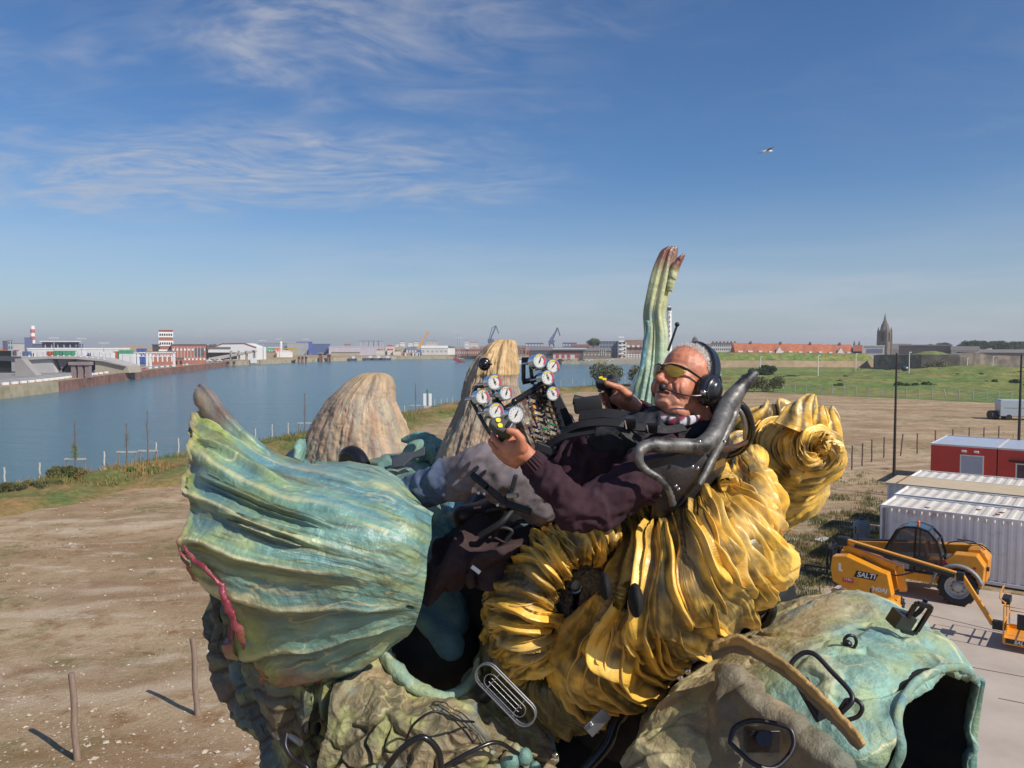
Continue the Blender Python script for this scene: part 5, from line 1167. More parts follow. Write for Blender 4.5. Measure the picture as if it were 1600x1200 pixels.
def skin_post(V, N):
 inv = np.array(HM.inverted()); L_ = V @ inv[:3, :3].T + inv[:3, 3]
 x, y, z = L_[:, 0], L_[:, 1], L_[:, 2]
 g = lambda cx, cy, cz, s: np.exp(-(((x - cx) ** 2 + (y - cy) ** 2 + (z - cz) ** 2) / s ** 2))
 d = np.zeros(len(V))
 inh = np.linalg.norm(L_, axis=1) < .25
 for s_ in (-1, 1):
  d -= .012 * g(.086, s_ * .031, -.002, .020)                     # eye sockets
  d += .004 * g(.075, s_ * .045, -.035, .022)
  d -= .004 * np.exp(-(((x - .088 + .25 * np.abs(y)) ** 2) / .02 ** 2 + ((np.abs(y) - .030 - .45 * (-.035 - z)) ** 2) / .0035 ** 2)) * (z < -.03) * (z > -.085) * (x > .05)   # smile fold
  d -= .0015 * np.exp(-(((np.abs(y) - .052 - .1 * (-.05 - z)) ** 2) / .0025 ** 2)) * (z < -.03) * (z > -.085) * (x > .03)
 d -= .006 * np.exp(-((z + .067) ** 2) / .0026 ** 2) * (np.abs(y) < .024) * (x > .075)       # mouth line
 d -= .003 * g(.10, 0, -.083, .010)
 wr = sstep(z, .02, .035) * (1 - sstep(z, .075, .09)) * sstep(x, .05, .07)
 d -= .0016 * wr * np.maximum(0, np.sin((z + .12 * y * y) * 900 + 1.0 * pnoise(L_ * 40))) ** 2   # forehead creases
 d += .0008 * fbm(L_ * 60, 3) * inh
 V2 = V + N * (d * HS)[:, None]
 c = SK * (1 + .18 * fbm(V * 22, 3)[:, None])
 red = g(.11, 0, -.03, .022) + .6 * g(.06, .045, -.035, .03) + .6 * g(.06, -.045, -.035, .03)
 c = lerp(c, np.array([.50, .16, .11]), np.clip(red * .5, 0, .6))
 lips = np.exp(-((z + .067) ** 2) / .009 ** 2) * (np.abs(y) < .024) * (x > .078)
 c = lerp(c, np.array([.34, .10, .085]), lips * .7)
 c = lerp(c, np.array([.05, .015, .015]), np.exp(-((z + .067) ** 2) / .003 ** 2) * (np.abs(y) < .022) * (x > .078) * .9)
 st = sstep(-z, .04, .07) * sstep(x, .0, .03) * inh
 c = lerp(c, np.array([.36, .27, .23]), st * .35 * (.6 + .4 * pnoise(L_ * 150)))
 hair = inh * np.maximum(sstep(z - .045 - .55 * (x - .03) * 1 + .010 * pnoise(L_ * 30), .055, .075) , sstep(.0 - x + .5 * (z - .03), .0, .02) * sstep(z, -.07, -.03))
 c = lerp(c, np.array([.36, .33, .31]) * (1 + .5 * pnoise(L_ * 160)[:, None]), np.clip(hair, 0, 1) * .88)
 brow = np.exp(-((z - .022 - .1 * np.abs(y)) ** 2) / .005 ** 2) * (np.abs(y) > .012) * (np.abs(y) < .052) * (x > .06)
 c = lerp(c, np.array([.25, .2, .17]), brow * .5)
 return V2, c
hp = [('e', H(-.014, 0, .036), Hr(.100, .079, .088), Hrot), ('e', H(.030, 0, -.020), Hr(.068, .066, .082), Hrot), ('e', H(.038, 0, -.072), Hr(.052, .056, .040), Hrot), ('e', H(.072, 0, -.094), Hr(.024, .030, .020), Hrot),
      ('e', H(.050, .038, -.040), Hr(.034, .028, .036), Hrot), ('e', H(.050, -.038, -.040), Hr(.034, .028, .036), Hrot),
      ('c', [H(.076, -.042, .018), H(.087, -.02, .020), H(.087, .02, .020), H(.076, .042, .018)], [.012 * HS] * 4),
      ('c', [H(.090, 0, .010), H(.106, 0, -.014), H(.118, 0, -.030)], [.0085 * HS, .0105 * HS, .0135 * HS]), ('e', H(.104, .013, -.034), Hr(.012, .009, .009), Hrot), ('e', H(.104, -.013, -.034), Hr(.012, .009, .009), Hrot),
      ('c', [H(.082, -.022, -.062), H(.095, 0, -.058), H(.082, .022, -.062)], [.007 * HS] * 3), ('c', [H(.080, -.020, -.074), H(.092, 0, -.075), H(.080, .020, -.074)], [.008 * HS] * 3),
      ('e', H(-.010, .080, -.012), Hr(.020, .008, .032), Hrot), ('e', H(-.010, -.080, -.012), Hr(.020, .008, .032), Hrot),
      ('e', H(.020, 0, -.105), Hr(.055, .058, .030), Hrot), ('c', [H(-.02, 0, -.06), P(1092, 668, 2.80), P(1080, 700, 2.80)], [.062 * HS, .070, .08])]
def chain(pts, r): return ('c', [P(*p) for p in pts], r)
near = [chain([(838, 728, 2.46), (822, 712, 2.455)], [.030, .030]), chain([(822, 712, 2.455), (808, 700, 2.45)], [.030, .034]),
  chain([(812, 706, 2.45), (799, 692, 2.46)], [.033, .026]), chain([(806, 716, 2.46), (790, 702, 2.47)], [.028, .022]),
  chain([(815, 700, 2.425), (814, 686, 2.41), (806, 676, 2.405), (795, 673, 2.405)], [.019, .0145, .0125, .0105]),
  chain([(796, 706, 2.45), (779, 694, 2.46), (770, 681, 2.475), (775, 672, 2.505)], [.0145, .0115, .0100, .0085]),
  chain([(795, 714, 2.475), (776, 703, 2.49), (766, 690, 2.51), (775, 682, 2.535)], [.0145, .0115, .0100, .0085]),
  chain([(800, 722, 2.495), (783, 714, 2.515), (772, 702, 2.535), (781, 695, 2.555)], [.0140, .0110, .0095, .0080]),
  chain([(806, 727, 2.515), (791, 722, 2.535), (781, 713, 2.55), (789, 706, 2.565)], [.0120, .0095, .0085, .0070])]
farh = [chain([(1010, 648, 3.02), (990, 634, 3.0)], [.030, .030]), chain([(990, 634, 3.0), (974, 622, 2.99)], [.032, .034]), chain([(978, 630, 3.0), (962, 622, 3.0)], [.028, .024]),
  chain([(982, 618, 2.965), (968, 606, 2.95), (956, 602, 2.945), (948, 599, 2.945)], [.018, .014, .012, .0105]),
  chain([(968, 615, 3.0), (950, 607, 3.03), (938, 606, 3.03), (937, 610, 3.0)], [.014, .0115, .010, .0085]),
  chain([(966, 622, 3.01), (948, 618, 3.035), (939, 617, 3.03), (940, 621, 3.0)], [.0145, .0115, .010, .0085]),
  chain([(966, 630, 3.02), (950, 628, 3.04), (943, 627, 3.03), (945, 631, 3.005)], [.014, .011, .0095, .008]),
  chain([(968, 638, 3.02), (954, 637, 3.035), (948, 636, 3.03), (950, 640, 3.01)], [.012, .0095, .0085, .007])]
inner = [chain([(1080, 700, 2.80), (1010, 710, 2.80), (930, 750, 2.85), (890, 790, 2.88)], [.09, .11, .11, .10]),
         chain([(1040, 712, 2.58), (985, 765, 2.48), (905, 802, 2.44)], [.045, .042, .036]), chain([(905, 802, 2.44), (868, 762, 2.44), (838, 728, 2.46)], [.036, .036, .030]), chain([(1060, 705, 2.78), (1040, 712, 2.58)], [.06, .045]),
         chain([(1060, 690, 2.9), (1045, 690, 3.02), (1030, 670, 3.05), (1010, 648, 3.02)], [.05, .045, .036, .030]),
         chain([(890, 790, 2.88), (810, 752, 2.74), (748, 733, 2.70)], [.08, .06, .05]), chain([(748, 733, 2.70), (700, 750, 2.74), (640, 780, 2.80)], [.05, .04, .035]),
         chain([(890, 790, 2.9), (870, 700, 3.08), (866, 668, 3.10)], [.08, .06, .05]), chain([(866, 668, 3.10), (800, 750, 3.14), (745, 800, 3.05)], [.05, .04, .035])]
M_skin_o = blob('body', hp + near + farh + inner, M_skin, None, .0036, 3, skin_post)
pin(M_skin_o)
def hair():
 rs = np.random.RandomState(4); V = []; Fc = []; n = 0
 for i in range(15000):
  a = rs.uniform(0, 2 * math.pi); zz = rs.uniform(-.6, 1); r = math.sqrt(1 - zz * zz)
  x, y, z = -.014 + .101 * r * math.cos(a), .080 * r * math.sin(a), .036 + .089 * zz
  keep = (z - .045 - .55 * (x - .03) > .036 + .012 * rs.rand()) or (x < -.005 + .5 * (z - .03) and z > -.06)
  if not keep: continue
  p = H(x, y, z); nrm = (Hrot @ Vector((math.cos(a) * r / .1, math.sin(a) * r / .08, zz / .089))).normalized()
  t = (nrm + Vector(rs.normal(size=3) * .45) - Fv * .5).normalized(); L_ = rs.uniform(.006, .013); s_ = nrm.cross(t).normalized() * .0007 if nrm.cross(t).length > .01 else Vector((.0006, 0, 0))
  V += [tuple(p - s_), tuple(p + s_), tuple(p + t * L_)]; Fc.append((n, n + 1, n + 2)); n += 3
 me = bpy.data.meshes.new('hair'); me.from_pydata(V, [], Fc); me.materials.append(mat('grey_hair', (.62, .59, .56), .5, var=.35, scale=50))
 o = bpy.data.objects.new('hair', me); COL.objects.link(o); pin(o)
hair()
for s_ in (-1, 1):
 mb = MB(); c_ = H(.079, s_ * .031, -.001); mb.sph(c_, .0125 * HS, 16); e = mb.build('eye', mat('eye_white', (.62, .58, .54), .2), smooth=True); pin(e)
 mb = MB(); mb.sph(c_ + (Hrot @ Vector((.0095, 0, .000))) * HS, .0052, 12); q = mb.build('iris', mat('iris', (.03, .02, .015), .1), smooth=True); q.parent = e
def wrinkle(V, N, s=1.0, amp=.010, seed=0, ax=None):
 X = V * s + seed
 w = ridged(X * 3.4 + .6 * fbm(X * 3, 2)[:, None], 2) - 1.0
 return amp * np.clip(w, -.6, 1.2) + amp * .5 * fbm(X * 7, 3)
def fleece(V, N):
 return V + N * (wrinkle(V, N, 2.0, .020, 3) - .004)[:, None]
sweat = blob('sweatshirt', [
 chain([(1062, 694, 2.80), (1010, 706, 2.79), (950, 720, 2.80), (905, 750, 2.84), (882, 780, 2.88)], [.125, .150, .155, .150, .13]),
 chain([(1055, 710, 2.74), (1035, 718, 2.60), (985, 762, 2.49), (940, 790, 2.45), (902, 802, 2.43)], [.10, .088, .084, .078, .070]),
 chain([(902, 802, 2.43), (872, 770, 2.42), (848, 740, 2.44), (836, 727, 2.455)], [.068, .060, .052, .044]),
 chain([(1060, 685, 2.9), (1045, 688, 3.02), (1030, 668, 3.05), (1008, 645, 3.02)], [.09, .075, .058, .042]),
 chain([(1010, 690, 2.98), (940, 700, 2.98)], [.10, .12])], M_fleece, None, .008, 7, fleece)
pin(sweat)
for pts, r in (([(840, 731, 2.452), (826, 716, 2.454)], .040), ([(1008, 646, 3.018), (995, 637, 3.005)], .038)):
 A = rings([(P(*pts[0]), r * 1.03, r * 1.03, None, Vector((1, 0, 0))), ((P(*pts[0]) + P(*pts[1])) / 2, r * 1.0, r * 1.0, None, Vector((1, 0, 0))), (P(*pts[1]), r * .88, r * .88, None, Vector((1, 0, 0)))], 96, 8)
 c0 = A.mean(1, keepdims=True); v = np.linspace(0, 1, 96, endpoint=False); A = c0 + (A - c0) * (1 + .06 * np.sin(v * 2 * np.pi * 22))[None, :, None]
 pin(gridmesh('cuff', A, M_fleece, wrap=True))
vest = blob('collar_vest', [
 chain([(1058, 672, 2.74), (1030, 678, 2.72), (985, 684, 2.70), (940, 690, 2.72)], [.085, .10, .085, .06]),
 chain([(1100, 668, 2.78), (1080, 676, 2.72), (1040, 668, 2.68), (1015, 662, 2.72), (1020, 652, 2.84)], [.06, .055, .042, .040, .036]),
 chain([(1110, 650, 2.80), (1125, 640, 2.78)], [.05, .045])], M_vest, None, .008, 6, lambda V, N: V + N * wrinkle(V, N, 2.6, .014, 9)[:, None])
pin(vest)
A = rings([(P(*p), r, .010, None, Vector((0, 0, 1))) for p, r in (((1028, 652, 2.66), .010), ((1048, 658, 2.635), .014), ((1070, 658, 2.64), .016), ((1092, 654, 2.68), .012))], 24, 12)
u, v = UV(*A.shape[:2]); A = A + .003 * fbm(A * 20, 2)[..., None]
col = lerp(lerp(np.array([.50, .50, .56]), np.array([.22, .02, .04]), sstep(np.sin(u * 13 + v * 9 + 2 * fbm(A * 8, 2)), -.1, .1)), np.array([.03, .02, .03]), sstep(np.sin(u * 29 + 1), .2, .5))
pin(gridmesh('striped_collar', A, mat('striped_cloth', vcol=True, rough=.85, var=.1), col=col, wrap=True, cap0=True, cap1=True))
def jeans(V, N):
 px = 800 + F_PX * V[:, 0] / V[:, 1]
 V2 = V + N * (wrinkle(V, N, 2.1, .017, 21))[:, None]
 c = lerp(np.array([.09, .12, .19]), np.array([.145, .125, .14]), sstep(px + 6 * pnoise(V * 20), 688, 696))
 c = c * (1 + .22 * fbm(V * 12, 3)[:, None])
 seam = np.exp(-((px - 691 + 4 * pnoise(V * 9)) / 2.2) ** 2) * (V[:, 1] < 2.95)
 return V2, lerp(c, np.array([.07, .065, .08]), seam * .6)
tr = blob('trousers', [
 chain([(905, 790, 2.86), (870, 785, 2.84), (820, 758, 2.76), (775, 738, 2.71), (748, 732, 2.69)], [.13, .12, .102, .092, .086]),
 chain([(748, 732, 2.69), (706, 748, 2.72), (660, 768, 2.78), (625, 785, 2.82)], [.084, .080, .072, .068]),
 chain([(905, 790, 2.92), (885, 730, 3.02), (868, 676, 3.09), (864, 668, 3.10)], [.12, .11, .096, .092]),
 chain([(864, 668, 3.10), (825, 715, 3.14), (780, 765, 3.12), (750, 795, 3.06)], [.088, .080, .070, .066])], M_denim, None, .008, 6, jeans)
pin(tr)
M_shoe = mat('brown_leather', (.045, .026, .020), .45, var=.3, scale=20, bump=.001)
for pts in ([(770, 795, 2.98), (748, 806, 2.92), (722, 806, 2.88)], [(610, 800, 2.84), (590, 812, 2.84), (570, 826, 2.84)]):
 sh = blob('shoe', [chain(pts, [.050, .052, .040])], M_shoe, None, .007, 5); pin(sh)
 mb = MB(); mb.tube([P(pts[1][0] - 8, pts[1][1] - 12, pts[1][2] - .055), P(pts[1][0] + 4, pts[1][1] - 14, pts[1][2] - .055)], .004); l = mb.build('shoe_lace', mat('lace', (.55, .35, .28), .8), smooth=True); l.parent = sh
def strap(pts, w, name='harness_strap', m=None, t=.006):
 Pp = crom(np.array([tuple(P(*p)) for p in pts]), 40); mb = MB(); prev = None
 for i in range(len(Pp)):
  tt = Vector(Pp[min(i + 1, 39)] - Pp[max(i - 1, 0)]).normalized(); n = Vector((0, -.75, .65)); s_ = tt.cross(n).normalized(); n = s_.cross(tt)
  q = [mb.bm.verts.new(Vector(Pp[i]) + s_ * (w / 2) * a + n * (t / 2) * b_) for a, b_ in ((-1, -1), (1, -1), (1, 1), (-1, 1))]
  if prev:
   for k in range(4): mb.bm.faces.new((prev[k], prev[(k + 1) % 4], q[(k + 1) % 4], q[k]))
  prev = q
 return mb.build(name, m or M_strap, smooth=True)
for pts, w in (([(878, 676, 2.70), (905, 664, 2.66), (950, 660, 2.62), (1000, 668, 2.58), (1040, 672, 2.58), (1070, 668, 2.62)], .030), ([(850, 700, 2.72), (880, 682, 2.68), (930, 672, 2.63)], .03), ([(905, 650, 2.80), (945, 646, 2.76), (990, 652, 2.72), (1020, 650, 2.70)], .04), ([(968, 664, 2.585), (985, 680, 2.575), (1000, 690, 2.58)], .035)):
 pin(strap(pts, w))
for x, y, d in ((984, 662, 2.56), (1018, 669, 2.55)):
 mb = MB(); c_ = P(x, y, d); M3 = Matrix.Rotation(R(25), 4, 'X')
 mb.box(c_, (.038, .014, .034), M=M3, bev=.004); b_ = mb.build('buckle', M_blackgloss, smooth=True); pin(b_)
 mb = MB(); mb.bar(c_ + Vector((-.018, -.012, .012)), c_ + Vector((-.012, -.012, -.016)), .004, .004); k_ = mb.build('buckle_bar', M_chrome); k_.parent = b_
gl = thing('sunglasses', 'black framed sunglasses with yellow lenses worn by the driver', 'sunglasses', tuple(H(.1, 0, 0)))
def gpin(o, e): o.parent = e; o.matrix_parent_inverse = root_inv(e); return o
M_lens = mat('yellow_lens', (.26, .17, .02), .04, var=0, trans=.0, alpha=.74, spec=.6)
for s_ in (1, -1):
 fr = [(-.030, .084, -.004), (.02, .082, .004), (.055, .074, .010), (.082, .062, .016), (.102, .040, .020), (.112, .018, .018), (.113, .003, .010)]
 mb = MB(); mb.tube([H(x, y * s_, z) for x, y, z in fr], [.0025, .003, .0038, .0045, .0040, .0035, .0035], n=8); gpin(mb.build('frame', M_blackgloss, smooth=True), gl)
 top = [(.080, .062, .013), (.095, .050, .017), (.107, .034, .018), (.115, .018, .015), (.117, .006, .008)]; bot = [(.082, .062, .004), (.090, .052, -.012), (.099, .038, -.020), (.106, .024, -.018), (.112, .010, -.006)]
 A = sgrid([np.array([tuple(H(x, y * s_, z)) for x, y, z in r]) for r in (top, [((a[0] + b_[0]) / 2 + .003, (a[1] + b_[1]) / 2, (a[2] + b_[2]) / 2) for a, b_ in zip(top, bot)], bot)], 14, 20)
 gpin(gridmesh('lens', A, M_lens, thick=.0015), gl)
hs = thing('headset', 'black ear defender headset with boom microphone on the driver', 'headset', tuple(H(0, 0, .1)))
M_hs = mat('headset_shell', (.016, .017, .021), .32, var=.2, scale=20, coat=.3)
mb = MB(); pr = None
for i in range(33):
 t = math.pi * i / 32; c_ = (-.022, .094 * math.cos(t), .02 + .112 * math.sin(t)); c1 = (-.022, .101 * math.cos(t), .02 + .120 * math.sin(t)); w = .016 + .006 * math.sin(t)
 q = [mb.bm.verts.new(H(p[0] + a, p[1], p[2])) for p, a in ((c_, -w), (c1, -w * .8), (c1, w * .8), (c_, w))]
 if pr:
  for k in range(4): mb.bm.faces.new((pr[k], pr[(k + 1) % 4], q[(k + 1) % 4], q[k]))
 pr = q
gpin(mb.build('headband', M_hs, smooth=True), hs)
for s_ in (1, -1):
 spec = [(.074, .030, .036), (.078, .043, .050), (.090, .044, .051), (.098, .042, .048), (.102, .041, .047), (.104, .037, .043), (.112, .035, .040), (.115, .028, .032), (.124, .024, .028), (.128, .014, .016), (.129, .001, .001)]
 A = np.stack([np.array([tuple(H(-.012 + rx * math.cos(t), s_ * y, -.018 + rz * math.sin(t))) for t in np.linspace(0, 2 * math.pi, 40, endpoint=False)]) for y, rx, rz in spec])
 cup = gpin(gridmesh('ear_cup', A, M_hs, wrap=True, cap0=True, cap1=True), hs); cup.data.set_sharp_from_angle(angle=R(50))
mb = MB(); mb.tube([H(.022, .108, -.045), H(.055, .092, -.060), H(.085, .066, -.066), H(.104, .040, -.062), H(.112, .026, -.058)], [.0030, .0030, .0028, .0028, .003], n=8); gpin(mb.build('microphone_boom', M_hs, smooth=True), hs)
mb = MB(); mb.sph(H(.116, .020, -.057), .0135, 14); gpin(mb.build('microphone', M_black, smooth=True), hs)
mb = MB(); mb.sph(H(.030, .106, -.040), .010, 12); gpin(mb.build('pivot', M_chrome, smooth=True), hs)
mb = MB(); mb.tube([H(-.035, .10, .035), H(-.055, .095, .02), H(-.072, .085, .0), H(-.060, .092, -.02), H(-.045, .10, -.02)], .003, n=8); gpin(mb.build('headset_cable', M_hs, smooth=True), hs)
mb = MB(); mb.cyl(P(1044, 548, 2.95), P(1058, 508, 2.95), .005, .004); mb.sph(P(1058, 507, 2.95), .009, 10)
gpin(mb.build('antenna', M_black, smooth=True), hs)
def grip(c, ex, ez, s_=1.0):
 ex = ex.normalized(); ez = (ez - ex * ez.dot(ex)).normalized(); ey = ez.cross(ex)
 M3 = Matrix((ex, ey, ez)).transposed().to_4x4(); mb = MB()
 poly = [(-.040, -.020), (-.046, -.004), (-.030, .020), (.012, .027), (.034, .022), (.040, .0), (.030, -.022), (-.010, -.027)]
 mb.prism(poly, c, ex, ey, ez, .034)
 o = mb.build('control_grip', mat('grip_plastic', (.045, .045, .048), .42, var=.2, scale=20), bevel=.006); mpart(o)
 mb = MB(); mb.tube([c - ez * .01, c - ez * .05 + ex * .012, c - ez * .11 + ex * .020], [.020, .019, .022], n=12); q = mb.build('stalk', M_black, smooth=True); q.parent = o
 for a, b_ in ((-.020, -.004), (.000, .012 - .018)):
  pass
 for a, b_ in ((-.022, .004), (-.008, -.010)):
  mb = MB(); p = c + ex * a + ey * b_ + ez * .017; mb.cyl(p, p + ez * .004, .0078, n=18); q = mb.build('button', mat('yellow_button', (.80, .62, .02), .35), smooth=True); q.parent = o
 mb = MB(); p = c + ex * .014 + ey * .006 + ez * .018; mb.box(p, (.016, .024, .006), M=M3, bev=.002); q = mb.build('rocker_switch', M_blackgloss); q.parent = o
 return o
grip(P(786, 668, 2.435), Vector((.85, -.15, -.42)), Vector((.15, -.80, .60)))
grip(P(949, 597, 2.985), Vector((.90, -.2, .10)), Vector((.30, -.50, .80)))
def panel():
 fr = [(802, 628, 2.80), (853, 596, 2.94), (884, 690, 2.92), (838, 716, 2.78)]
 q = PP(fr); ex = (q[1] - q[0]).normalized(); n = (q[3] - q[0]).cross(ex).normalized()
 if n.y > 0: n = -n
 mb = MB()
 vs_ = [mb.bm.verts.new(p) for p in q]; f = mb.bm.faces.new(vs_); r = bmesh.ops.extrude_face_region(mb.bm, geom=[f])
 for v in [g for g in r['geom'] if isinstance(g, bmesh.types.BMVert)]: v.co -= n * .05
 root = mpart(mb.build('control_panel', mat('panel_face', (.09, .045, .035), .5, .3, var=.5, scale=60, color2=(.30, .27, .20), c2scale=40)))
 for a, b_ in ((q[0], q[1]), (q[1], q[2]), (q[2], q[3])):
  mb = MB(); mb.cyl(a + n * .006, b_ + n * .006, .011, n=12); mb.sph(a + n * .006, .0125, 10); mb.sph(b_ + n * .006, .0125, 10); o = mb.build('frame_bar', M_blackgloss, smooth=True); o.parent = root
 b1, b2 = P(858, 598, 2.99), P(902, 690, 2.99); mb = MB(); mb.bar(b1, b2, .035, .022, up=(0, -1, .2)); o = mb.build('side_rail', M_black, bevel=.004); o.parent = root
 for (a, b_), m, r in ((((828, 628, 2.86), (868, 690, 2.90)), M_chrome, .004), (((842, 622, 2.87), (860, 680, 2.90)), M_blackgloss, .006)):
  mb = MB(); mb.cyl(P(*a), P(*b_), r); o = mb.build('tube', m, smooth=True); o.parent = root
 mb = MB(); mb.tube(PP([(832, 628, 2.855), (836, 648, 2.855), (839, 665, 2.86), (841, 682, 2.86)]), .006, n=10); o = mb.build('amber_tube', mat('amber_tube', (.75, .32, .03), .25, coat=.5), smooth=True); o.parent = root
 mb = MB(); mb.cyl(P(835, 646, 2.852), P(836, 650, 2.852), .0085); o = mb.build('tube_clip', M_white, smooth=True); o.parent = root
 W_ = mat('label_white', (.72, .70, .66), .5); rs = random.Random(5)
 for r_ in range(9):
  for k in range(4):
   u_, v_ = .14 + .24 * k, .07 + .105 * r_
   if v_ < .42 and k < 1: continue
   p = q[0].lerp(q[1], u_).lerp(q[3].lerp(q[2], u_), v_)
   if (p - P(806, 647, 2.80)).length < .05: continue
   mb = MB(); mb.cyl(p, p + n * .012, .0055, n=6); t = Vector((.8, -.3, -.5)) * .012; mb.cyl(p + n * .010, p + n * .018 + t, .0032)
   o = mb.build('valve', M_chrome if rs.random() < .7 else MATS['brass']); o.parent = root
   green = (r_, k) in ((5, 1), (5, 2)); mb = MB(); mb.cyl(p + n * .014 + t * .4, p + n * .02 + t * 1.5, .0048, .0042, n=8)
   kn = mb.build('knob', mat('green_knob', (.02, .30, .12), .35) if green else M_blackgloss, smooth=True); kn.parent = o
   if rs.random() < .55:
    mb = MB(); mb.box(p + n * .004 + Vector((-.008, 0, .012)), (.010, .004, .005), M=Matrix.Rotation(R(-30), 4, 'Y')); l = mb.build('tag', W_); l.parent = root
 mb = MB(); mb.box(P(850, 700, 2.72), (.06, .05, .03), M=Matrix.Rotation(R(20), 4, 'Y')); o = mb.build('clamp_block', M_black, bevel=.004); o.parent = root
 for pts, r in (([(738, 628, 2.72), (760, 668, 2.70), (775, 690, 2.70)], .007), ([(745, 626, 2.74), (770, 655, 2.72), (800, 672, 2.74)], .006), ([(744, 604, 2.78), (765, 603, 2.76)], .006), ([(744, 604, 2.78), (738, 628, 2.72)], .007), ([(765, 603, 2.78), (790, 640, 2.76), (812, 650, 2.80)], .006),
                   ([(818, 562, 2.92), (818, 595, 2.92)], .008), ([(829, 570, 2.92), (832, 600, 2.92)], .007), ([(816, 597, 2.92), (850, 590, 2.93)], .010), ([(816, 562, 2.92), (835, 562, 2.90)], .009), ([(832, 592, 2.92), (858, 572, 2.92)], .004), ([(838, 616, 2.94), (858, 617, 2.92)], .006), ([(790, 622, 2.76), (770, 628, 2.74)], .008), ([(835, 600, 2.93), (842, 640, 2.94), (862, 680, 2.95)], .008)):
  mb = MB(); mb.tube(PP(pts), r, n=8, sub=2 if len(pts) == 2 else 6); o = mb.build('gauge_arm', M_blackgloss, smooth=True); o.parent = root
panel()
M_dial = mat('dial_face', (.55, .54, .51), .4, var=.03); M_red = mat('dial_red', (.55, .05, .06), .4); M_dyel = mat('dial_yellow', (.72, .55, .05), .4); M_ink = mat('dial_ink', (.015, .015, .015), .5)
def gauge(x, y, d, rpx, ang, body=(-.8, .5, .05), red=1.0, plain=False):
 c = P(x, y, d); n = -Vector(body).normalized(); r = rpx * d / F_PX
 n = Vector((.42, -.88, .12)).normalized()
 ex = Vector((0, 0, 1)).cross(n).normalized() * -1; ez = n.cross(ex) ; ez = ez if ez.z > 0 else -ez
 ex = ez.cross(n); ex = ex if ex.x > 0 else -ex
 mb = MB(); mb.cyl(c - n * .042, c - n * .004, r * .94, n=32); mb.cyl(c - n * .010, c, r * .99, r, n=32); mb.tube([c + (ex * math.cos(t) + ez * math.sin(t)) * r * .93 for t in np.linspace(0, 2 * math.pi, 33)[:-1]], .0028, n=8, closed=True, sub=1)
 mb.cyl(c - n * .065, c - n * .04, .008); mb.cyl(c - n * .062, c - n * .062 + Vector((-.035, .01, -.005)), .006)
 g = mpart(mb.build('gauge', M_chrome, smooth=True))
 mb = MB(); mb.cyl(c - n * .001, c + n * .0012, r * .90, n=32); o = mb.build('dial', M_dial); o.parent = g
 def arc(a0, a1, r0, r1, m, off=.0026):
  mb = MB(); ts = np.linspace(a0, a1, 12)
  for i in range(11): mb.quad(*[c + n * off + (ex * math.cos(t) + ez * math.sin(t)) * rr * r for t, rr in ((ts[i], r0), (ts[i], r1), (ts[i + 1], r1), (ts[i + 1], r0))])
  o = mb.build('scale_band', m); o.parent = g
 if not plain:
  arc(R(135), R(60), .66, .84, M_dyel); arc(R(60), R(-35), .62, .84, M_red)
 mb = MB()
 for k in range(11):
  t = R(220 - 26 * k); a = ex * math.cos(t) + ez * math.sin(t); mb.bar(c + n * .003 + a * r * .62, c + n * .003 + a * r * .74, r * .035, .0006, up=n)
 o = mb.build('tick_marks', M_ink); o.parent = g; o['kind'] = 'stuff'
 mb = MB(); t = R(ang); a = ex * math.cos(t) + ez * math.sin(t); mb.bar(c + n * .0045 - a * r * .35, c + n * .0045 + a * r * .55, r * .08, .001, up=n); mb.cyl(c + n * .003, c + n * .006, r * .10, n=10)
 o = mb.build('needle', M_ink); o.parent = g
 return g
for a in ((773, 597, 2.68, 12.5, 110, 1), (754, 620, 2.66, 12, 100, 1), (791, 614, 2.70, 11.5, 75, 1), (775, 642, 2.64, 13, 60, 1), (843, 564, 2.84, 12, 70, 1), (864, 572, 2.86, 11.5, 50, 1), (856, 590, 2.84, 12, 110, 1), (864, 615, 2.85, 11.5, 120, 1)): gauge(a[0], a[1], a[2], a[3], a[4])
gauge(806, 648, 2.68, 14, 60, plain=True)
mb = MB(); c_ = P(918, 632, 2.92); mb.box(c_, (.10, .07, .055), M=Matrix.Rotation(R(-8), 4, 'Y'), bev=.008); mb.cyl(P(896, 624, 2.93), P(914, 628, 2.93), .018, .018, n=14); mpart(mb.build('arm_rest_box', M_black, smooth=True))
for pts, w in (([(738, 742, 2.60), (762, 762, 2.56), (790, 786, 2.56), (830, 800, 2.55)], .020), ([(806, 742, 2.58), (800, 765, 2.58), (790, 780, 2.58)], .014)):
 mb = MB(); pp = PP(pts)
 for a, b_ in zip(pp[:-1], pp[1:]): mb.bar(a, b_, w, .03, up=(0, -1, .4))
 mpart(mb.build('foot_control_arm', M_black, bevel=.004))
for x, y in ((748, 770), (757, 771), (778, 789)):
 mb = MB(); mb.sph(P(x, y, 2.53), .007, 10); mpart(mb.build('bolt', M_chrome, smooth=True))
mb = MB(); mb.cyl(P(793, 775, 2.50), P(809, 774, 2.48), .008, n=12); mpart(mb.build('ribbed_peg', mat('peg', (.40, .36, .30), .6, .3), smooth=True))
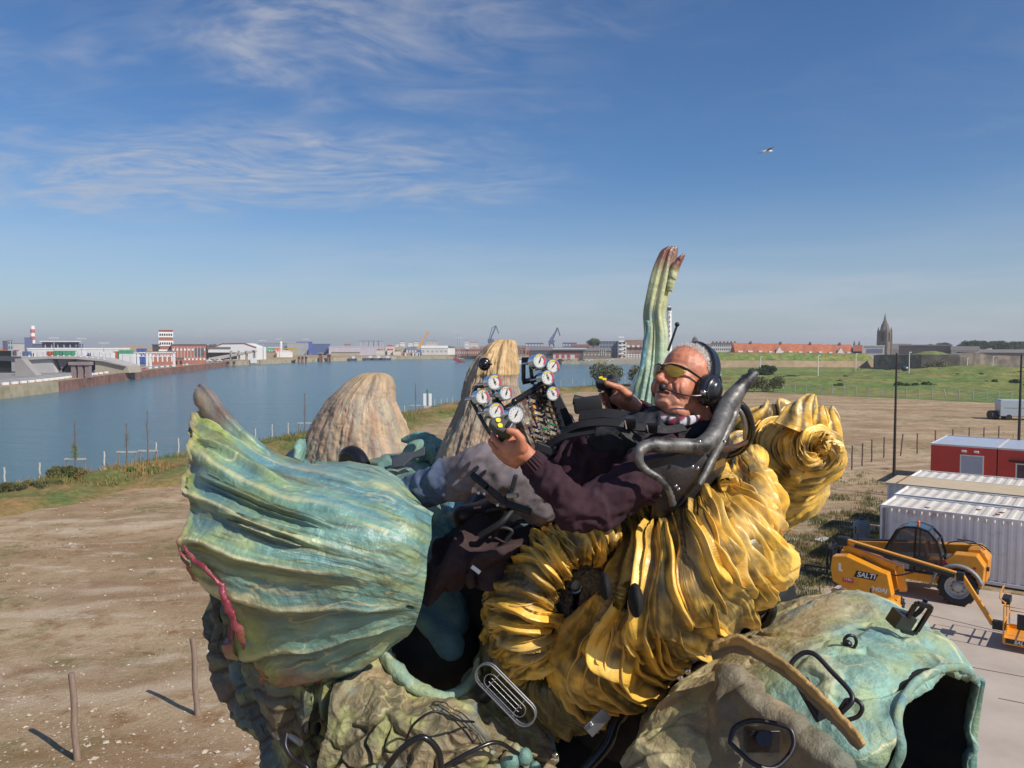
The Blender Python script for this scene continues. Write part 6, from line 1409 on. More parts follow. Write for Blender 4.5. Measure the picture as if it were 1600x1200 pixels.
def coat():
 rows = W([[(676, 842, 2.86), (720, 838, 2.86), (760, 826, 2.86), (808, 826, 2.84), (845, 835, 2.86)],
              [(668, 880, 2.80), (705, 866, 2.76), (742, 858, 2.72), (785, 855, 2.70), (826, 856, 2.76)],
              [(660, 905, 2.76), (700, 895, 2.70), (735, 878, 2.70), (770, 880, 2.66), (802, 880, 2.74)],
              [(658, 935, 2.78), (700, 925, 2.76), (740, 900, 2.80), (762, 915, 2.72), (780, 925, 2.80)]])
 A = sgrid(rows, 200, 200); N = gnorm(A); u, v = UV(200, 200)
 h = .05 * fbm(A * 4 + 3, 3) + .035 * (ridged(A * 3.3, 2) - 1) + .04 * saw(v * 3 + u + fbm(A * 3, 2), .5)
 B = A + N * h[..., None]
 o = gridmesh('jacket', B, mat('brown_fleece', (.055, .035, .036), .95, var=.2, scale=30, bump=.002, bscale=240, spec=.15), thick=.012)
 r = thing('jacket', 'dark brown jacket stuffed beside the seat with a white tag', 'jacket', tuple(P(740, 930, 2.8))); o.name = 'cloth'; gpin(o, r)
 mb = MB(); mb.bar(P(737, 885, 2.60), P(750, 895, 2.60), .013, .002, up=(0, -1, .3)); gpin(mb.build('white_tag', M_white), r)
coat()
for pts, r in (([(790, 830, 2.80), (812, 815, 2.76), (832, 818, 2.76), (832, 838, 2.76), (810, 848, 2.76), (790, 842, 2.78)], .008), ([(770, 840, 2.74), (782, 825, 2.72), (800, 830, 2.72), (790, 845, 2.72)], .007), ([(760, 800, 2.72), (775, 795, 2.70), (800, 797, 2.72), (812, 800, 2.74)], .006), ([(750, 838, 2.7), (785, 815, 2.68), (800, 798, 2.7)], .012)):
 hose(pts, r, M_black, 'cable')
# ================================================================ YARD ON THE RIGHT
UA = math.atan2(-.61, .79)
Ux, Wx = Vector((.79, -.61, 0)).normalized(), Vector((.61, .79, 0)).normalized()
C0 = Vector((15.2, 32.45, .08))
M_contw = mat('container_white', (.82, .78, .76), .5, var=.10, scale=1.2, color2=(.36, .30, .24), c2scale=1.1, c2lo=.56, c2hi=.75)
M_contr = mat('container_roof', (.62, .57, .50), .6, var=.15, scale=1.5, color2=(.42, .24, .15), c2scale=.8, c2lo=.52, c2hi=.75)
M_tan = mat('plywood_roof', (.50, .40, .27), .85, var=.12, scale=2)
M_cred = mat('cabin_red', (.58, .05, .035), .45, var=.1, scale=1)
M_greyp = mat('grey_panel', (.40, .44, .52), .4, var=.1, scale=2)
def corr_wall(L, H_, period=.28, depth=.045, axis='x'):
 """corrugated sheet in the local xz plane, as one grid"""
 n = int(L / period * 6); xs = np.linspace(0, L, n); ph = (xs / period) % 1
 off = np.interp(ph, [0, .3, .42, .78, .9, 1], [0, 0, 1, 1, 0, 0]) * depth
 return xs, off
def container(off_u, off_w, L, label, roof=M_contr, Wd=2.44, Hh=2.6, tanroof=False, wallm=None):
 t = thing('shipping_container', label, 'container', tuple(C0 + Ux * off_u + Wx * off_w), UA, 'white containers in the yard')
 wallm = wallm or M_contw
 for y0, sgn, nm in ((0.03, 1, 'side_wall'), (Wd - .03, -1, 'side_wall')):
  xs, of = corr_wall(L, Hh); A = np.zeros((2, len(xs), 3)); A[:, :, 0] = xs; A[:, :, 1] = y0 + sgn * of; A[0, :, 2] = .12; A[1, :, 2] = Hh - .1
  o = gridmesh(nm, A, wallm, t, smooth=False);
 ys, of = corr_wall(Wd, Hh)
 A = np.zeros((2, len(ys), 3)); A[:, :, 1] = ys; A[:, :, 0] = .03 + of; A[0, :, 2] = .12; A[1, :, 2] = Hh - .1
 gridmesh('end_wall', A, wallm, t, smooth=False)
 xs, of = corr_wall(L, 1, .42, .03); A = np.zeros((2, len(xs), 3)); A[:, :, 0] = xs; A[0, :, 1] = .06; A[1, :, 1] = Wd - .06; A[:, :, 2] = Hh - .06 + of
 gridmesh('roof', A, M_tan if tanroof else roof, t, smooth=False)
 mb = MB()
 for y in (0, Wd):
  mb.box((L / 2, y, .06), (L, .08, .12)); mb.box((L / 2, y, Hh - .05), (L, .07, .10))
  for x in (0, L): mb.box((x, y, Hh / 2), (.09, .09, Hh - .002))
 mb.box((0.0, Wd / 2, Hh - .05), (.065, Wd - .1, .099)); mb.box((0, Wd / 2, .06), (.079, Wd - .1, .119))
 mb.build('frame', wallm, t)
 return t
c1 = container(0, 0, 12.2, 'white corrugated container at the front, nearest the yellow lifts')
mb = MB();
for x, y in ((1.6, .5), (3.3, 1.3), (4.0, .7), (4.1, 1.2), (5.4, .5)): mb = MB(); mb.box((x, y, 2.60), (.18, .12, .02)); mb.build('roof_patch', mat('rust_patch', (.22, .09, .05), .8), c1)
mb = MB(); mb.box((.12, .0, 1.4), (.03, .10, 2.2)); mb.build('door_rod', M_steel, c1)
c2 = container(-.1, 2.95, 12.2, 'white container with a ribbed roof, second from the front')
c3 = container(-1.0, 5.75, 12.2, 'container under a flat tan board roof, third from the front', tanroof=True)
for x in (.4, 6.4): mb = MB(); mb.box((x, 1.22, 2.665), (.05, 2.6, .03)); mb.build('roof_batten', mat('batten', (.25, .07, .05), .7), c3)
mb = MB(); mb.box((6.1, 1.22, 2.60), (12.5, 2.7, .05)); mb.build('roof_board', M_tan, c3)
c4 = container(-.6, 8.6, 12.2, 'rearmost white container, behind the tan board roof')
def cabin(ox, oy, L, label, Dp=6.0):
 t = thing('site_cabin', label, 'site cabin', tuple(C0 + Ux * ox + Wx * oy), UA, 'red site cabins')
 mb = MB(); mb.box((L / 2, Dp / 2, 1.38), (L, Dp, 2.6)); mb.build('wall', M_cred, t)
 mb = MB(); mb.box((L / 2, Dp / 2, 2.70), (L - .16, Dp - .16, .06)); mb.build('roof', M_greyp, t)
 mb = MB()
 for a, b_, c_, d in ((0, 0, L, .0), (0, Dp, L, Dp)): mb.box((L / 2, b_, 2.70), (L + .04, .07, .11))
 for x in (0, L): mb.box((x, Dp / 2, 2.70), (.07, Dp - .08, .109))
 mb.build('roof_rim', mat('roof_rim', (.66, .64, .62), .4), t)
 return t
R0 = (Vector((27.4, 51.8, 0)) - C0); ru, rw = R0.dot(Ux), R0.dot(Wx)
k1 = cabin(ru, rw, 3.7, 'bright red site cabin with a grey door and two small lamps')
k2 = cabin(ru + 3.76, rw, 3.9, 'bright red site cabin with a wide window, at the right edge')
def opening(parent, name, x, z, w, h, m, fm=M_white):
 mb = MB()
 for xx, zz, ww, hh in ((x, z + h / 2, w + .1, .07), (x, z - h / 2, w + .1, .07), (x - w / 2, z, .07, h - .07), (x + w / 2, z, .07, h - .07)): mb.box((xx, -.02, zz), (ww, .06, hh))
 f = mb.build(name, fm, parent); mb = MB(); mb.box((x, -.004, z), (w, .02, h)); q = mb.build('pane', m, parent); q.parent = f; return f
opening(k1, 'door', 2.35, 1.12, 1.25, 2.0, M_greyp); opening(k2, 'window', 2.1, 1.25, 2.2, 1.15, mat('cabin_glass', (.10, .06, .08), .1))
mb = MB(); mb.box((2.1, -.09, 1.98), (3.0, .2, .10)); mb.build('shutter_box', M_black, k2)
for x in (1.9, 2.6): mb = MB(); mb.box((x, -.07, 2.38), (.26, .12, .13), bev=.02); mb.build('wall_lamp', M_white, k1)
t = thing('water_tank', 'grey round tank standing at the end of the front container', 'tank', tuple(Vector((16.1, 36.3, 0))))
mb = MB(); mb.cyl((0, 0, 0), (0, 0, 1.05), .33, .35, 28); mb.cyl((0, 0, 1.05), (0, 0, 1.2), .35, .12, 28)
for z in (.3, .6, .9): mb.tube([(.345 * math.cos(a), .345 * math.sin(a), z) for a in np.linspace(0, 6.283, 25)[:-1]], .015, n=6, closed=True, sub=1)
mb.build('tank_body', mat('tank_grey', (.16, .19, .22), .5, var=.2, scale=4), t, smooth=True)
mb = MB(); mb.cyl((0, 0, 1.19), (0, 0, 1.28), .11, n=16); mb.build('cap', M_black, t, smooth=True)
mb = MB(); p = G(1287, 843, .05); mb.box(p, (.9, .55, .03), rz=.5, bev=.005); tag(mb.build('loose_board', M_white), 'white board lying on the rough grass', 'board')
t = thing('ladder', 'thin ladder lying on the front container roof', 'ladder', tuple(C0 + Ux * 6.2 + Wx * 1.4 + Vector((0, 0, 2.62))), UA + .25)
mb = MB(); mb.box((1.6, 0, .03), (3.2, .03, .03)); mb.build('rail', M_steel, t); mb = MB(); mb.box((1.6, .35, .03), (3.2, .03, .03)); mb.build('rail', M_steel, t)
for i in range(9): mb = MB(); mb.box((.2 + i * .35, .175, .03), (.02, .33, .02)); mb.build('rung', M_steel, t)
t = thing('bucket', 'rust coloured bucket on the front container roof', 'bucket', tuple(C0 + Ux * 5.9 + Wx * 1.3 + Vector((0, 0, 2.62))))
mb = MB(); mb.cyl((0, 0, 0), (0, 0, .30), .11, .15, 18); mb.build('pail', mat('pail', (.40, .25, .18), .6), t, smooth=True)
mb = MB(); mb.tube([(-.15, 0, .3), (-.1, 0, .42), (.1, 0, .42), (.15, 0, .3)], .008); mb.build('handle', M_steel, t, smooth=True)
def text(name, body, loc, M3, size, m, parent, shear=0, ext=.002):
 cu = bpy.data.curves.new(name, 'FONT'); cu.body = body; cu.size = size; cu.extrude = ext; cu.align_x = 'CENTER'; cu.align_y = 'CENTER'; cu.shear = shear; cu.offset = size * .018
 o = bpy.data.objects.new(name, cu); COL.objects.link(o)
 dg = bpy.context.evaluated_depsgraph_get(); me = bpy.data.meshes.new_from_object(o.evaluated_get(dg)); bpy.data.objects.remove(o)
 me.materials.clear(); me.materials.append(m); q = bpy.data.objects.new(name, me); COL.objects.link(q)
 q.matrix_local = Matrix.Translation(loc) @ M3; q.parent = parent; return q
FACE_L = Matrix(((-1, 0, 0), (0, 0, 1), (0, 1, 0))).to_4x4()   # reads along -x, faces +y
M_lift = mat('lift_orange', (.72, .29, .012), .38, var=.12, scale=5, coat=.4, color2=(.45, .20, .03), c2scale=3, c2lo=.6, c2hi=.75)
M_tyre = mat('tyre', (.018, .018, .019), .85, var=.3, scale=20)
M_rim = mat('wheel_rim', (.42, .41, .40), .45, .3, var=.2, scale=8)
def wheel(parent, x, y, r, w, side, lugs=18):
 mb = MB()
 prof = [(r * .62, -w / 2), (r * .90, -w / 2), (r * .97, -w * .42), (r * .985, 0), (r * .97, w * .42), (r * .90, w / 2), (r * .62, w / 2)]
 A = np.stack([np.array([(x + q * math.cos(t), y + yy, r + q * math.sin(t)) for t in np.linspace(0, 2 * math.pi, 40, endpoint=False)]) for q, yy in prof])
 o = gridmesh('wheel', A, M_tyre, parent, wrap=True)
 mb = MB()
 for i in range(lugs):
  t = 2 * math.pi * i / lugs
  for s_ in (-1, 1): mb.box((x + math.cos(t + s_ * .09) * r * .975, y + s_ * w * .24, r + math.sin(t + s_ * .09) * r * .975), (.05, w * .5, r * .075), M=Matrix.Rotation(-t, 4, 'Y') @ Matrix.Rotation(R(25) * s_, 4, 'X') @ Matrix.Rotation(R(0), 4, 'Z'))
 q = mb.build('tread', M_tyre); q.parent = o
 prof = [(r * .64, side * w * .46), (r * .58, side * w * .44), (r * .54, side * w * .20), (r * .30, side * w * .10), (r * .26, side * w * .34), (r * .12, side * w * .40), (.001, side * w * .40)]
 A = np.stack([np.array([(x + q_ * math.cos(t), y + yy, r + q_ * math.sin(t)) for t in np.linspace(0, 2 * math.pi, 40, endpoint=False)]) for q_, yy in prof])
 q = gridmesh('rim', A, M_rim, None, wrap=True); q.parent = o
 mb = MB()
 for i in range(8):
  t = 2 * math.pi * i / 8; c_ = (x + math.cos(t) * r * .33, y + side * w * .14, r + math.sin(t) * r * .33); mb.cyl(c_, (c_[0], c_[1] + side * .03, c_[2]), .02, n=6)
 q = mb.build('wheel_nuts', M_black); q.parent = o; q['kind'] = 'stuff'
 return o
def telehandler():
 t = thing('telehandler', 'orange telescopic handler with a black glazed cab parked in front of the white container', 'telehandler', (15.2, 29.3, .08), UA + math.pi)
 def B(name, m, *boxes, smooth=False, bev=.02):
  mb = MB()
  for b_ in boxes: mb.box(*b_)
  return mb.build(name, m, t, bevel=bev)
 B('chassis', M_lift, ((0, 0, .75), (3.9, .9, .42)))
 mb = MB(); mb.prism([(-2.15, .72), (-2.2, 1.45), (-1.95, 1.82), (-1.25, 1.78), (-.62, 1.15), (-.58, .80), (-1.0, .74)], (0, .72, 0), (1, 0, 0), (0, 0, 1), (0, 1, 0), .55); mb.build('engine_cover', M_lift, t, bevel=.03)
 mb = MB(); mb.prism([(-2.2, .8), (-2.25, 1.6), (-2.0, 1.95), (-1.6, 1.9), (-1.5, .8)], (0, 0, 0), (1, 0, 0), (0, 0, 1), (0, 1, 0), .86); mb.build('rear_counterweight', M_lift, t, bevel=.03)
 mb = MB(); mb.prism([(-1.0, .85), (-.6, 1.15), (.95, .95), (1.9, .98), (1.9, .62), (-1.0, .62)], (0, -.75, 0), (1, 0, 0), (0, 0, 1), (0, 1, 0), .5); mb.build('side_body', M_lift, t, bevel=.02)
 mb = MB(); mb.prism([(-.9, .62), (-.6, .95), (1.2, .95), (1.5, .62)], (0, .78, 0), (1, 0, 0), (0, 0, 1), (0, 1, 0), .45); mb.build('step_box', M_lift, t, bevel=.02)
 mb = MB(); outl = [(-.78, .95), (-.86, 1.55), (-.70, 2.15), (-.42, 2.46), (-.05, 2.56), (.35, 2.52), (.62, 2.36), (.98, 1.65), (1.02, .95)]
 for yy in (.98, .12):
  pts = [Vector((x, yy, z)) for x, z in outl]
  for i in range(len(pts)): mb.bar(pts[i], pts[(i + 1) % len(pts)], .07, .11, up=(0, 1, 0))
  mb.bar(Vector((.02, yy, .95)), Vector((-.02, yy, 2.54)), .06, .09, up=(0, 1, 0))
 for x, z in outl: mb.bar(Vector((x, .12, z)), Vector((x, .98, z)), .06, .06)
 mb.build('cab_frame', M_blackgloss, t)
 M_tg = mat('tinted_glass', (.05, .07, .08), .05, var=0, alpha=.62, spec=.8)
 mb = MB(); mb.prism([(p[0] * .97, p[1] * .995 + .005) for p in outl], (0, .985, 0), (1, 0, 0), (0, 0, 1), (0, 1, 0), .008); mb.build('side_window', M_tg, t)
 mb = MB(); mb.quad((-.42, .14, 2.47), (-.42, .96, 2.47), (-.86, .96, 1.55), (-.86, .14, 1.55)); mb.build('rear_window', M_tg, t)
 mb = MB(); mb.prism([(-.46, 2.47), (-.06, 2.585), (.36, 2.555), (.60, 2.40), (.55, 2.36), (.3, 2.49), (-.05, 2.52), (-.42, 2.42)], (0, .55, 0), (1, 0, 0), (0, 0, 1), (0, 1, 0), .90); mb.build('cab_roof', mat('roof_blue', (.05, .07, .09), .25, coat=.5), t)
 B('door_panel', mat('door_grey', (.30, .29, .28), .5), ((-.0 + .45, 1.0, 1.15), (.55, .03, .45)))
 mb = MB(); mb.box((-.1, .5, 1.3), (.45, .45, .15), bev=.04); mb.box((-.32, .5, 1.65), (.12, .42, .65), bev=.04); mb.build('driver_seat', M_black, t)
 mb = MB(); mb.tube([(.45 + .15 * math.cos(a) * .4, .5 + .18 * math.sin(a), 1.62 + .15 * math.cos(a)) for a in np.linspace(0, 6.283, 17)[:-1]], .014, n=6, closed=True, sub=1); mb.build('steering_wheel', M_black, t)
 mb = MB(); mb.cyl((-.05, .72, 2.58), (-.05, .72, 2.72), .055, .05, 14); mb.sph((-.05, .72, 2.72), .05); mb.build('beacon', mat('beacon_orange', (.75, .16, .01), .2, coat=.6), t, smooth=True)
 a, b_ = Vector((-1.95, -.32, 1.80)), Vector((2.5, -.32, 1.28)); mb = MB(); mb.bar(a, b_, .34, .36); mb.build('boom', M_lift, t, bevel=.02)
 mb = MB(); mb.bar(a.lerp(b_, .55) + Vector((0, 0, .21)), b_ + Vector((.1, 0, .19)), .22, .06); mb.build('boom_hose_tray', M_black, t)
 mb = MB(); mb.bar(b_, Vector((2.95, -.32, .85)), .26, .24); mb.build('boom_nose', M_black, t)
 mb = MB(); mb.box((3.05, -.1, .80), (.10, 1.15, .75)); mb.box((3.15, -.1, .45), (.12, 1.2, .10)); mb.box((3.15, -.1, 1.15), (.12, 1.2, .10)); mb.build('fork_carriage', M_black, t, bevel=.01)
 for y in (-.5, .3): mb = MB(); mb.box((3.25, y, .7), (.06, .12, 1.2)); mb.box((3.8, y, .12), (1.1, .12, .05)); mb.build('fork', M_black, t)
 for pts in ([(-1.7, .1, 1.98), (-1.4, .3, 2.12), (-1.0, .2, 2.0), (-.9, .0, 1.9)], [(-2.1, .2, 1.9), (-1.8, .35, 2.15), (-1.2, .0, 2.1)], [(-2.3, .45, 1.9), (-2.0, .2, 2.05), (-1.5, -.1, 2.0)], [(2.4, .1, 1.3), (2.9, .35, 1.25), (3.1, .2, .9)], [(2.3, -.1, 1.5), (2.8, .1, 1.5), (3.1, -.3, 1.1)]):
  mb = MB(); mb.tube(pts, .022, n=6); mb.build('hydraulic_hose', M_black, t, smooth=True)
 for x in (-1.4, 1.4):
  for s_ in (-1, 1): wheel(t, x, s_ * .95, .64, .42, s_)
 for x, rr in ((-1.4, .80),):
  A = np.stack([np.array([(x + q * math.cos(a_), yy, .64 + q * math.sin(a_)) for a_ in np.linspace(R(5), R(165), 16)]) for q, yy in ((.80, .72), (.82, 1.18), (.74, 1.20))]); gridmesh('mudguard', A, mat('mudguard_grey', (.22, .23, .24), .5), t, thick=.02)
 for z in (1.25, 1.38): mb = MB(); mb.box((-1.9, 1.0, z), (.10, .02, .08)); mb.build('tail_lamp', mat('lamp_red', (.4, .02, .02), .3), t)
 mb = MB(); mb.cyl((-2.22, .5, 1.3), (-2.28, .5, 1.3), .08, n=14); mb.build('reversing_lamp', M_black, t)
 mb = MB(); mb.box((-.95, 1.0, 1.34), (.35, .012, .26), M=Matrix.Rotation(R(-50), 4, 'Y')); mb.build('red_decal', mat('decal_red', (.30, .03, .03), .4), t)
 mb = MB(); mb.cyl((1.9, .9, 1.35), (1.95, 1.25, 2.2), .018); mb.build('mirror_arm', M_black, t); mb = MB(); mb.box((1.95, 1.27, 2.25), (.06, .22, .30), bev=.02); mb.build('mirror', M_black, t)
telehandler()
def boom_lift():
 t = thing('boom_lift', 'orange articulated boom lift with an open basket resting near the concrete', 'boom lift', (12.05, 26.7, .08), UA + math.pi)
 mb = MB(); mb.box((0, 0, .48), (1.9, 1.3, .34), bev=.04); mb.build('chassis', M_lift, t)
 mb = MB(); mb.cyl((0, 0, .64), (0, 0, .86), .55, n=28); mb.build('turntable', M_black, t)
 hood = [(-.95, .95), (-.72, .80), (.35, .90), (.92, 1.12), (1.0, 1.55), (.95, 1.98), (.50, 2.06), (-.55, 1.72), (-.80, 1.66)]
 mb = MB(); mb.prism(hood, (0, .48, 0), (1, 0, 0), (0, 0, 1), (0, 1, 0), .42); h = mb.build('hood', M_lift, t, bevel=.03)
 mb = MB(); mb.prism(hood, (0, -.55, 0), (1, 0, 0), (0, 0, 1), (0, 1, 0), .40); mb.build('hood', M_lift, t, bevel=.03)
 mb = MB(); mb.box((.2, -.03, 1.15), (1.3, .5, .5)); mb.build('mast_base', M_black, t)
 Mp = mat('plate_black', (.012, .012, .013), .4); y = .697
 mb = MB(); mb.prism([(-.42, 1.38), (-.52, 1.60), (.16, 1.62), (.24, 1.40)], (0, y, 0), (1, 0, 0), (0, 0, 1), (0, 1, 0), .008); q = mb.build('name_plate', Mp, None); q.parent = h
 w_ = text('lettering', 'SALTI', (-.14, y + .006, 1.50), FACE_L, .23, M_white, h, .25)
 text('lettering', '340AJ', (-.55, y + .004, 1.10), FACE_L, .20, M_white, h, .15)
 mb = MB(); mb.box((.42, y, 1.24), (.36, .006, .15)); q = mb.build('red_sticker', mat('sticker_red', (.60, .05, .06), .4), None); q.parent = h
 text('lettering', '11.0m', (.42, y + .004, 1.27), FACE_L, .10, M_white, h)
 mb = MB(); mb.box((.70, y, 1.65), (.07, .006, .26)); mb.box((.64, y, 1.54), (.06, .006, .06)); q = mb.build('white_mark', M_white, None); q.parent = h
 mb = MB(); mb.box((-.30, y, .98), (.05, .03, .22)); q = mb.build('latch', Mp, None); q.parent = h
 mb = MB(); mb.prism([(-1.2, .62), (.9, .62), (1.0, .80), (-.9, .80)], (0, .5, 0), (1, 0, 0), (0, 0, 1), (0, 1, 0), .3); mb.build('deck_skirt', M_lift, t, bevel=.02)
 text('lettering', 'SALTI', (-.6, .655, .71), FACE_L, .14, M_white, t, .2)
 mb = MB(); mb.bar(Vector((.75, 0, 2.22)), Vector((-1.0, 0, 1.75)), .20, .22); mb.build('lower_arm', M_lift, t, bevel=.015)
 mb = MB(); mb.bar(Vector((-1.0, 0, 1.85)), Vector((-1.15, 0, 1.0)), .22, .20, up=(0, 1, 0)); mb.build('riser', M_lift, t, bevel=.015)
 a, b_ = Vector((.72, .02, 2.42)), Vector((-2.75, .02, 1.83)); mb = MB(); mb.bar(a, b_, .17, .16); mb.build('main_boom', M_lift, t, bevel=.015)
 mb = MB(); mb.bar(a.lerp(b_, .1) + Vector((0, .13, -.04)), a.lerp(b_, .97) + Vector((0, .13, -.04)), .08, .11); mb.build('hose_tray', M_black, t)
 mb = MB(); mb.box((.78, .02, 2.40), (.35, .34, .28), bev=.03); mb.build('boom_pivot', M_black, t)
 mb = MB(); mb.box((-2.80, .02, 1.80), (.22, .24, .26), bev=.03); mb.build('boom_head', M_black, t)
 mb = MB(); mb.tube([(.1, .22, 2.0), (-.3, .25, 1.8), (-.9, .25, 1.55), (-1.5, .2, 1.75)], .025, n=6); mb.build('hydraulic_hose', M_black, t, smooth=True)
 j = Vector((-3.75, .22, .50)); mb = MB(); mb.bar(Vector((-2.84, .04, 1.84)), j, .13, .14, up=(0, 1, 0)); mb.build('jib', M_lift, t, bevel=.012)
 mb = MB(); mb.box(j + Vector((-.15, 0, .02)), (.34, .22, .26), bev=.02); mb.build('jib_head', M_black, t)
 K = Vector((-4.55, .15, .22)); L_, Wd = .92, 1.55
 b = mb = MB(); mb.box(K, (L_, Wd, .05)); bk = mb.build('basket', M_lift, t)
 mb = MB()
 for s_ in (-1, 1): mb.box(K + Vector((0, s_ * Wd / 2, .08)), (L_ + .02, .02, .16)); mb.box(K + Vector((s_ * L_ / 2, 0, .08)), (.02, Wd - .02, .158))
 q = mb.build('toe_board', M_lift, None); q.parent = bk
 xs, ys = (-L_ / 2, L_ / 2), (-Wd / 2, 0, Wd / 2)
 for x in xs:
  for y_ in ys: mb = MB(); mb.cyl(K + Vector((x, y_, .02)), K + Vector((x, y_, 1.12)), .02, n=8); q = mb.build('upright', M_lift, smooth=True); q.parent = bk
 for z in (.58, 1.12):
  mb = MB(); mb.tube([K + Vector((x, y_, z)) for x, y_ in ((xs[0], ys[0]), (xs[1], ys[0]), (xs[1], ys[2]), (xs[0], ys[2]))], .02, n=8, closed=True, sub=1); q = mb.build('rail', M_lift, smooth=True); q.parent = bk
 mb = MB(); mb.tube([K + Vector(p) for p in ((.46, -.45, 1.12), (.62, -.45, 1.25), (.60, -.45, 1.42), (.60, .45, 1.42), (.62, .45, 1.25), (.46, .45, 1.12))], .02, n=8, sub=1); q = mb.build('console_guard', M_lift, smooth=True); q.parent = bk
 mb = MB(); mb.box(K + Vector((.46, .1, 1.15)), (.22, .55, .18), bev=.02); q = mb.build('control_console', M_black); q.parent = bk
 mb = MB(); mb.box(K + Vector((-.05, Wd / 2 + .02, .72)), (.34, .03, .46)); q = mb.build('document_box', M_black); q.parent = bk
 mb = MB(); mb.box(K + Vector((.0, Wd / 2 + .018, .085)), (.80, .008, .13)); q = mb.build('name_strip', Mp); q.parent = bk
 text('lettering', 'SALTI', tuple(K + Vector((.0, Wd / 2 + .026, .085))), FACE_L, .15, M_white, bk, .25)
 for x in (-.72, .72):
  for s_ in (-1, 1): wheel(t, x, s_ * .78, .32, .26, s_, 14)
boom_lift()
M_pole = mat('pole_dark', (.035, .028, .030), .5, .3, var=.2)
def lamp_post(p, h, label, r=.10):
 t = thing('street_lamp', label, 'street lamp', tuple(p), 0, 'tall dark lamp posts in the yard')
 mb = MB(); mb.cyl((0, 0, 0), (0, 0, h), r, r * .5, 14); mb.build('pole', M_pole, t, smooth=True)
 mb = MB(); mb.cyl((0, 0, 0), (0, 0, .5), r * 1.3, n=14); mb.build('base_sleeve', M_pole, t, smooth=True)
 mb = MB(); mb.cyl((0, 0, h - .9), (.35, 0, h - .85), .03); mb.build('arm', M_pole, t)
 mb = MB(); mb.sph((.52, 0, h - .95), (.24, .22, .17), 18); mb.build('lamp_head', mat('lamp_head', (.05, .08, .09), .2, coat=.4), t, smooth=True)
p = G(1396, 775); lamp_post(p, 8.75, 'dark lamp post with a round head rising behind the white containers')
p = G(1590, 752); lamp_post(p, 8.6, 'dark lamp post at the right edge behind the red cabins', .11)
t = thing('wooden_prop', 'thin slanting pale prop beside the right lamp post', 'prop', tuple(G(1578, 714)))
mb = MB(); mb.cyl((0, 0, 0), (.35, .1, 1.9), .05); mb.build('pole', mat('prop_wood', (.45, .38, .28), .8), t)
def van():
 p = G(1566, 657); t = thing('van', 'pale blue grey van parked on the gravel by the right edge', 'van', tuple(p + Vector((3.0, 1.0, 0))), R(-14))
 Mv = mat('van_paint', (.36, .42, .48), .35, coat=.5)
 prof = [(-2.7, .45), (-2.75, 2.3), (-2.6, 2.5), (1.4, 2.5), (2.1, 1.5), (2.75, 1.25), (2.85, .45)]
 mb = MB(); mb.prism(prof, (0, 0, 0), (1, 0, 0), (0, 0, 1), (0, 1, 0), 1.95); mb.build('body', Mv, t, bevel=.08)
 mb = MB(); mb.box((-.6, -.985, 1.5), (3.2, .012, .03)); mb.build('side_trim', M_black, t)
 mb = MB(); mb.prism([(1.45, 1.55), (1.45, 2.2), (1.62, 2.2), (2.0, 1.55)], (0, -.98, 0), (1, 0, 0), (0, 0, 1), (0, 1, 0), .02); mb.build('window', M_blackgloss, t)
 for x in (-1.7, 1.9):
  for s_ in (-1, 1): mb = MB(); mb.cyl((x, s_ * .80, .35), (x, s_ * .98, .35), .35, n=24); mb.build('wheel', M_tyre, t, smooth=True)
 mb = MB(); mb.box((-2.76, -.75, 1.0), (.04, .14, .4)); mb.build('tail_lamp', mat('lamp_red', (.4, .02, .02)), t)
 mb = MB(); mb.box((-2.78, 0, .5), (.08, 1.9, .22)); mb.build('bumper', M_black, t)
van()
t = thing('bin', 'dark round barrel lying beside the van', 'barrel', tuple(G(1552, 655)))
mb = MB(); mb.cyl((-.5, 0, .55), (.5, .1, .55), .55, n=24); mb.build('drum', mat('drum', (.05, .035, .04), .6, var=.2), t, smooth=True)
mb = MB(); mb.cyl((.5, .1, .55), (.62, .11, .55), .45, n=24); mb.build('lid', mat('drum_lid', (.06, .10, .09), .5), t, smooth=True)
M_stake = mat('weathered_wood', (.24, .17, .13), .9, var=.3, scale=6, stretch=(4, 4, .6), bump=.01, bscale=30)
def stake(name, x, yb, h, r, lean, label, group, cat='post', mtl=None, cap=False):
 p = G(x, yb); mb = MB(); n = 5
 pts = [(lean * k / n * h + .012 * math.sin(k * 2.1 + x), .01 * math.cos(k * 1.7 + x), h * k / n - .05) for k in range(n + 1)]
 mb.tube(pts, [r * 1.05, r, r * .96, r, r * .93, r * .9], n=9, sub=3)
 o = mb.build(name, mtl or M_stake, smooth=True); o.location = p; tag(o, label, cat, group); return o
stake('wooden_post', 120, 1187, 2.02, .075, -.03, 'weathered wooden post in the lower left corner casting a straight shadow', 'weathered posts on the gravel')
stake('wooden_post', 308, 1117, 2.0, .072, -.035, 'weathered wooden post just left of the sculpture, the farther of the near pair', 'weathered posts on the gravel')
row = [(1314, 748, 1.9), (1331, 734, 1.85), (1347, 728, 1.8), (1362, 722, 1.85), (1381, 715, 1.75), (1407, 712, 1.9), (1433, 709, 1.8), (1461, 703, 1.8), (1488, 699, 1.7), (1514, 697, 1.75), (1537, 695, 1.7), (1560, 693, 1.7)]
M_st2 = mat('stake_purple_brown', (.13, .08, .075), .9, var=.2)
ordn = ['first', 'second', 'third', 'fourth', 'fifth', 'sixth', 'seventh', 'eighth', 'ninth', 'tenth', 'eleventh', 'twelfth']
for i, (x, y, h) in enumerate(row):
 stake('fence_stake', x, y, h, .055, .09 if i == 5 else .01 * ((i * 7) % 3 - 1), ('leaning dark stake beside the lamp post' if i == 5 else 'thin dark stake, %s from the left in the row running towards the red cabins' % ordn[i]), 'thin stakes in a row on the gravel', mtl=M_st2)
